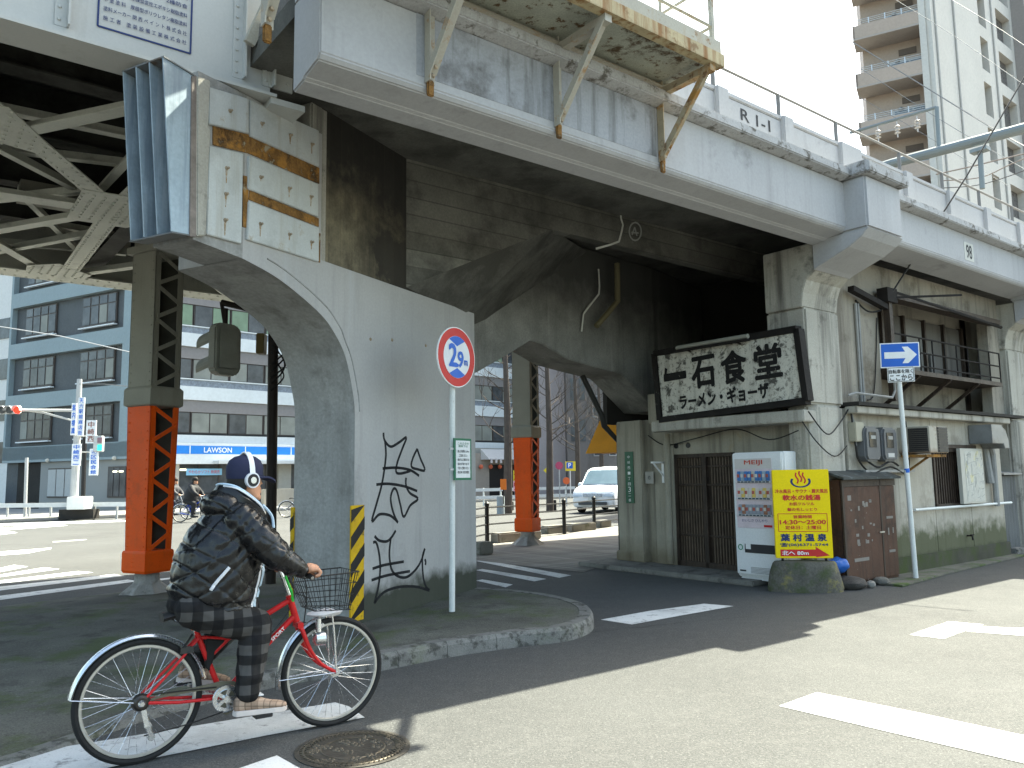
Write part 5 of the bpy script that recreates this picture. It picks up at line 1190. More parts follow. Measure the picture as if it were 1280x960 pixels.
ob(LR, 'shop_wall', plain('cream_tile_wall', (.36, .35, .31), .6), (0, 2.5, .0, .3, 0, 2.45), (6.0, 7.0, .0, .3, 0, 2.45), (8.2, 9.0, .0, .3, 0, 2.45), (12, 13, 0, .3, 0, 2.45), (18, Wd, 0, .3, 0, 3.6))
ob(LR, 'shop_window', glass_b, (2.5, 6.0, .2, .3, 0, 2.45), (7, 8.2, .2, .3, 0, 2.45), (9, 12, .2, .3, 0, 2.45), (13, 18, .2, .3, 0, 2.45))
ob(LR, 'shop_mullion', frame_d, *[(x, x+.08, .15, .2, 0, 2.45) for x in (2.5, 3.6, 4.7, 5.92, 7.5, 9, 10, 11, 14, 15.5, 17)])
o = ob(LR, 'shop_banner', plain('pale_blue_banner', (.2, .42, .6), .5), (2.85, 4.8, -.06, -.03, 1.85, 2.2)); text('やわらかソフト 新発売', face(LR, (3.82, -.07, 2.03), (1, 0, 0)), red_m, o, 1.7, .2)
ob(LR, 'lit_lamp', plain('lit_tube', (1, .95, .75), .5, emit=.7), (2.6, 3.4, .16, .19, 2.1, 2.2), (6.1, 6.9, .1, .12, 2.25, 2.32))
# graffiti planter wall in front of the shop
plw = thing('planter_wall', 'low beige planter wall with scribbled graffiti before the shop', 'wall', LR, (10, -2.2, 0))
b = MB(); b.box(6.0, 20, -2.6, -2.3, 0, 1.05); b.build('wall', plain('beige_render', (.36, .33, .27), .8), plw, LR)
b = MB(); rr = random.Random(4)
for k in range(9):
    x = 8.6+.24*k; pts = [(x+rr.uniform(-.3, .3), -2.605, .55+rr.uniform(-.3, .3)) for _ in range(4)]; sp_ = spline(pts, 5)
    for i in range(len(sp_)-1): b.bar(sp_[i], sp_[i+1], .04, .004, (0, 1, 0))
b.build('graffiti', spray_m, plw, LR)
# white building beyond on the far left and the narrow lit strip of sky colour
nbw = thing('white_side_building', 'pale white building edge seen left of the corner office', 'building', LL, (-20, 2, 0))
b = MB(); b.box(-34, -14.5, 6, 26, 0, 26); b.build('wall', plain('white_render', (.6, .6, .58), .8), nbw, LL)
for z in (3, 6, 9, 12):
    for x in (-17, -20, -23): b = MB(); b.box(x-.9, x+.9, 5.94, 6.0, z, z+1.5); b.build('window', glass_b, nbw, LL)
# side lane building in shadow (ground floor left)
# ------------------------------------------------------------------ furniture across the crossing
up_ = on_z(91, 650, .0); up_.z = 0; ut = at_depth(99.5, 474, up_.y)
galvp = mat('grey_utility_pole', (.36, .37, .37), .6, .2, var=.1, scale=2)
ug = thing('signal_mast', 'grey traffic signal mast with vertical blue sign plates across the crossing', 'pole', W, (up_.x, up_.y, 0))
b = MB(); b.tube([up_, at_depth(96, 555, up_.y), ut], [.17, .14, .1], 12); b.build('mast', galvp, ug)
def wbox(name, m_, px0, py0, px1, py1, y, th, par, bevel=0):
    a = at_depth(px0, py0, y); c = at_depth(px1, py1, y); b = MB(); b.box(a.x, c.x, y-th, y, c.z, a.z); return b.build(name, m_, par, bevel=bevel), a, c
arm_a = at_depth(26, 512.5, up_.y-1.0); arm_b = at_depth(92, 513, up_.y)
b = MB(); b.tube([arm_b, arm_a], .06, 8); b.tube([at_depth(92, 526, up_.y), at_depth(55, 516, up_.y-.5), at_depth(35, 513, up_.y-.8)], .04, 8); b.build('arm', galvp, ug)
for i, (x0, y0, x1, y1, tx) in enumerate(((99, 497, 104.5, 545, '天六駅前商店街'), (109, 525.5, 120, 554, '中崎西'), (91, 555, 101, 582, '中崎西二'), (113, 561, 122.5, 594, '北区民会館'), (90.5, 504, 95, 544, '案内標識'))):
    o, a, c = wbox('sign_plate', plain('sign_plate_white', (.6, .62, .63), .5), x0, y0, x1, y1, up_.y-.2, .05, ug)
    n_ = len(tx); 
    for j, ch in enumerate(tx):
        text(ch, face(W, ((a.x+c.x)/2, up_.y-.255, a.z-(a.z-c.z)*(j+.6)/(n_+.2)), (1, 0, 0)), blue_m if i != 1 else plain('brown_letter', (.2, .08, .06), .6), o, (c.x-a.x)*.62, abs(a.z-c.z)/n_*.75, bold=.02)
b = MB(); b.tube([at_depth(96, 545, up_.y), at_depth(122, 545, up_.y)], .04, 6); b.tube([at_depth(96, 565, up_.y), at_depth(118, 565, up_.y)], .035, 6); b.build('bracket', galvp, ug)
tl_ = thing('traffic_lamp', 'horizontal traffic signal showing red at the left edge on its long arm', 'traffic signal', W, tuple(at_depth(14, 513, up_.y-1)))
o, a, c = wbox('housing', plain('pale_grey_housing', (.4, .41, .41), .4), -4, 507.5, 27.5, 517.5, up_.y-1, .2, tl_, .04)
for i, px in enumerate((3, 12, 22)):
    q = at_depth(px, 512.5, up_.y-1.22); b = MB(); n = 20
    b.loft([[(q.x+r_*math.cos(2*math.pi*k/n), q.y-h_, q.z+r_*math.sin(2*math.pi*k/n)) for k in range(n)] for r_, h_ in ((.15, -.01), (.15, .02), (.12, .035))])
    b.build('lens', plain('red_lamp_lit', (1, .03, .015), .4, emit=.55) if i == 2 else plain('dark_lens', (.05, .05, .05), .3), tl_)
    b = MB(); rg = [[(q.x+.17*math.cos(t), q.y-h_, q.z+.17*math.sin(t)) for t in [R(-10+200*k/12) for k in range(13)]] for h_ in (0, .18)]; b.loft(rg, closed=False, caps=False); b.build('hood', plain('pale_grey_housing', (.4, .41, .41), .4), tl_)
ps_ = thing('pedestrian_signal', 'small pedestrian signal with green lamp beside the grey mast', 'pedestrian signal', W, tuple(at_depth(126, 555, up_.y)))
o, a, c = wbox('housing', plain('pale_grey_housing', (.4, .41, .41), .4), 120.5, 545, 130.5, 565, up_.y-.1, .25, ps_, .03)
wbox('red_lens', plain('dark_pink_lens', (.2, .12, .14), .4), 122, 547, 127.5, 553.5, up_.y-.36, .02, ps_); wbox('green_lens', plain('green_lamp_lit', (.03, .7, .45), .4, emit=.3), 122, 556, 127.5, 563, up_.y-.36, .02, ps_)
bk_ = thing('dark_lamp_pole', 'thin dark pole just behind the grey signal mast', 'pole', W, (on_z(103, 646).x, on_z(103, 646).y, 0))
q = on_z(103, 646); b = MB(); b.tube([(q.x, q.y, 0), at_depth(106, 545, q.y)], .1, 8); b.build('post', black_m, bk_)
th_ = thing('bollard_pole', 'thin white pole at the far kerb on the left', 'pole', W, (on_z(31, 650).x, on_z(31, 650).y, 0))
q = on_z(31, 650); b = MB(); b.tube([(q.x, q.y, 0), at_depth(33.5, 572, q.y)], .07, 8); b.build('post', galvp, th_)
eb = thing('electric_cabinet', 'white electrical box on a dark stand behind the far guard rail', 'box', W, tuple(on_z(105, 648)))
wbox('cabinet', plain('white_box', (.55, .56, .55), .5), 95, 620.5, 116, 636, 33.9, .7, eb, .02); wbox('stand', grime_shade_dark, 82, 636.5, 124, 648, 34, .5, eb)
grd = thing('guard_rail', 'low white beam guard rail along the far kerb on the left', 'guard rail', W, tuple(on_z(60, 649)))
a, c = on_z(-60, 651), on_z(215, 648.5)
b = MB(); b.bar((a.x, a.y, .62), (c.x, c.y, .62), .08, .18); b.build('beam', plain('white_rail', (.5, .52, .52), .5), grd)
for i in range(10):
    t = (i+.5)/10; p = a.lerp(c, t); b = MB(); b.tube([(p.x, p.y+.08, 0), (p.x, p.y+.08, .7)], .05, 8); b.build('post', galvp, grd)
# overhead wires on the left
wr = thing('span_wire', 'thin pale cable crossing in front of the corner office', 'wire', W, tuple(at_depth(80, 425, 25)))
b = MB(); b.tube([at_depth(-40, 402, 25), at_depth(75, 420, 25), at_depth(162, 440, 25)], .018, 5); b.build('cable', plain('pale_wire', (.4, .4, .4), .5), wr)
wr = thing('span_wire', 'lower thin grey cable sagging from the signal mast towards the orange column', 'wire', W, tuple(at_depth(120, 480, 33)))
b = MB(); b.tube([at_depth(99.5, 480, 33.5), at_depth(130, 480, 33), at_depth(170, 484, 33)], .015, 5); b.build('cable', plain('grey_wire', (.15, .15, .15), .5), wr)
# ------------------------------------------------------------------ beyond the underpass
tw = thing('pink_office_block', 'dusty pink rendered building seen through the underpass', 'building', W, (3.5, 62, 0))
b = MB(); b.box(at_depth(673, 600, 60).x, at_depth(713, 600, 60).x, 60, 75, 0, 30); b.build('wall', plain('dusty_pink_render', (.33, .285, .28), .8), tw)
tw = thing('brown_tower', 'dark brown narrow tower between the pink and the grey buildings', 'building', W, (5.2, 58, 0))
b = MB(); x0, x1 = at_depth(710, 600, 58).x, at_depth(736, 600, 58).x; b.box(x0, x1, 58, 70, 0, 34); b.build('wall', plain('dark_brown_tile', (.13, .115, .11), .7), tw)
for z in range(4, 33, 3):
    for x in (x0+.3, x0+.95): b = MB(); b.box(x, x+.4, 57.95, 58, z, z+1.6); b.build('window', glass_b, tw)
tw = thing('grey_tile_building', 'grey tiled building with small windows behind the white van', 'building', W, (8, 64, 0))
x0, x1 = at_depth(734, 600, 62).x, at_depth(800, 600, 62).x
b = MB(); b.box(x0, x1, 62, 75, 0, 28); b.build('wall', plain('grey_brown_tile', (.2, .185, .175), .7), tw)
for z in range(3, 27, 3):
    for i in range(3):
        x = x0+.55+1.2*i; b = MB(); b.box(x, x+.55, 61.9, 62, z, z+1.7); f_ = b.build('window', plain('white_frame', (.5, .5, .5), .5), tw); b = MB(); b.box(x+.06, x+.49, 61.86, 61.9, z+.08, z+1.62); b.build('pane', glass_b, f_)
# small shop fronts on the office row (part of it), lamps and hoarding
sf = thing('shop_front', 'small dark shop front with white awning and red lanterns beyond the far rail', 'shop', LR, (24, -1, 0))
b = MB(); b.box(21.8, 27.6, -.5, -.3, 0, 3.2); b.build('front', plain('beige_shop_front', (.3, .26, .22), .7), sf, LR)
b = MB(); b.box(24.2, 26.6, -.56, -.5, 0, 2.4); b.build('entrance', black_m, sf, LR)
b = MB(); b.prism([(-1.4, 2.75), (-.5, 3.5), (-.5, 2.75)], 'x', 23.4, 27.4); b.build('awning', plain('white_awning', (.55, .52, .5), .7), sf, LR)
for i in range(9): b = MB(); b.box(23.5+.45*i, 23.7+.45*i, -1.42, -1.4, 2.5, 2.8); b.build('valance_strip', plain('valance', (.45, .42, .42), .7), sf, LR)
for i in range(5): b = MB(); b.ball((22.3+.9*i, -.75, 2.25), .16, 8, 6); b.build('lantern', plain('red_lantern', (.55, .12, .06), .6), sf, LR)
def tree(px, py, y, h, sc, lab, seed):
    p = at_depth(px, py, y); rr = random.Random(seed)
    t = thing('bare_tree', lab, 'tree', W, (p.x, p.y, 0), 'bare street trees')
    bark = mat('bare_bark', (.075, .06, .05), .9, var=.2, scale=4)
    b = MB(); top = (p.x+rr.uniform(-.15, .15), p.y, h); b.tube([(p.x, p.y, 0), (p.x+.05, p.y, h*.35), (p.x-.02, p.y, h*.7), top], [.17*sc, .14*sc, .09*sc, .03*sc], 9); b.build('trunk', bark, t)
    b = MB()
    def br(o, d, L_, r_, dep):
        pts = [o]; dd = Vector(d)
        for k in range(3):
            dd = (dd + Vector((rr.uniform(-.25, .25), rr.uniform(-.25, .25), rr.uniform(-.05, .28)))).normalized(); pts.append(pts[-1]+dd*L_/3)
        b.tube(pts, [r_, r_*.8, r_*.6, r_*.35], 5, False)
        if dep:
            for k in range(3): i = rr.choice((1, 2, 3)); br(pts[i], (dd+Vector((rr.uniform(-1, 1), rr.uniform(-1, 1), rr.uniform(-.2, .7)))).normalized(), L_*.6, r_*.5, dep-1)
    for k in range(26):
        z = h*(.3+.68*k/26); a = rr.uniform(0, 6.28); br(Vector((p.x, p.y, z)), (math.cos(a), math.sin(a), .35), h*.2*(1.15-z/h), .035*sc*(1.2-z/h), 2)
    b.build('crown', bark, t); return t
tree(634.5, 617, 34, 9.5, 1.15, 'thick bare street tree left of the khaki column seen through the underpass', 1)
tree(687, 617, 36, 10, 1.0, 'bare street tree right of the khaki column before the pink building', 2)
tree(722, 612, 44, 9.5, .9, 'thin bare tree in front of the dark brown tower', 3)
tree(752, 610, 47, 9, .9, 'bare tree above the white van roof', 4)
# white guard rail across the road
wg = thing('white_guard_rail', 'white double guard rail on the far side of the sunlit road', 'guard rail', W, tuple(on_z(640, 632)))
a, c = on_z(560, 634), on_z(800, 626)
for z in (.45, .85): b = MB(); b.bar((a.x, a.y, z), (c.x, c.y, z), .06, .16); b.build('rail', plain('white_rail', (.5, .52, .52), .5), wg)
for i in range(13): p = a.lerp(c, i/12); b = MB(); b.tube([(p.x, p.y+.06, 0), (p.x, p.y+.06, .95)], .045, 8); b.build('post', white_pole, wg)
def bollard(px, py0, py1, r_, m_, lab):
    p = on_z(px, py1); z = at_depth(px, py0, p.y).z; b = MB(); b.lathe([(r_, 0), (r_, z-.05), (r_*.9, z), (.01, z+.01)], 12); o = b.build('bollard', m_, None, frame(p.x, p.y, 0), smooth=True); tag(o, lab, 'bollard', 'bollards beyond the black railing')
bollard(626, 620, 643, .16, plain('grey_bollard', (.25, .28, .29), .6), 'thick grey bollard left of the khaki column'); bollard(639.5, 627, 638, .1, black_m, 'short black bollard just left of the orange column shaft'); bollard(693, 625, 638, .1, black_m, 'short black bollard between the orange column and the van')
ob_ = thing('hanging_sign', 'small orange box sign on a post near the left tree', 'sign', W, tuple(at_depth(629, 606, 33)))
wbox('box', plain('orange_box', (.6, .15, .02), .5), 625.5, 599, 633, 612, 33, .3, ob_); wbox('post', black_m, 628.5, 612, 630, 630, 33, .05, ob_)
nbn = thing('vertical_banner', 'yellow and pink shop banner with red characters behind the orange column', 'banner', W, tuple(at_depth(647, 600, 39)))
o, a, c = wbox('cloth', plain('yellow_banner', (.7, .55, .05), .6), 641.5, 588, 650.5, 601, 39, .03, nbn); o2, a2, c2b = wbox('cloth', plain('pink_banner', (.7, .35, .38), .6), 641.5, 601, 650.5, 614, 39, .03, nbn)
text('大', face(W, ((a.x+c.x)/2, 38.96, (a.z+c.z)/2), (1, 0, 0)), red_m, nbn, .28, .4, bold=.02); text('安', face(W, ((a.x+c.x)/2, 38.96, (a2.z+c2b.z)/2), (1, 0, 0)), red_m, nbn, .28, .4, bold=.02); wbox('post', white_pole, 650.5, 586, 651.5, 622, 39, .03, nbn)
pk = thing('parking_sign', 'yellow-edged blue parking sign above the van bonnet', 'sign', W, tuple(at_depth(713, 582, 42)))
o, a, c = wbox('panel', plain('yellow_panel', (.7, .55, .05), .5), 706.5, 577, 719.5, 588.5, 42, .06, pk); o, a, c = wbox('blue_panel', blue_m, 708, 578, 716, 585.5, 41.93, .02, pk); text('P', face(W, ((a.x+c.x)/2, 41.9, (a.z+c.z)/2), (1, 0, 0)), white_m, pk, None, .22, bold=.03); wbox('post', white_pole, 712, 588.5, 714, 622, 42, .08, pk)
for px, py, r_, c_, lab in ((699, 582, .2, (.4, .06, .12), 'small red round road sign left of the parking sign'), (708, 601, .18, (.6, .12, .04), 'small orange round sign under the parking sign'), (683.5, 588, .17, (.65, .5, .03), 'small yellow diamond sign beside the bare tree')):
    t = thing('round_sign', lab, 'sign', W, tuple(at_depth(px, py, 41))); q = at_depth(px, py, 41); n = 4 if 'diamond' in lab else 16
    b = MB(); b.loft([[(q.x+r_*math.cos(2*math.pi*k/n), q.y+dy, q.z+r_*math.sin(2*math.pi*k/n)) for k in range(n)] for dy in (0, .03)]); b.build('disc', plain('coloured_disc', c_, .5), t); b = MB(); b.tube([(q.x, q.y+.06, 0), (q.x, q.y+.06, q.z)], .03, 6); b.build('post', galvp, t)
# black pedestrian railing and wheel stops
rail = thing('black_railing', 'black post and rail fence between the block paving and the sunlit road', 'railing', W, tuple(on_z(705, 668)))
posts = [(560, 690, 634), (609, 679, 627), (705.5, 668, 623), (743, 662, 620), (778, 657, 618), (810, 652, 616)]
pp_ = []
for px, yb, yt_ in posts:
    p = on_z(px, yb); z = at_depth(px, yt_, p.y).z; pp_.append((p, z)); b = MB(); b.lathe([(.05, 0), (.05, z-.1), (.06, z-.09), (.06, z-.04), (.02, z)], 10); b.v = [(v[0]+p.x, v[1]+p.y, v[2]) for v in b.v]; b.build('post', black_m, rail)
for f_ in (.22, .45, .66, .86):
    b = MB(); b.tube([(p.x, p.y, z*f_) for p, z in pp_], .02, 6); b.build('rail', black_m, rail)
ks = [(595, 612, 694, 676, 'leftmost pale kerb block at the corner of the graffiti pier'), (618, 652, 679, 664, 'long kerb block just left of the far orange column foot'), (655.5, 672, 675, 664, 'kerb block behind the far orange column'), (680, 705, 668, 657, 'mossy kerb block between the orange column and the next railing post'), (711, 741, 665, 653, 'kerb block under the middle of the black railing'), (746, 760, 660, 651, 'short kerb block nearest the drain pipe')]
for x0, x1, yb, yt_, lab in ks:
    p = on_z(x0, yb); q = on_z(x1, yb-(x1-x0)*.09); z = at_depth((x0+x1)/2, yt_+1, (p.y+q.y)/2).z; z = max(.22, min(z, .45)); b = MB(); b.bar((p.x, p.y, z/2), (q.x, q.y, z/2), .3, z)
    tag(b.build('kerb_block', mat('mossy_wheel_stop', (.2, .19, .17), .9, var=.15, scale=3, fine=.15, bump=.4, stains=(((.06, .07, .03), .7, 2.5, .54, .66),)), None, bevel=.03), lab, 'kerb block', 'kerb blocks along the black railing')
# orange awning and drain pipe by the pillar
aw = thing('orange_awning', 'orange canvas awning projecting behind the restaurant corner pillar', 'awning', VF, (.5, 5.2, 2.4))
P_ = [on_y(VF, x, y, 6.4) for x, y in ((732, 567), (757, 509), (800, 520), (800, 567))]
b = MB(); b.loft([[(p.x, 6.4, p.z) for p in P_], [(p.x, 4.6, p.z) for p in P_]]); b.build('canopy', mat('orange_canvas', (.62, .26, .02), .8, var=.08, scale=3), aw, VF)
P2 = [on_y(VF, x, y, 4.12) for x, y in ((728, 470), (752, 519), (755, 532), (774, 553), (777, 697))]
b = MB(); b.tube(P2, .05, 10)
dpipe = tag(b.build('drain_pipe', plain('dark_drain_pipe', (.03, .03, .028), .5), None, VF, smooth=True), 'dark drain pipe bending down the corner pillar beside the orange awning', 'pipe')
q = P2[-1]; b = MB(); b.prism([(q.x-.45, 4.0), (q.x+.4, 3.5), (q.x+.4, 4.4), (q.x-.2, 4.45)], 'z', 0, .06); tag(b.build('kerb_stub', kerb_m, None, VF, bevel=.02), kind='structure')
rb('far_side_wall', door_st, (.56, 6.2, 3.96, 4.04, 0, 2.47), (6.1, 6.2, 2.9, 3.95, 0, 2.47))
# ------------------------------------------------------------------ van
def make_van(F, lab, name, cat, body, scale=1., glass=None):
    t = thing(name, lab, cat, F, (0, 0, 0))
    L_, Wd_, H_ = 4.8, 1.82, 1.9
    gl = glass or mat('tinted_windscreen', (.1, .15, .18), .08, var=.1, scale=2, bump=0)
    # local: x = forward (nose at +L/2), y left, z up; side profile lofted across the width
    prof = [(-2.4, .35), (-2.42, 1.0), (-2.3, 1.8), (-2.0, 1.9), (.3, 1.9), (.75, 1.8), (1.55, 1.12), (2.1, 1.02), (2.36, .85), (2.4, .45), (2.3, .25), (-2.3, .25)]
    b = MB(); rg = []
    for y, k, dz in ((-.91, .96, .0), (-.86, 1, 0), (-.78, 1.0, 0), (0, 1.015, .01), (.78, 1.0, 0), (.86, 1, 0), (.91, .96, .0)):
        tum = []
        for x, z in prof:
            yy = y*(1 - .12*max(0, (z-1.0)/.9)); xx = x*(k if abs(y) > .8 else 1) - (.12*(abs(y)/.9)**2 if x > 1.5 else 0)
            tum.append((xx, yy, z+dz-(.05*(abs(y)/.9)**2 if z > 1.75 else 0)))
        rg.append(tum)
    b.loft(rg); b.build('body', body, t, F, bevel=.04, seg=3, smooth=True)
    def onx(y, z): return (.75+(1.8-z)/(1.8-1.12)*.8)-.1*(abs(y)/.9)**2+.03
    ws = [[(onx(y, z), y*(.95-.1*(z-1.1)), z) for y in (-.82, -.5, 0, .5, .82)] for z in (1.18, 1.35, 1.55, 1.76)]
    b = MB(); b.loft(ws, closed=False, caps=False); b.build('windscreen', gl, t, F)
    for sy in (-1, 1):
        for x0, x1 in ((.05, .85), (-1.1, -.02), (-2.1, -1.18)):
            b = MB(); yy = lambda z: sy*(.912*(1-.12*max(0, (z-1.0)/.9))+.004)
            b.loft([[(x0, yy(1.12), 1.12), (x1+(.35 if x1 > .5 else 0), yy(1.12), 1.12), (x1, yy(1.66), 1.66), (x0, yy(1.66), 1.66)], [(x0, yy(1.12)+sy*.006, 1.12), (x1+(.35 if x1 > .5 else 0), yy(1.12)+sy*.006, 1.12), (x1, yy(1.66)+sy*.006, 1.66), (x0, yy(1.66)+sy*.006, 1.66)]]); b.build('side_window', gl, t, F)
        b = MB(); b.prism([(2.02, .86), (2.3, .8), (2.34, .66), (2.1, .68)], 'y', sy*.42, sy*.87); b.build('headlight', plain('clear_headlight', (.45, .5, .55), .15), t, F, bevel=.03)
        b = MB(); b.ball((1.05, sy*1.02, 1.15), .1, 10, 6, .6, 1, 1); b.build('mirror', body, t, F, smooth=True)
        for x in (-1.45, 1.45):
            b = MB(); b.lathe([(.2, -.11), (.32, -.1), (.335, -.06), (.335, .06), (.32, .1), (.2, .11)], 24); b.v = [(x+v[0], sy*.82+v[2], .335+v[1]) for v in b.v]; w_ = b.build('wheel', plain('tyre_rubber', (.02, .02, .02), .8), t, F, smooth=True)
            b = MB(); b.lathe([(.01, -.118), (.2, -.118), (.2, .118), (.01, .118)], 16); b.v = [(x+v[0], sy*.82+v[2], .335+v[1]) for v in b.v]; b.build('rim', plain('alloy', (.5, .5, .5), .3, .8), w_, F)
            b = MB(); b.torus((x, sy*.9, .34), .38, .03, 'y', 24, 6, 0, math.pi); b.build('wheel_arch', plain('dark_arch', (.04, .04, .04), .8), t, F)
    b = MB(); b.box(2.3, 2.405, -.4, .4, .68, .82); b.build('grille', plain('chrome_grille', (.3, .34, .42), .25, .6), t, F, bevel=.015)
    b = MB(); b.box(2.3, 2.41, -.6, .6, .36, .48); b.build('lower_intake', plain('dark_intake', (.05, .055, .06), .5), t, F, bevel=.015)
    b = MB(); b.box(2.40, 2.42, -.17, .17, .5, .65); b.build('number_plate', plain('white_plate', (.5, .52, .5), .5), t, F)
    return t
white_car = plain('white_car_paint', (.72, .74, .76), .2)
vq = on_z(735, 640); vn_ = Vector((vq.x, vq.y, 0))
make_van(frame(4.2, 34.6, 244), 'white minivan driving towards the camera on the sunlit road', 'minivan', 'van', white_car)
make_van(frame(-32.2, 46.0, 250) @ Matrix.Scale(.85, 4), 'dark car parked in the porch at the far left edge', 'parked_car', 'car', plain('dark_car_paint', (.03, .035, .04), .25))
# ------------------------------------------------------------------ apartment tower up right
ap = at_depth(1156.5, 30, 46); F_r = frame(ap.x, ap.y, 39); F_l = frame(ap.x, ap.y, -29)
apt = thing('apartment_tower', 'tall beige apartment tower with stacked balconies above the viaduct parapet', 'apartment building', F_r, (0, 0, 0))
beige = mat('beige_tower_tile', (.42, .335, .275), .7, var=.05, scale=.3, fine=.06, fscale=8, bump=0)
pale = mat('pale_tower_render', (.55, .52, .47), .75, var=.05, scale=.4, fine=.06, fscale=6, bump=0)
ll = on_y(F_l, 1067, 60, 0).x
HT2 = 44
b = MB(); A0 = F_l @ Vector((ll+.4, 1.6, 0)); A1 = F_r @ Vector((.2, .2, 0)); A2 = F_r @ Vector((16, .2, 0)); A3 = F_r @ Vector((16, 12, 0)); A4 = A0 + Vector((math.sin(R(26)), math.cos(R(26)), 0))*13
A1b = F_l @ Vector((-.35, 1.6, 0)); A1c = F_l @ Vector((-.35, .1, 0))
b.loft([[(p.x, p.y, z) for p in (A0, A1b, A1c, A1, A2, A3, A4)] for z in (0, HT2)]); b.build('core', beige, apt)
zr = [on_y(F_l, px, py, 0).z for px, py in ((1150, 3), (1153.5, 66), (1158, 127))]
st_ = (zr[0]-zr[2])/2
print('tower', ap, ll, zr, st_)
for i in range(-5, 12):
    z = zr[1]+st_*i
    if z > HT2 or z < 3: continue
    b = MB(); b.box(ll, -.3, -.1, .05, z-1.25, z-.42); b.box(ll, ll+.12, -.1, 1.6, z-1.25, z-.42); p_ = b.build('balcony_parapet', beige, apt, F_l)
    b = MB(); b.box(ll, -.3, -.1, 1.6, z-1.37, z-1.252); b.build('balcony_slab', plain('pale_slab', (.38, .33, .29), .8), p_, F_l)
    b = MB()
    for k in range(4): b.tube([(ll, -.03, z-.4+.12*k), (-.3, -.03, z-.4+.12*k)], .018, 5)
    k = int(-ll/1.0)
    for j in range(k+1): b.box(ll+j*(-ll-.34)/k, ll+j*(-ll-.34)/k+.06, -.06, .0, z-.42, z)
    b.build('rail', plain('silver_rail', (.55, .57, .58), .4, .3), p_, F_l)
    b = MB(); b.box(ll+1.9, ll+4.2, 1.52, 1.6, z-1.2, z+.55); w_ = b.build('window', plain('pale_sash', (.45, .47, .48), .5), apt, F_l)
    b = MB(); b.box(ll+2.0, ll+3.0, 1.49, 1.52, z-1.1, z+.47); b.box(ll+3.1, ll+4.1, 1.49, 1.52, z-1.1, z+.47); b.build('pane', mat('sky_glass', (.2, .24, .27), .15, var=.2, scale=1, bump=0), w_, F_l)
    b = MB()
    for x in (-1.7, -1.0): b.ball((x, 1.5, z+.55-(.35 if x > -1.2 else 0)), .15, 10, 6)
    b.build('vent_cap', plain('silver_vent', (.35, .35, .35), .4, .4), apt, F_l)
    b = MB(); b.box(-1.6, -.6, 1.54, 1.6, z+.9, z+1.3); b.build('louvre', plain('brown_louvre', (.14, .11, .09), .7), apt, F_l)
b = MB(); b.box(-.34, .02, -.12, .35, 0, HT2); b.build('corner_post', pale, apt, F_l)
wx = [on_y(F_r, px, 120, 0).x for px in (1224, 1233, 1246, 1263)]; wins = [(wx[0], wx[1]), (wx[2], wx[3])]; XE = on_y(F_r, 1266, 120, 0).x; print('wins', wins, XE)
# right face in strips so that the recesses are real
cuts = [.0]
for a_, c_ in wins: cuts += [a_, c_]
cuts.append(XE)
b = MB()
for i in range(0, len(cuts), 2): b.box(cuts[i], cuts[i+1], -.35, .19, 0, HT2)
for (a_, c_) in wins:
    for i in range(-6, 13):
        z = zr[1]+st_*i; b.box(a_, c_, -.35, .19, max(0, z+.35), min(HT2, z+st_-1.95)) if min(HT2, z+st_-1.95) > max(0, z+.35) else None
b.build('street_wall', pale, apt, F_r)
for (a_, c_) in wins:
    for i in range(-5, 12):
        z = zr[1]+st_*i
        if 3 < z < HT2: b = MB(); b.box(a_+.05, c_-.05, .12, .19, z-1.9, z+.33); b.build('window', mat('recess_glass', (.12, .11, .105), .3, var=.2, scale=1, bump=0), apt, F_r)
for x in (.5, on_y(F_r, 1192, 120, 0).x, on_y(F_r, 1240, 120, 0).x): b = MB(); b.tube([(x, -.4, 0), (x, -.4, HT2)], .06, 6); b.build('downpipe', plain('pale_pipe', (.42, .4, .37), .6), apt, F_r)
ap2 = thing('brown_tower_block', 'brown-grey tower block edge rising at the right edge of the photo', 'building', F_r, (18, -1, 0))
b = MB(); b.box(XE+.02, 30, -1.2, 2.5, 0, 50); b.build('wall', plain('brown_grey_tile', (.3, .27, .25), .7), ap2, F_r)
for z in range(4, 48, 3): b = MB(); b.box(19, 20.6, -1.26, -1.2, z, z+1.5); b.build('window', glass_b, ap2, F_r)
# ------------------------------------------------------------------ overhead line gear above the tracks
S0 = 14.0
g0, g1 = on_x(VF, 1116, 204, S0), on_x(VF, 1300, 155, S0)
gan = thing('catenary_gantry', 'grey tubular catenary gantry spanning the tracks with insulators', 'gantry', VF, (S0, g1.y, 5.5))
gm = mat('zinc_tube', (.2, .225, .23), .5, .3, var=.06, scale=2)
print('gantry', g0, g1)
b = MB(); b.tube([(S0, g0.y+3.0, g0.z-.0), (S0, g0.y, g0.z), (S0, g1.y, g1.z)], .15, 12); b.build('beam', gm, gan, VF)
b = MB(); b.tube([(S0, g0.y+3.0, 5.5), (S0, g0.y+3.0, g0.z)], .17, 12); b.build('mast', gm, gan, VF)
h0, h1 = on_x(VF, 1225, 188, S0), on_x(VF, 1228, 236, S0); b = MB(); b.tube([h0, h1], .07, 10); b.box(S0-.15, S0+.15, h0.y-.22, h0.y+.22, h0.z-.05, h0.z+.05); b.build('drop_post', gm, gan, VF)
q0, q1, q2 = on_x(VF, 1171, 134, S0), on_x(VF, 1174, 186, S0), on_x(VF, 1063, 166, S0)
b = MB(); b.tube([q1, q0], .06, 8); b.tube([q0, q2], .05, 8); b.build('arm', gm, gan, VF)
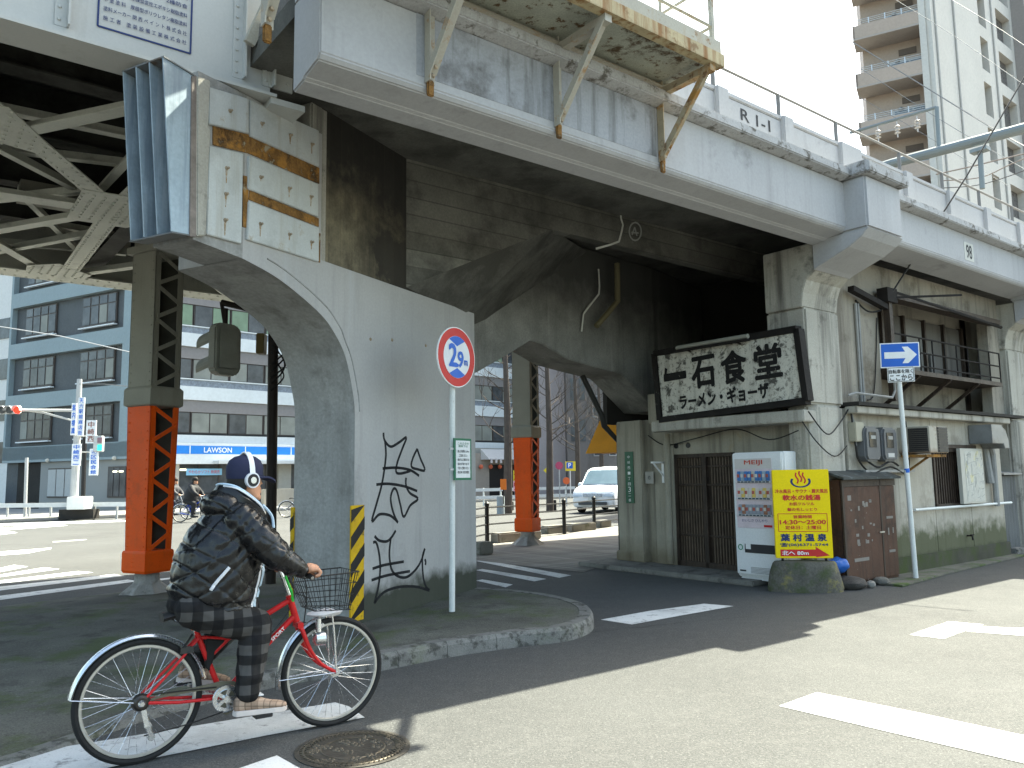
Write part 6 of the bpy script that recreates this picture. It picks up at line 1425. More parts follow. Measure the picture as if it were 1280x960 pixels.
for px, py in ((1097, 158), (1121, 152), (1146, 145)):
    q = on_x(VF, px, py, S0); b = MB(); b.tube([q, (q.x, q.y, q.z-.5)], .02, 5)
    for k in range(3): b.lathe([(.03, q.z-.12-.1*k), (.09, q.z-.16-.1*k), (.03, q.z-.19-.1*k)], 10, q.x, q.y)
    b.build('insulator', plain('porcelain', (.5, .47, .45), .3), gan, VF)
brn = mat('copper_stained_wire', (.25, .2, .17), .6)
def wire(lab, pts, y0, y1, r_, m_, name='overhead_wire'):
    n = len(pts); P = [at_depth(px, py, y0+(y1-y0)*i/(n-1)) for i, (px, py) in enumerate(pts)]
    b = MB(); b.tube(spline(P, 4), r_*.6, 5); o = b.build(name, m_, None); return tag(o, lab, 'wire', 'overhead wires above the viaduct')
wire('thick pale overhead wire crossing the balconies from upper left', [(1064, 51.5), (1170, 117), (1254, 168), (1300, 192)], 36, 22, .04, plain('pale_wire_metal', (.2, .19, .18), .6))
b = MB()
for px, py, y in ((1064, 51.5, 36), (1170, 117, 28)): q = at_depth(px, py, y); b.ball(tuple(q), .09, 8, 6)
wire('thin overhead wire passing just below the thick one', [(1067, 80), (1160, 140), (1240, 188), (1300, 222)], 38, 24, .02, plain('thin_grey_wire', (.16, .16, .16), .6))
wire('thin overhead wire from the tower top across the pale wall', [(1120, 0), (1185, 40), (1240, 78), (1300, 120)], 38, 24, .018, plain('thin_grey_wire', (.16, .16, .16), .6))
wire('thin overhead wire by the upper right windows', [(1190, 0), (1240, 30), (1300, 70)], 36, 26, .018, plain('thin_grey_wire', (.16, .16, .16), .6))
wire('thin overhead wire crossing the lower balconies', [(1072, 120), (1150, 165), (1215, 205), (1260, 232)], 38, 26, .016, plain('thin_grey_wire', (.16, .16, .16), .6))
wire('rusty registration wire rising to the right beside the gantry post', [(1170, 218), (1215, 208), (1260, 197), (1300, 188)], 26, 23, .04, brn); wire('dark looping contact wire below the gantry', [(1175, 226), (1225, 222), (1262, 206), (1300, 190)], 26, 23, .03, brn); wire('low contact wire near the parapet top', [(1178, 235), (1230, 230), (1300, 206)], 26, 23, .025, plain('dark_contact_wire', (.1, .09, .085), .5))
k0 = at_depth(1290, 80, 13.2); k1 = VF @ Vector((2.35, -.1, 4.25))
b = MB(); b.tube([tuple(k0), tuple(k0.lerp(k1, .5)+Vector((0, 0, -.08))), tuple(k1)], .013, 6); tag(b.build('service_cable', cable, None), 'black service cable stretched diagonally from upper right down to the balcony', 'wire')
# ------------------------------------------------------------------ bicycles and riders
red_f = mat('red_bicycle_paint', (.5, .018, .02), .3, var=.06, scale=6, bump=0)
chrome = mat('polished_aluminium', (.6, .62, .64), .25, .9, var=.06, scale=9, bump=0)
rubber = mat('black_tyre_rubber', (.018, .018, .018), .75, var=.15, scale=9)
rim_m = mat('pale_rim', (.5, .48, .43), .35, .5, var=.06, scale=9, bump=0)
def make_bike(F, fm, lab, detail=True, basket=True, group=None):
    t = thing('bicycle', lab, 'bicycle', F, (0, 0, 0), group)
    RW = .335
    def wheel(cx):
        b = MB(); b.torus((cx, 0, RW), RW-.018, .018, 'y', 64 if detail else 28, 8); w_ = b.build('wheel', rubber, t, F, smooth=True)
        b = MB(); b.torus((cx, 0, RW), RW-.042, .011, 'y', 64 if detail else 28, 6, sq=.9); b.build('rim', rim_m, w_, F, smooth=True)
        b = MB(); n = 36 if detail else 12
        for k in range(n):
            a = 2*math.pi*k/n; o = a+(.9 if k % 4 < 2 else -.9); sy = 1 if k % 2 else -1
            b.tube([(cx+.028*math.cos(o), sy*.028, RW+.028*math.sin(o)), (cx+(RW-.045)*math.cos(a), 0, RW+(RW-.045)*math.sin(a))], .0013 if detail else .003, 4)
        b.build('spokes', chrome, w_, F)
        b = MB(); b.tube([(cx, -.05, RW), (cx, .05, RW)], .022, 12); b.tube([(cx, -.075, RW), (cx, .075, RW)], .008, 8)
        for sy in (-1, 1): b.tube([(cx, sy*.030, RW), (cx, sy*.034, RW)], .033, 14)
        b.build('hub', chrome, w_, F)
    wheel(0); wheel(1.128)
    b = MB()
    bbp = (.449, 0, .288); cl = (.305, 0, .64); jn = (.47, 0, .612)
    b.tube([bbp, cl, (.29, 0, .68)], .0165, 12); b.tube([(.835, 0, .83), (.888, 0, .665)], .021, 12)
    b.tube([(.842, 0, .80), jn, (.375, 0, .53)], .0165, 12); b.tube([jn, cl], .011, 10); b.tube([(.872, 0, .70), (.68, 0, .53), (.46, 0, .30)], .018, 12)
    for sy in (-1, 1):
        b.tube([(cl[0], sy*.02, cl[2]), (.16, sy*.045, .49), (0, sy*.062, RW)], .008, 8); b.tube([(bbp[0]-.03, sy*.03, bbp[2]), (.2, sy*.055, .305), (0, sy*.062, RW)], .0095, 8)
        b.tube(spline([(.897, sy*.03, .64), (.915, sy*.045, .60), (.955, sy*.05, .50), (1.03, sy*.05, .40), (1.128, sy*.052, RW)], 5), [.014]*11+[.011]*10, 10)
    b.tube([(.45, -.035, .288), (.45, .035, .288)], .022, 12); b.bar((.897, -.05, .645), (.897, .05, .645), .035, .03)
    b.build('frame', fm, t, F, smooth=True)
    if detail:
        text('SPORT', face(F, (.765, -.0195, .607), (1, 0, .83), (-.83, 0, 1)), white_m, t, .1, .02, bold=.02)
    def fender(cx, a0, a1):
        b = MB(); n = 30; rg = []
        for i in range(n+1):
            a = R(a0+(a1-a0)*i/n); ring = []
            for y, dr in ((-.027, -.012), (-.018, 0), (0, .004), (.018, 0), (.027, -.012), (.018, -.003), (0, .001), (-.018, -.003)):
                r_ = .358+dr; ring.append((cx+r_*math.cos(a), y, RW+r_*math.sin(a)))
            rg.append(ring)
        b.loft(rg); b.build('mudguard', chrome, t, F, smooth=True)
    fender(0, 12, 170); fender(1.128, 103, 190)
    b = MB()
    for sy in (-1, 1): b.tube([(-.345, sy*.028, .395), (0, sy*.068, RW)], .003, 5); b.tube([(.775, sy*.028, .33), (1.128, sy*.06, RW)], .003, 5)
    b.build('mudguard_stay', chrome, t, F)
    b = MB(); b.tube([(.84, 0, .82), (.80, 0, .93), (.775, 0, .985)], [.013, .013, .012], 10)
    hb = spline([(.88, -.285, .955), (.87, -.24, .968), (.85, -.17, .98), (.78, -.05, .99), (.775, 0, .99), (.78, .05, .99), (.82, .17, .985), (.80, .24, .972), (.78, .3, .955)], 4)
    b.tube(hb, .011, 10); b.build('handlebar', chrome, t, F, smooth=True)
    for sy in (-1, 1):
        g_ = [p for p in hb if p.y*sy > .17]; b = MB(); b.tube(g_, .016, 10); b.build('grip', plain('black_grip', (.015, .015, .015), .7), t, F, smooth=True)
    b = MB(); rg = []
    for x, wy, z in ((.10, .075, .775), (.16, .085, .79), (.25, .07, .79), (.33, .03, .785), (.41, .016, .775)): rg.append([(x, wy*math.cos(a), z+.02*math.sin(a)*(1 if math.sin(a) > 0 else 1.4)) for a in [2*math.pi*k/12 for k in range(12)]])
    b.loft(rg); b.build('saddle', plain('black_saddle', (.02, .02, .02), .5), t, F, smooth=True)
    b = MB(); b.tube([(.29, 0, .66), (.25, 0, .775)], .012, 8); b.build('seat_post', chrome, t, F)
    if detail:
        b = MB()
        for x, z in ((.2, .755), (.225, .745), (.25, .75)):
            b.torus((x, -.05, z), .018, .004, 'y', 14, 5); b.torus((x, .05, z), .018, .004, 'y', 14, 5)
        b.build('saddle_spring', chrome, t, F)
    # drivetrain
    b = MB(); b.lathe([(.075, -.004), (.078, .0), (.075, .004), (.05, .004), (.05, -.004)], 30, caps=False); b.v = [(.455+v[0], -.058+v[2], .285+v[1]) for v in b.v]
    for k in range(5): a = 2*math.pi*k/5; b.bar((.455, -.058, .285), (.455+.055*math.cos(a), -.058, .285+.055*math.sin(a)), .02, .006, (0, 1, 0))
    b.lathe([(.02, -.012), (.02, .012)], 14); k_ = len(b.v)-28; b.v[k_:] = [(.455+v[0], -.07+v[2], .285+v[1]) for v in b.v[k_:]]
    b.build('chainring', chrome, t, F)
    b = MB(); b.bar((.455, -.078, .285), (.635, -.085, .185), .02, .014, (0, 1, 0)); b.bar((.445, .075, .29), (.27, .08, .365), .02, .014, (0, 1, 0)); b.build('crank', chrome, t, F)
    for sx_, y, z in ((.64, -.14, .183), (.265, .14, .365)): b = MB(); b.box(sx_-.05, sx_+.05, y-.045, y+.045, z-.01, z+.012); b.build('pedal', plain('black_pedal', (.02, .02, .02), .6), t, F, bevel=.003)
    if detail:
        b = MB(); og = [(.56, .30), (.55, .34), (.5, .375), (.42, .385), (.3, .375), (.12, .36), (.05, .35), (.05, .338), (.12, .345), (.3, .35), (.4, .345), (.44, .30), (.42, .22), (.46, .19), (.53, .22)]
        b.prism(og, 'y', -.052, -.046); b.build('chain_guard', mat('smoky_chain_guard', (.12, .11, .08), .3, bump=0), t, F)
        b = MB(); b.lathe([(.03, -.03), (.042, -.02), (.05, 0), (.03, .01)], 18); b.v = [(v[0], -.045+v[2], RW+v[1]) for v in b.v]; b.build('sprocket', plain('dark_sprocket', (.06, .055, .05), .4, .8), t, F)
        b = MB(); b.bar((.01, -.075, .30), (.03, -.08, .21), .025, .012, (0, 1, 0)); b.bar((.03, -.078, .22), (.055, -.078, .15), .02, .008, (0, 1, 0))
        for x, z in ((.035, .215), (.055, .15)): b.lathe([(.02, -.004), (.02, .004)], 12); k_ = len(b.v)-24; b.v[k_:] = [(x+v[0], -.075+v[2], z+v[1]) for v in b.v[k_:]]
        b.lathe([(.02, -.02), (.012, -.035)], 12); k_ = len(b.v)-24; b.v[k_:] = [(v[0], -.06+v[2], RW+v[1]) for v in b.v[k_:]]
        b.build('derailleur', chrome, t, F)
        b = MB(); b.tube([(.02, -.06, .16), (.25, -.06, .18), (.44, -.06, .215)], .004, 5); b.tube([(.05, -.055, .372), (.4, -.055, .358)], .004, 5); b.build('chain', plain('oily_chain', (.03, .028, .025), .5, .6), t, F)
        b = MB(); b.box(.26, .33, -.02, .02, .685, .705); b.build('reflector', plain('orange_reflector', (.75, .2, .01), .3), t, F, bevel=.004)
        b = MB(); b.tube([(.28, -.035, .60), (.24, -.04, .57), (.22, -.03, .6), (.27, .0, .66)], .008, 6); b.box(.2, .27, -.045, -.02, .565, .60); b.build('rear_brake', plain('dark_brake', (.05, .05, .05), .4, .6), t, F)
        b = MB(); b.prism([(.345, .63), (.46, .605), (.4, .55), (.37, .44), (.345, .47)], 'y', -.02, .02); b.build('frame_bag', plain('black_pouch', (.012, .012, .012), .8), t, F, bevel=.006)
        b = MB(); b.lathe([(.012, -.06), (.04, -.045), (.045, .0), (.045, .012), (.03, .02)], 18); b.v = [(1.03+v[2], -.06+v[0], .555+v[1]) for v in b.v]; lp = b.build('headlamp', chrome, t, F, smooth=True)
        b = MB(); b.tube([(1.0, -.075, .60), (1.0, -.075, .68)], .018, 10); b.bar((.98, -.06, .60), (1.04, -.06, .64), .02, .02); b.build('dynamo', chrome, lp, F)
        b = MB(); b.tube([(.80, -.03, .95), (.83, -.06, .86), (.845, -.05, .80), (.85, .03, .84)], .008, 6); b.build('lock', plain('green_cable_lock', (.03, .4, .05), .4), t, F)
        b = MB()
        b.tube(spline([(.83, -.17, .985), (.90, -.1, .93), (.93, -.05, .8), (.92, -.04, .66)], 6), .0035, 5); b.tube(spline([(.80, .17, .985), (.88, .1, .9), (.86, .03, .75), (.6, .02, .47)], 6), .0035, 5)
        b.bar((.86, -.2, .97), (.93, -.16, .93), .008, .012); b.build('brake_cable', plain('black_brake_cable', (.015, .015, .015), .5), t, F)
    if basket:
        bw = plain('black_wire_mesh', (.02, .02, .02), .4, .5)
        b = MB(); T_ = [(.865, -.17, .945), (1.235, -.15, .955), (1.235, .15, .955), (.865, .17, .945)]; B_ = [(.955, -.12, .735), (1.195, -.115, .72), (1.195, .115, .72), (.955, .12, .735)]
        r_ = .0028 if detail else .005
        def lp4(f_): return [tuple(Vector(B_[i]).lerp(Vector(T_[i]), f_)) for i in range(4)]
        for f_, rr_ in ((1, .0045), (.72, r_), (.4, r_), (.12, r_), (0, r_)):
            q = lp4(f_); q.append(q[0]); b.tube(q, rr_, 5)
        for s_ in range(4):
            for k in range(8):
                f_ = (k+.5)/8; p = Vector(B_[s_]).lerp(Vector(B_[(s_+1) % 4]), f_); q = Vector(T_[s_]).lerp(Vector(T_[(s_+1) % 4]), f_); b.tube([tuple(p), tuple(q)], r_*.75, 4)
        for k in range(7): f_ = (k+.5)/7; p = Vector(B_[0]).lerp(Vector(B_[1]), f_); q = Vector(B_[3]).lerp(Vector(B_[2]), f_); b.tube([tuple(p), tuple(q)], r_*.75, 4)
        b.build('basket', bw, t, F)
        b = MB(); b.tube([(1.09, -.06, .72), (1.11, -.055, .60), (1.128, -.06, RW)], .005, 6); b.tube([(1.09, .06, .72), (1.11, .055, .60), (1.128, .06, RW)], .005, 6); b.build('basket_stay', chrome, t, F)
        if detail:
            b = MB(); b.ball((1.07, .0, .70), .06, 10, 6, 2.0, 1.3, .35); b.v = [(v[0], v[1], v[2]+.02*mnoise.noise(Vector(v)*30)) for v in b.v]; b.build('number_tag', plain('crumpled_white_tag', (.6, .6, .62), .6), t, F, smooth=True)
    return t

def organic(chains, extra, vox, F, parent, name, material, smooth=6, disp=None, label=None, auto=True):
    """closed tapered limbs fused into one skin by voxel remeshing; chains = [[(p, r), ...], ...], extra(mb) adds more closed solids"""
    b = MB()
    for ch in chains:
        for (p, r_) in ch: b.ball(p, r_*.995, 14, 10)
        for i in range(len(ch)-1): b.tube([ch[i][0], ch[i+1][0]], [ch[i][1], ch[i+1][1]], 14)
    if extra: extra(b)
    me = bpy.data.meshes.new('t'); me.from_pydata(b.v, [], b.f)
    bm = bmesh.new(); bm.from_mesh(me); bmesh.ops.recalc_face_normals(bm, faces=bm.faces); bm.to_mesh(me); bm.free()
    o = bpy.data.objects.new('t', me); col.objects.link(o)
    md = o.modifiers.new('r', 'REMESH'); md.mode = 'VOXEL'; md.voxel_size = vox
    ms = o.modifiers.new('s', 'SMOOTH'); ms.factor = .5; ms.iterations = smooth
    dg = bpy.context.evaluated_depsgraph_get(); ev = o.evaluated_get(dg); m2 = bpy.data.meshes.new_from_object(ev)
    bpy.data.objects.remove(o)
    m2.update()
    if disp:
        ns = [v.normal.copy() for v in m2.vertices]
        for v, n_ in zip(m2.vertices, ns): v.co = v.co + n_*disp(v.co, n_)
    T = ROOT[parent.name].inverted() @ F
    from mathutils.bvhtree import BVHTree
    m2.update(); bvh = BVHTree.FromPolygons([v.co.copy() for v in m2.vertices], [tuple(p.vertices) for p in m2.polygons])
    m2.transform(T)
    for p in m2.polygons: p.use_smooth = True
    m2.materials.clear(); m2.materials.append(material); m2.name = name
    ob = bpy.data.objects.new(name, m2); col.objects.link(ob); ob.parent = parent; ROOT[ob.name] = ROOT[parent.name].copy()
    if label: ob['label'] = label
    return ob, bvh
def plaid(name):
    M = mat(name, (.03, .03, .032), .85, var=.1, scale=5, bump=.1); t = M.node_tree; N = t.nodes; L = t.links; bs = N['Principled BSDF']
    tc = N.new('ShaderNodeTexCoord'); sx_ = N.new('ShaderNodeSeparateXYZ'); L.new(tc.outputs['Object'], sx_.inputs[0])
    def st(i, per, ph):
        a = N.new('ShaderNodeMath'); a.operation = 'MULTIPLY_ADD'; L.new(sx_.outputs[i], a.inputs[0]); a.inputs[1].default_value = 1/per; a.inputs[2].default_value = ph
        f = N.new('ShaderNodeMath'); f.operation = 'FRACT'; L.new(a.outputs[0], f.inputs[0]); g_ = N.new('ShaderNodeMath'); g_.operation = 'LESS_THAN'; L.new(f.outputs[0], g_.inputs[0]); g_.inputs[1].default_value = .5; return g_.outputs[0]
    s_ = N.new('ShaderNodeMath'); s_.operation = 'ADD'; L.new(st(0, .11, .2), s_.inputs[0]); L.new(st(2, .11, .1), s_.inputs[1])
    r_ = N.new('ShaderNodeValToRGB'); r_.color_ramp.interpolation = 'CONSTANT'
    dv = N.new('ShaderNodeMath'); dv.operation = 'MULTIPLY'; L.new(s_.outputs[0], dv.inputs[0]); dv.inputs[1].default_value = .45; L.new(dv.outputs[0], r_.inputs[0])
    e = r_.color_ramp.elements; e[0].color = (.008, .008, .009, 1); e[1].position = .3; e[1].color = (.018, .0175, .0175, 1); e2 = r_.color_ramp.elements.new(.75); e2.color = (.07, .067, .064, 1)
    L.new(r_.outputs[0], bs.inputs['Base Color']); return M
def make_rider(F, lab, detail, jm, tm, cm, group=None):
    t = thing('person', lab, 'person', F, (.3, 0, 0), group)
    skin = mat('warm_skin', (.52, .27, .17), .55, var=.06, scale=8, fine=.03, bump=.05)
    v1 = .0048 if detail else .02; v2 = .0065 if detail else .025
    HC = Vector((.552, .0, 1.545)); yaw = R(9)
    def hd(x, y, z): return (HC.x + x*math.cos(yaw) - y*math.sin(yaw), HC.y + x*math.sin(yaw) + y*math.cos(yaw), HC.z+z)
    shR, elR, wrR = (.475, -.19, 1.30), (.67, -.27, 1.10), (.83, -.245, 1.005); shL, elL, wrL = (.51, .19, 1.30), (.66, .31, 1.09), (.765, .265, .998)
    hipR, knR, anR = (.26, -.10, .83), (.60, -.12, .69), (.555, -.135, .30); hipL, knL, anL = (.26, .10, .83), (.60, .13, .76), (.30, .135, .45)
    ch = [[((.30, 0, .90), .13), ((.38, 0, 1.08), .13), ((.47, 0, 1.27), .13), ((.52, 0, 1.38), .06), (hd(-.01, 0, -.06), .058)],
          [(shR, .06), (elR, .042), (wrR, .029)], [(shL, .06), (elL, .042), (wrL, .029)], [(shR, .07), ((.47, 0, 1.30), .1), (shL, .07)],
          [(hipR, .085), (knR, .055), (anR, .04)], [(hipL, .085), (knL, .055), (anL, .04)]]
    # hands: palm + four fingers curled round the grip + thumb
    def hand(wr, g_, sy):
        w_ = Vector(wr); g_ = Vector(g_); d = (g_-w_); d.z = 0; d.normalize(); across = Vector((-d.y, d.x, 0))*sy
        palm = [(tuple(w_), .027), (tuple(w_+d*.045+Vector((0, 0, .008))), .03), (tuple(w_+d*.075+Vector((0, 0, .002))), .026)]
        ch.append(palm)
        kn = w_+d*.08
        for i, (off, ln) in enumerate(((-.033, .9), (-.011, 1.0), (.012, .95), (.033, .78))):
            a = kn+across*off; ch.append([(tuple(w_+d*.05+across*off*.8), .0125), (tuple(a+d*.012*ln+Vector((0, 0, .0))), .0108), (tuple(a+d*.030*ln+Vector((0, 0, -.022*ln))), .0098), (tuple(a+d*.018*ln+Vector((0, 0, -.043*ln))), .009), (tuple(a+d*-.004+Vector((0, 0, -.047*ln))), .008)])
        b0 = w_+d*.025-across*.022; ch.append([(tuple(b0), .014), (tuple(b0+d*.03-across*.022+Vector((0, 0, -.012))), .0115), (tuple(b0+d*.05-across*.018+Vector((0, 0, -.035))), .0095)])
    hand(wrR, (.90, -.255, .97), -1); hand(wrL, (.84, .27, .97), 1)
    def head(b):
        rg = []
        for z, x0, x1, wy in ((-.125, .02, .085, .03), (-.11, -.01, .093, .05), (-.075, -.07, .092, .064), (-.03, -.092, .094, .071), (.02, -.10, .095, .076), (.07, -.10, .094, .076), (.11, -.085, .075, .065), (.135, -.05, .04, .04)):
            c_ = (x0+x1)/2; r_ = (x1-x0)/2; rg.append([hd(c_+r_*math.cos(a), wy*math.sin(a), z) for a in [2*math.pi*k/20 for k in range(20)]])
        b.loft(rg)
        b.loft([[hd(x, y, z) for x, y, z in ((.085, -.012, .02), (.085, .012, .02), (.093, .0, .022))], [hd(x, y, z) for x, y, z in ((.085, -.02, -.035), (.085, .02, -.035), (.118, .0, -.03))]])
        for z, r_ in ((-.06, .011), (-.075, .012)): b.tube([hd(.082, -.022, z), hd(.095, 0, z), hd(.082, .022, z)], r_, 8)
        b.ball(hd(.082, 0, -.108), .022, 10, 6)
        b.tube([hd(.084, -.045, .035), hd(.096, -.015, .037), hd(.096, .015, .037), hd(.084, .045, .035)], .01, 8)
        for sy in (-1, 1): b.ball(hd(-.005, sy*.077, -.01), .03, 10, 6, .6, .35, 1.05)
    body, _ = organic(ch, head, v1, F, t, 'body', skin, 3)
    for sy in (-1, 1): b = MB(); b.ball(hd(.088, sy*.032, .012), .011, 10, 6, .6, 1.2, .7); b.build('eye', plain('dark_eye', (.02, .015, .012), .2), t, F, smooth=True)
    # hair below the cap
    b = MB(); rg = []
    for z, e in ((-.06, 1.03), (-.03, 1.06), (.02, 1.06), (.06, 1.04)):
        rg.append([hd(-.01+.098*e*math.cos(a), .078*e*math.sin(a), z) for a in [R(100+160*k/14) for k in range(15)]] + [hd(-.01+.06*math.cos(a), .05*math.sin(a), z) for a in [R(260-160*k/14) for k in range(15)]])
    b.loft(rg); b.build('hair', plain('black_hair', (.012, .011, .01), .6), t, F, smooth=True)
    # jacket
    def jext(b):
        rg = []
        for z, xc, rx, ry in ((.80, .375, .235, .215), (.86, .375, .25, .235), (1.0, .40, .258, .25), (1.12, .425, .258, .25), (1.24, .47, .235, .24), (1.32, .50, .19, .215), (1.38, .53, .12, .13), (1.43, .55, .10, .10)):
            rg.append([(xc+rx*math.cos(a)+.0*(z), ry*math.sin(a), z+.07*-math.cos(a)*(1 if z < .95 else .3)) for a in [2*math.pi*k/28 for k in range(28)]])
        b.loft(rg)
        b.ball((.43, 0, 1.42), .115, 16, 10, 1.05, 1.15, .68)
    jch = [[((.485, -.17, 1.315), .105), ((.575, -.24, 1.20), .098), (tuple(elR), .085), ((.76, -.26, 1.045), .066), ((.818, -.248, 1.01), .052)], [((.50, .17, 1.315), .105), ((.58, .25, 1.2), .098), (tuple(elL), .085), ((.72, .285, 1.035), .066), ((.757, .268, 1.002), .052)],
           [((.38, -.09, 1.395), .068), ((.355, 0, 1.405), .07), ((.38, .09, 1.395), .068)], [((.42, -.12, 1.395), .065), ((.36, -.05, 1.395), .072)]]
    def jd(p, n_):
        wob = .04*mnoise.noise(Vector(p)*4)
        arm = min(1, max(0, (-p.y-.2)/.05)) if p.y < 0 else min(1, max(0, (p.y-.22)/.05))
        q1 = abs(math.sin(((p.z+.75*p.x)+wob)*math.pi/.15)); q2 = abs(math.sin(((p.z-.8*p.x)+wob)*math.pi/.17))
        quilt = -.010*((1-q1)**5 + (1-q2)**5)*(1-.5*arm)
        fold = arm*.007*math.sin((p.x*.9-p.z*1.0+wob*2)*math.pi/.045)*max(0, mnoise.noise(Vector(p)*7)+.4)
        fl = .006*mnoise.noise(Vector((p.x*17, p.y*14, p.z*17))) + .004*mnoise.noise(Vector((p.x*40+3, p.y*20, p.z*26)))
        hem = -.008 if p.z < .845 and p.z > .815 else 0
        return quilt + fold + fl + hem
    jk, jb = organic(jch, jext, v2, F, t, 'jacket', jm, 5, jd if detail else None)
    # trousers
    def text_(b): b.ball((.27, 0, .835), .135, 16, 10, 1.1, 1.25, .75)
    tch = [[((.26, -.10, .82), .115), ((.42, -.115, .755), .112), (knR, .095), ((.585, -.125, .55), .088), ((.565, -.133, .42), .078), ((.556, -.135, .335), .07)], [((.26, .10, .82), .115), ((.42, .115, .79), .11), (knL, .094), ((.47, .135, .62), .085), ((.34, .135, .49), .07)]]
    tr, _ = organic(tch, text_, v2, F, t, 'trousers', tm, 4, (lambda p, n_: .008*mnoise.noise(Vector((p.x*9, p.y*9, p.z*16)))+.004*mnoise.noise(Vector(p)*30)) if detail else None)
    # shoes
    sm_ = mat('checked_canvas', (.42, .3, .22), .8, var=.1, scale=10, boards=(((1, 0, 0), .03, .006, .5), ((0, .3, 1), .03, .006, .5)), bump=.1) if detail else plain('dark_shoe', (.05, .05, .05), .7)
    for (ax, y0_, az, pt_) in ((.555, -.135, .30, R(-3)), (.30, .135, .46, R(-12))):
        Ms = F @ Matrix.Translation((ax, y0_, az-.085)) @ Matrix.Rotation(-pt_, 4, 'Y')
        b = MB(); rg = []
        for x, wy, zt in ((-.075, .022, .075), (-.06, .034, .09), (-.01, .037, .095), (.06, .041, .075), (.13, .047, .052), (.19, .042, .042), (.225, .02, .03)):
            rg.append([(x, wy*math.cos(a), max(0, zt*.5+zt*.5*math.sin(a))) for a in [2*math.pi*k/14 for k in range(14)]])
        b.loft(rg); sh_ = b.build('shoe', sm_, t, Ms, smooth=True)
        b = MB(); ol = [(-.083, 0), (-.07, .036), (0, .04), (.08, .047), (.15, .052), (.21, .04), (.237, 0), (.21, -.035), (.15, -.047), (.08, -.043), (0, -.04), (-.07, -.036)]
        b.prism(ol, 'z', -.018, .012); b.build('sole', plain('white_sole', (.55, .5, .47), .7) if detail else black_m, sh_, Ms, bevel=.004)
        if detail: b = MB(); b.box(.02, .08, -.03, .03, .085, .092); b.build('lace', white_m, sh_, Ms)
    # cap
    b = MB(); rg = []
    for z, e in ((.005, 1.06), (.03, 1.09), (.08, 1.08), (.115, .92), (.138, .62), (.15, .2)):
        rg.append([hd(-.005+.104*e*math.cos(a), .083*e*math.sin(a), z+.03*(-.25)*math.cos(a)*0) for a in [2*math.pi*k/26 for k in range(26)]])
    b.loft(rg); cap = b.build('cap', cm, t, F, smooth=True)
    if detail:
        b = MB(); n = 12; up_, dn = [], []
        for k in range(n+1):
            a = R(-75+150*k/n); up_.append((.09*math.cos(a), .084*math.sin(a))); dn.append((.09*math.cos(a)+.105*max(0, math.cos(a))**.6, .084*math.sin(a)*.95))
        ol = up_ + dn[::-1]; b.loft([[hd(x, y, z0_+.03-(5.0*max(0, x-.09)**2) - y*y*4.0) for x, y in ol] for z0_ in (0, .011)]); b.build('brim', cm, cap, F, smooth=True)
        # headphones
        t2 = mat('white_headphone_plastic', (.62, .63, .66), .3, bump=0)
        b = MB(); rg = []
        for k in range(17):
            a = math.pi*k/16; rg.append([hd(.0+dx, .098*math.cos(a)*(1+dr), .01+.152*math.sin(a)*(1+dr)) for dx, dr in ((-.016, 0), (.016, 0), (.016, .05), (-.016, .05))])
        b.loft(rg); hpn = b.build('headphone_band', t2, cap, F)
        for sy in (-1, 1):
            for r_, y0_, y1_, m_, nm in ((.043, .082, .108, t2, 'ear_cup'), (.034, .108, .113, plain('black_ear_plate', (.015, .015, .018), .3), 'ear_plate'), (.018, .113, .117, chrome, 'ear_badge')):
                b = MB(); b.loft([[hd(.0+r_*math.cos(q), sy*yy, -.005+r_*1.1*math.sin(q)) for q in [2*math.pi*k/22 for k in range(22)]] for yy in (y0_, y1_)]); b.build(nm, m_, cap, F, smooth=True)
        # piping, zips and stripes laid on the jacket skin
        def snap(x, z, off=.004, y0_=-.6):
            h_ = jb.ray_cast(Vector((x, y0_, z)), Vector((0, 1, 0)))
            return (h_[0] + Vector((0, -off, 0))) if h_[0] is not None else Vector((x, -.1, z))
        def stripe(pts, wd, m_, name, th=.004, y0_=-.6):
            b = MB(); sp_ = spline([(x, 0, z) for x, z in pts], 8); q = [snap(p.x, p.z, .004, y0_) for p in sp_]
            for i in range(len(q)-1):
                if (q[i+1]-q[i]).length < .09: b.bar(q[i], q[i+1], wd, th, (.25, -1, 0))
            b.build(name, m_, jk, F)
        pale_b = plain('pale_blue_piping', (.42, .55, .66), .5); wp = plain('white_piping', (.66, .68, .72), .5)
        def bpx(px, py, off): q = on_y(F, px, py, -off); return (q.x, q.z)
        stripe([bpx(264, 738, .24), bpx(272, 726, .24), bpx(286, 709, .24)], .016, wp, 'pocket_zip', .008)
        stripe([bpx(327, 693, .1), bpx(322, 715, .1), bpx(316, 740, .1), bpx(311, 757, .1)], .012, wp, 'front_piping', .004, -.165); stripe([bpx(331, 696, .08), bpx(326, 716, .08), bpx(320, 740, .08), bpx(315, 757, .08)], .018, pale_b, 'front_piping', .004, -.165)
        def tubeline(pts, r_, m_, name):
            b = MB(); b.tube(spline(pts, 6), r_, 6); b.build(name, m_, jk, F, smooth=True)
        nr = [(.40, -.06, 1.515), (.46, -.115, 1.50), (.53, -.135, 1.455), (.60, -.12, 1.40), (.635, -.09, 1.36)]
        # stand-up collar / hood rim
        b = MB(); rg = []
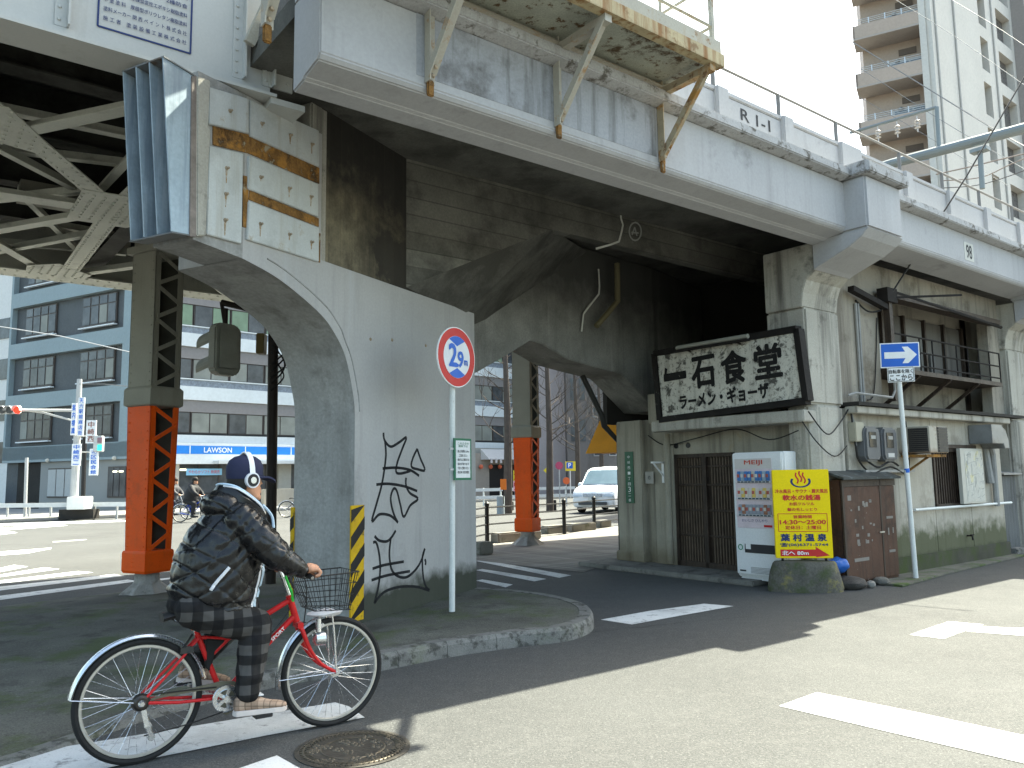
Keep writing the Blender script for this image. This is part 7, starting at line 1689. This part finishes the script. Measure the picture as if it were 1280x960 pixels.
        for (x, y, z), h_ in zip([(.40, .06, 1.50), (.385, 0, 1.51)]+nr+[(.655, -.03, 1.33)], (.03,)*8):
            c_ = Vector((.52, 0, z)); d = (Vector((x, y, z))-c_); d.z = 0; d.normalize(); P = Vector((x, y, z)); rg.append([tuple(P+Vector((0, 0, .004))), tuple(P+d*.022+Vector((0, 0, -.03))), tuple(P+d*.01+Vector((0, 0, -.14))), tuple(P-d*.03+Vector((0, 0, -.12)))])
        b.loft(rg); b.build('hood_rim', jm, jk, F, smooth=True)
        tubeline([(.39, .03, 1.515)]+[(x, y-.004, z+.006) for x, y, z in nr], .007, pale_b, 'hood_piping'); tubeline([(x+.004, y-.014, z-.006) for x, y, z in nr], .005, wp, 'hood_piping')
        tubeline([(.635, -.085, 1.39), (.675, -.075, 1.35), (.70, -.07, 1.31), (.705, -.08, 1.25)], .009, pale_b, 'collar_piping')
    return t
black_nylon = mat('black_padded_nylon', (.006, .0062, .0072), .3, spec=.42, var=.15, scale=6, fine=.05, bump=.12, fscale=70)
bike = make_bike(BF, red_f, 'red city bicycle with black wire basket and silver mudguards ridden in the foreground')
make_rider(BF, 'cyclist in black padded jacket, plaid trousers, dark cap and white headphones on the red bicycle', True, black_nylon, plaid('grey_plaid_cloth'), plain('navy_cap', (.016, .02, .05), .8))
blue_f = plain('blue_bicycle_paint', (.01, .06, .45), .35)
q = on_z(225, 653); F1 = frame(q.x, q.y, -6)
make_bike(F1, blue_f, 'blue bicycle ridden across the far crossing by a person in black', False, False); make_rider(F1, 'distant cyclist in black clothes riding a blue bicycle past the shop', False, plain('black_coat', (.018, .018, .02), .7), plain('black_trousers', (.02, .02, .022), .8), plain('dark_hair', (.012, .011, .01), .7))
q = on_z(206, 651); F2 = frame(q.x-.5, q.y+.8, -6)
make_bike(F2, plain('grey_bicycle_paint', (.2, .2, .21), .35), 'grey bicycle just behind the blue one on the far crossing', False, False); make_rider(F2, 'second distant cyclist in a dark coat partly hidden by the orange column', False, plain('dark_coat', (.05, .05, .055), .7), plain('dark_jeans', (.02, .025, .04), .8), plain('brown_hair', (.03, .02, .015), .7))
q = on_z(358, 647); F3 = frame(q.x, q.y, 10); make_bike(F3, black_m, 'black bicycle parked before the graffiti planter wall by the pier edge', False, True)
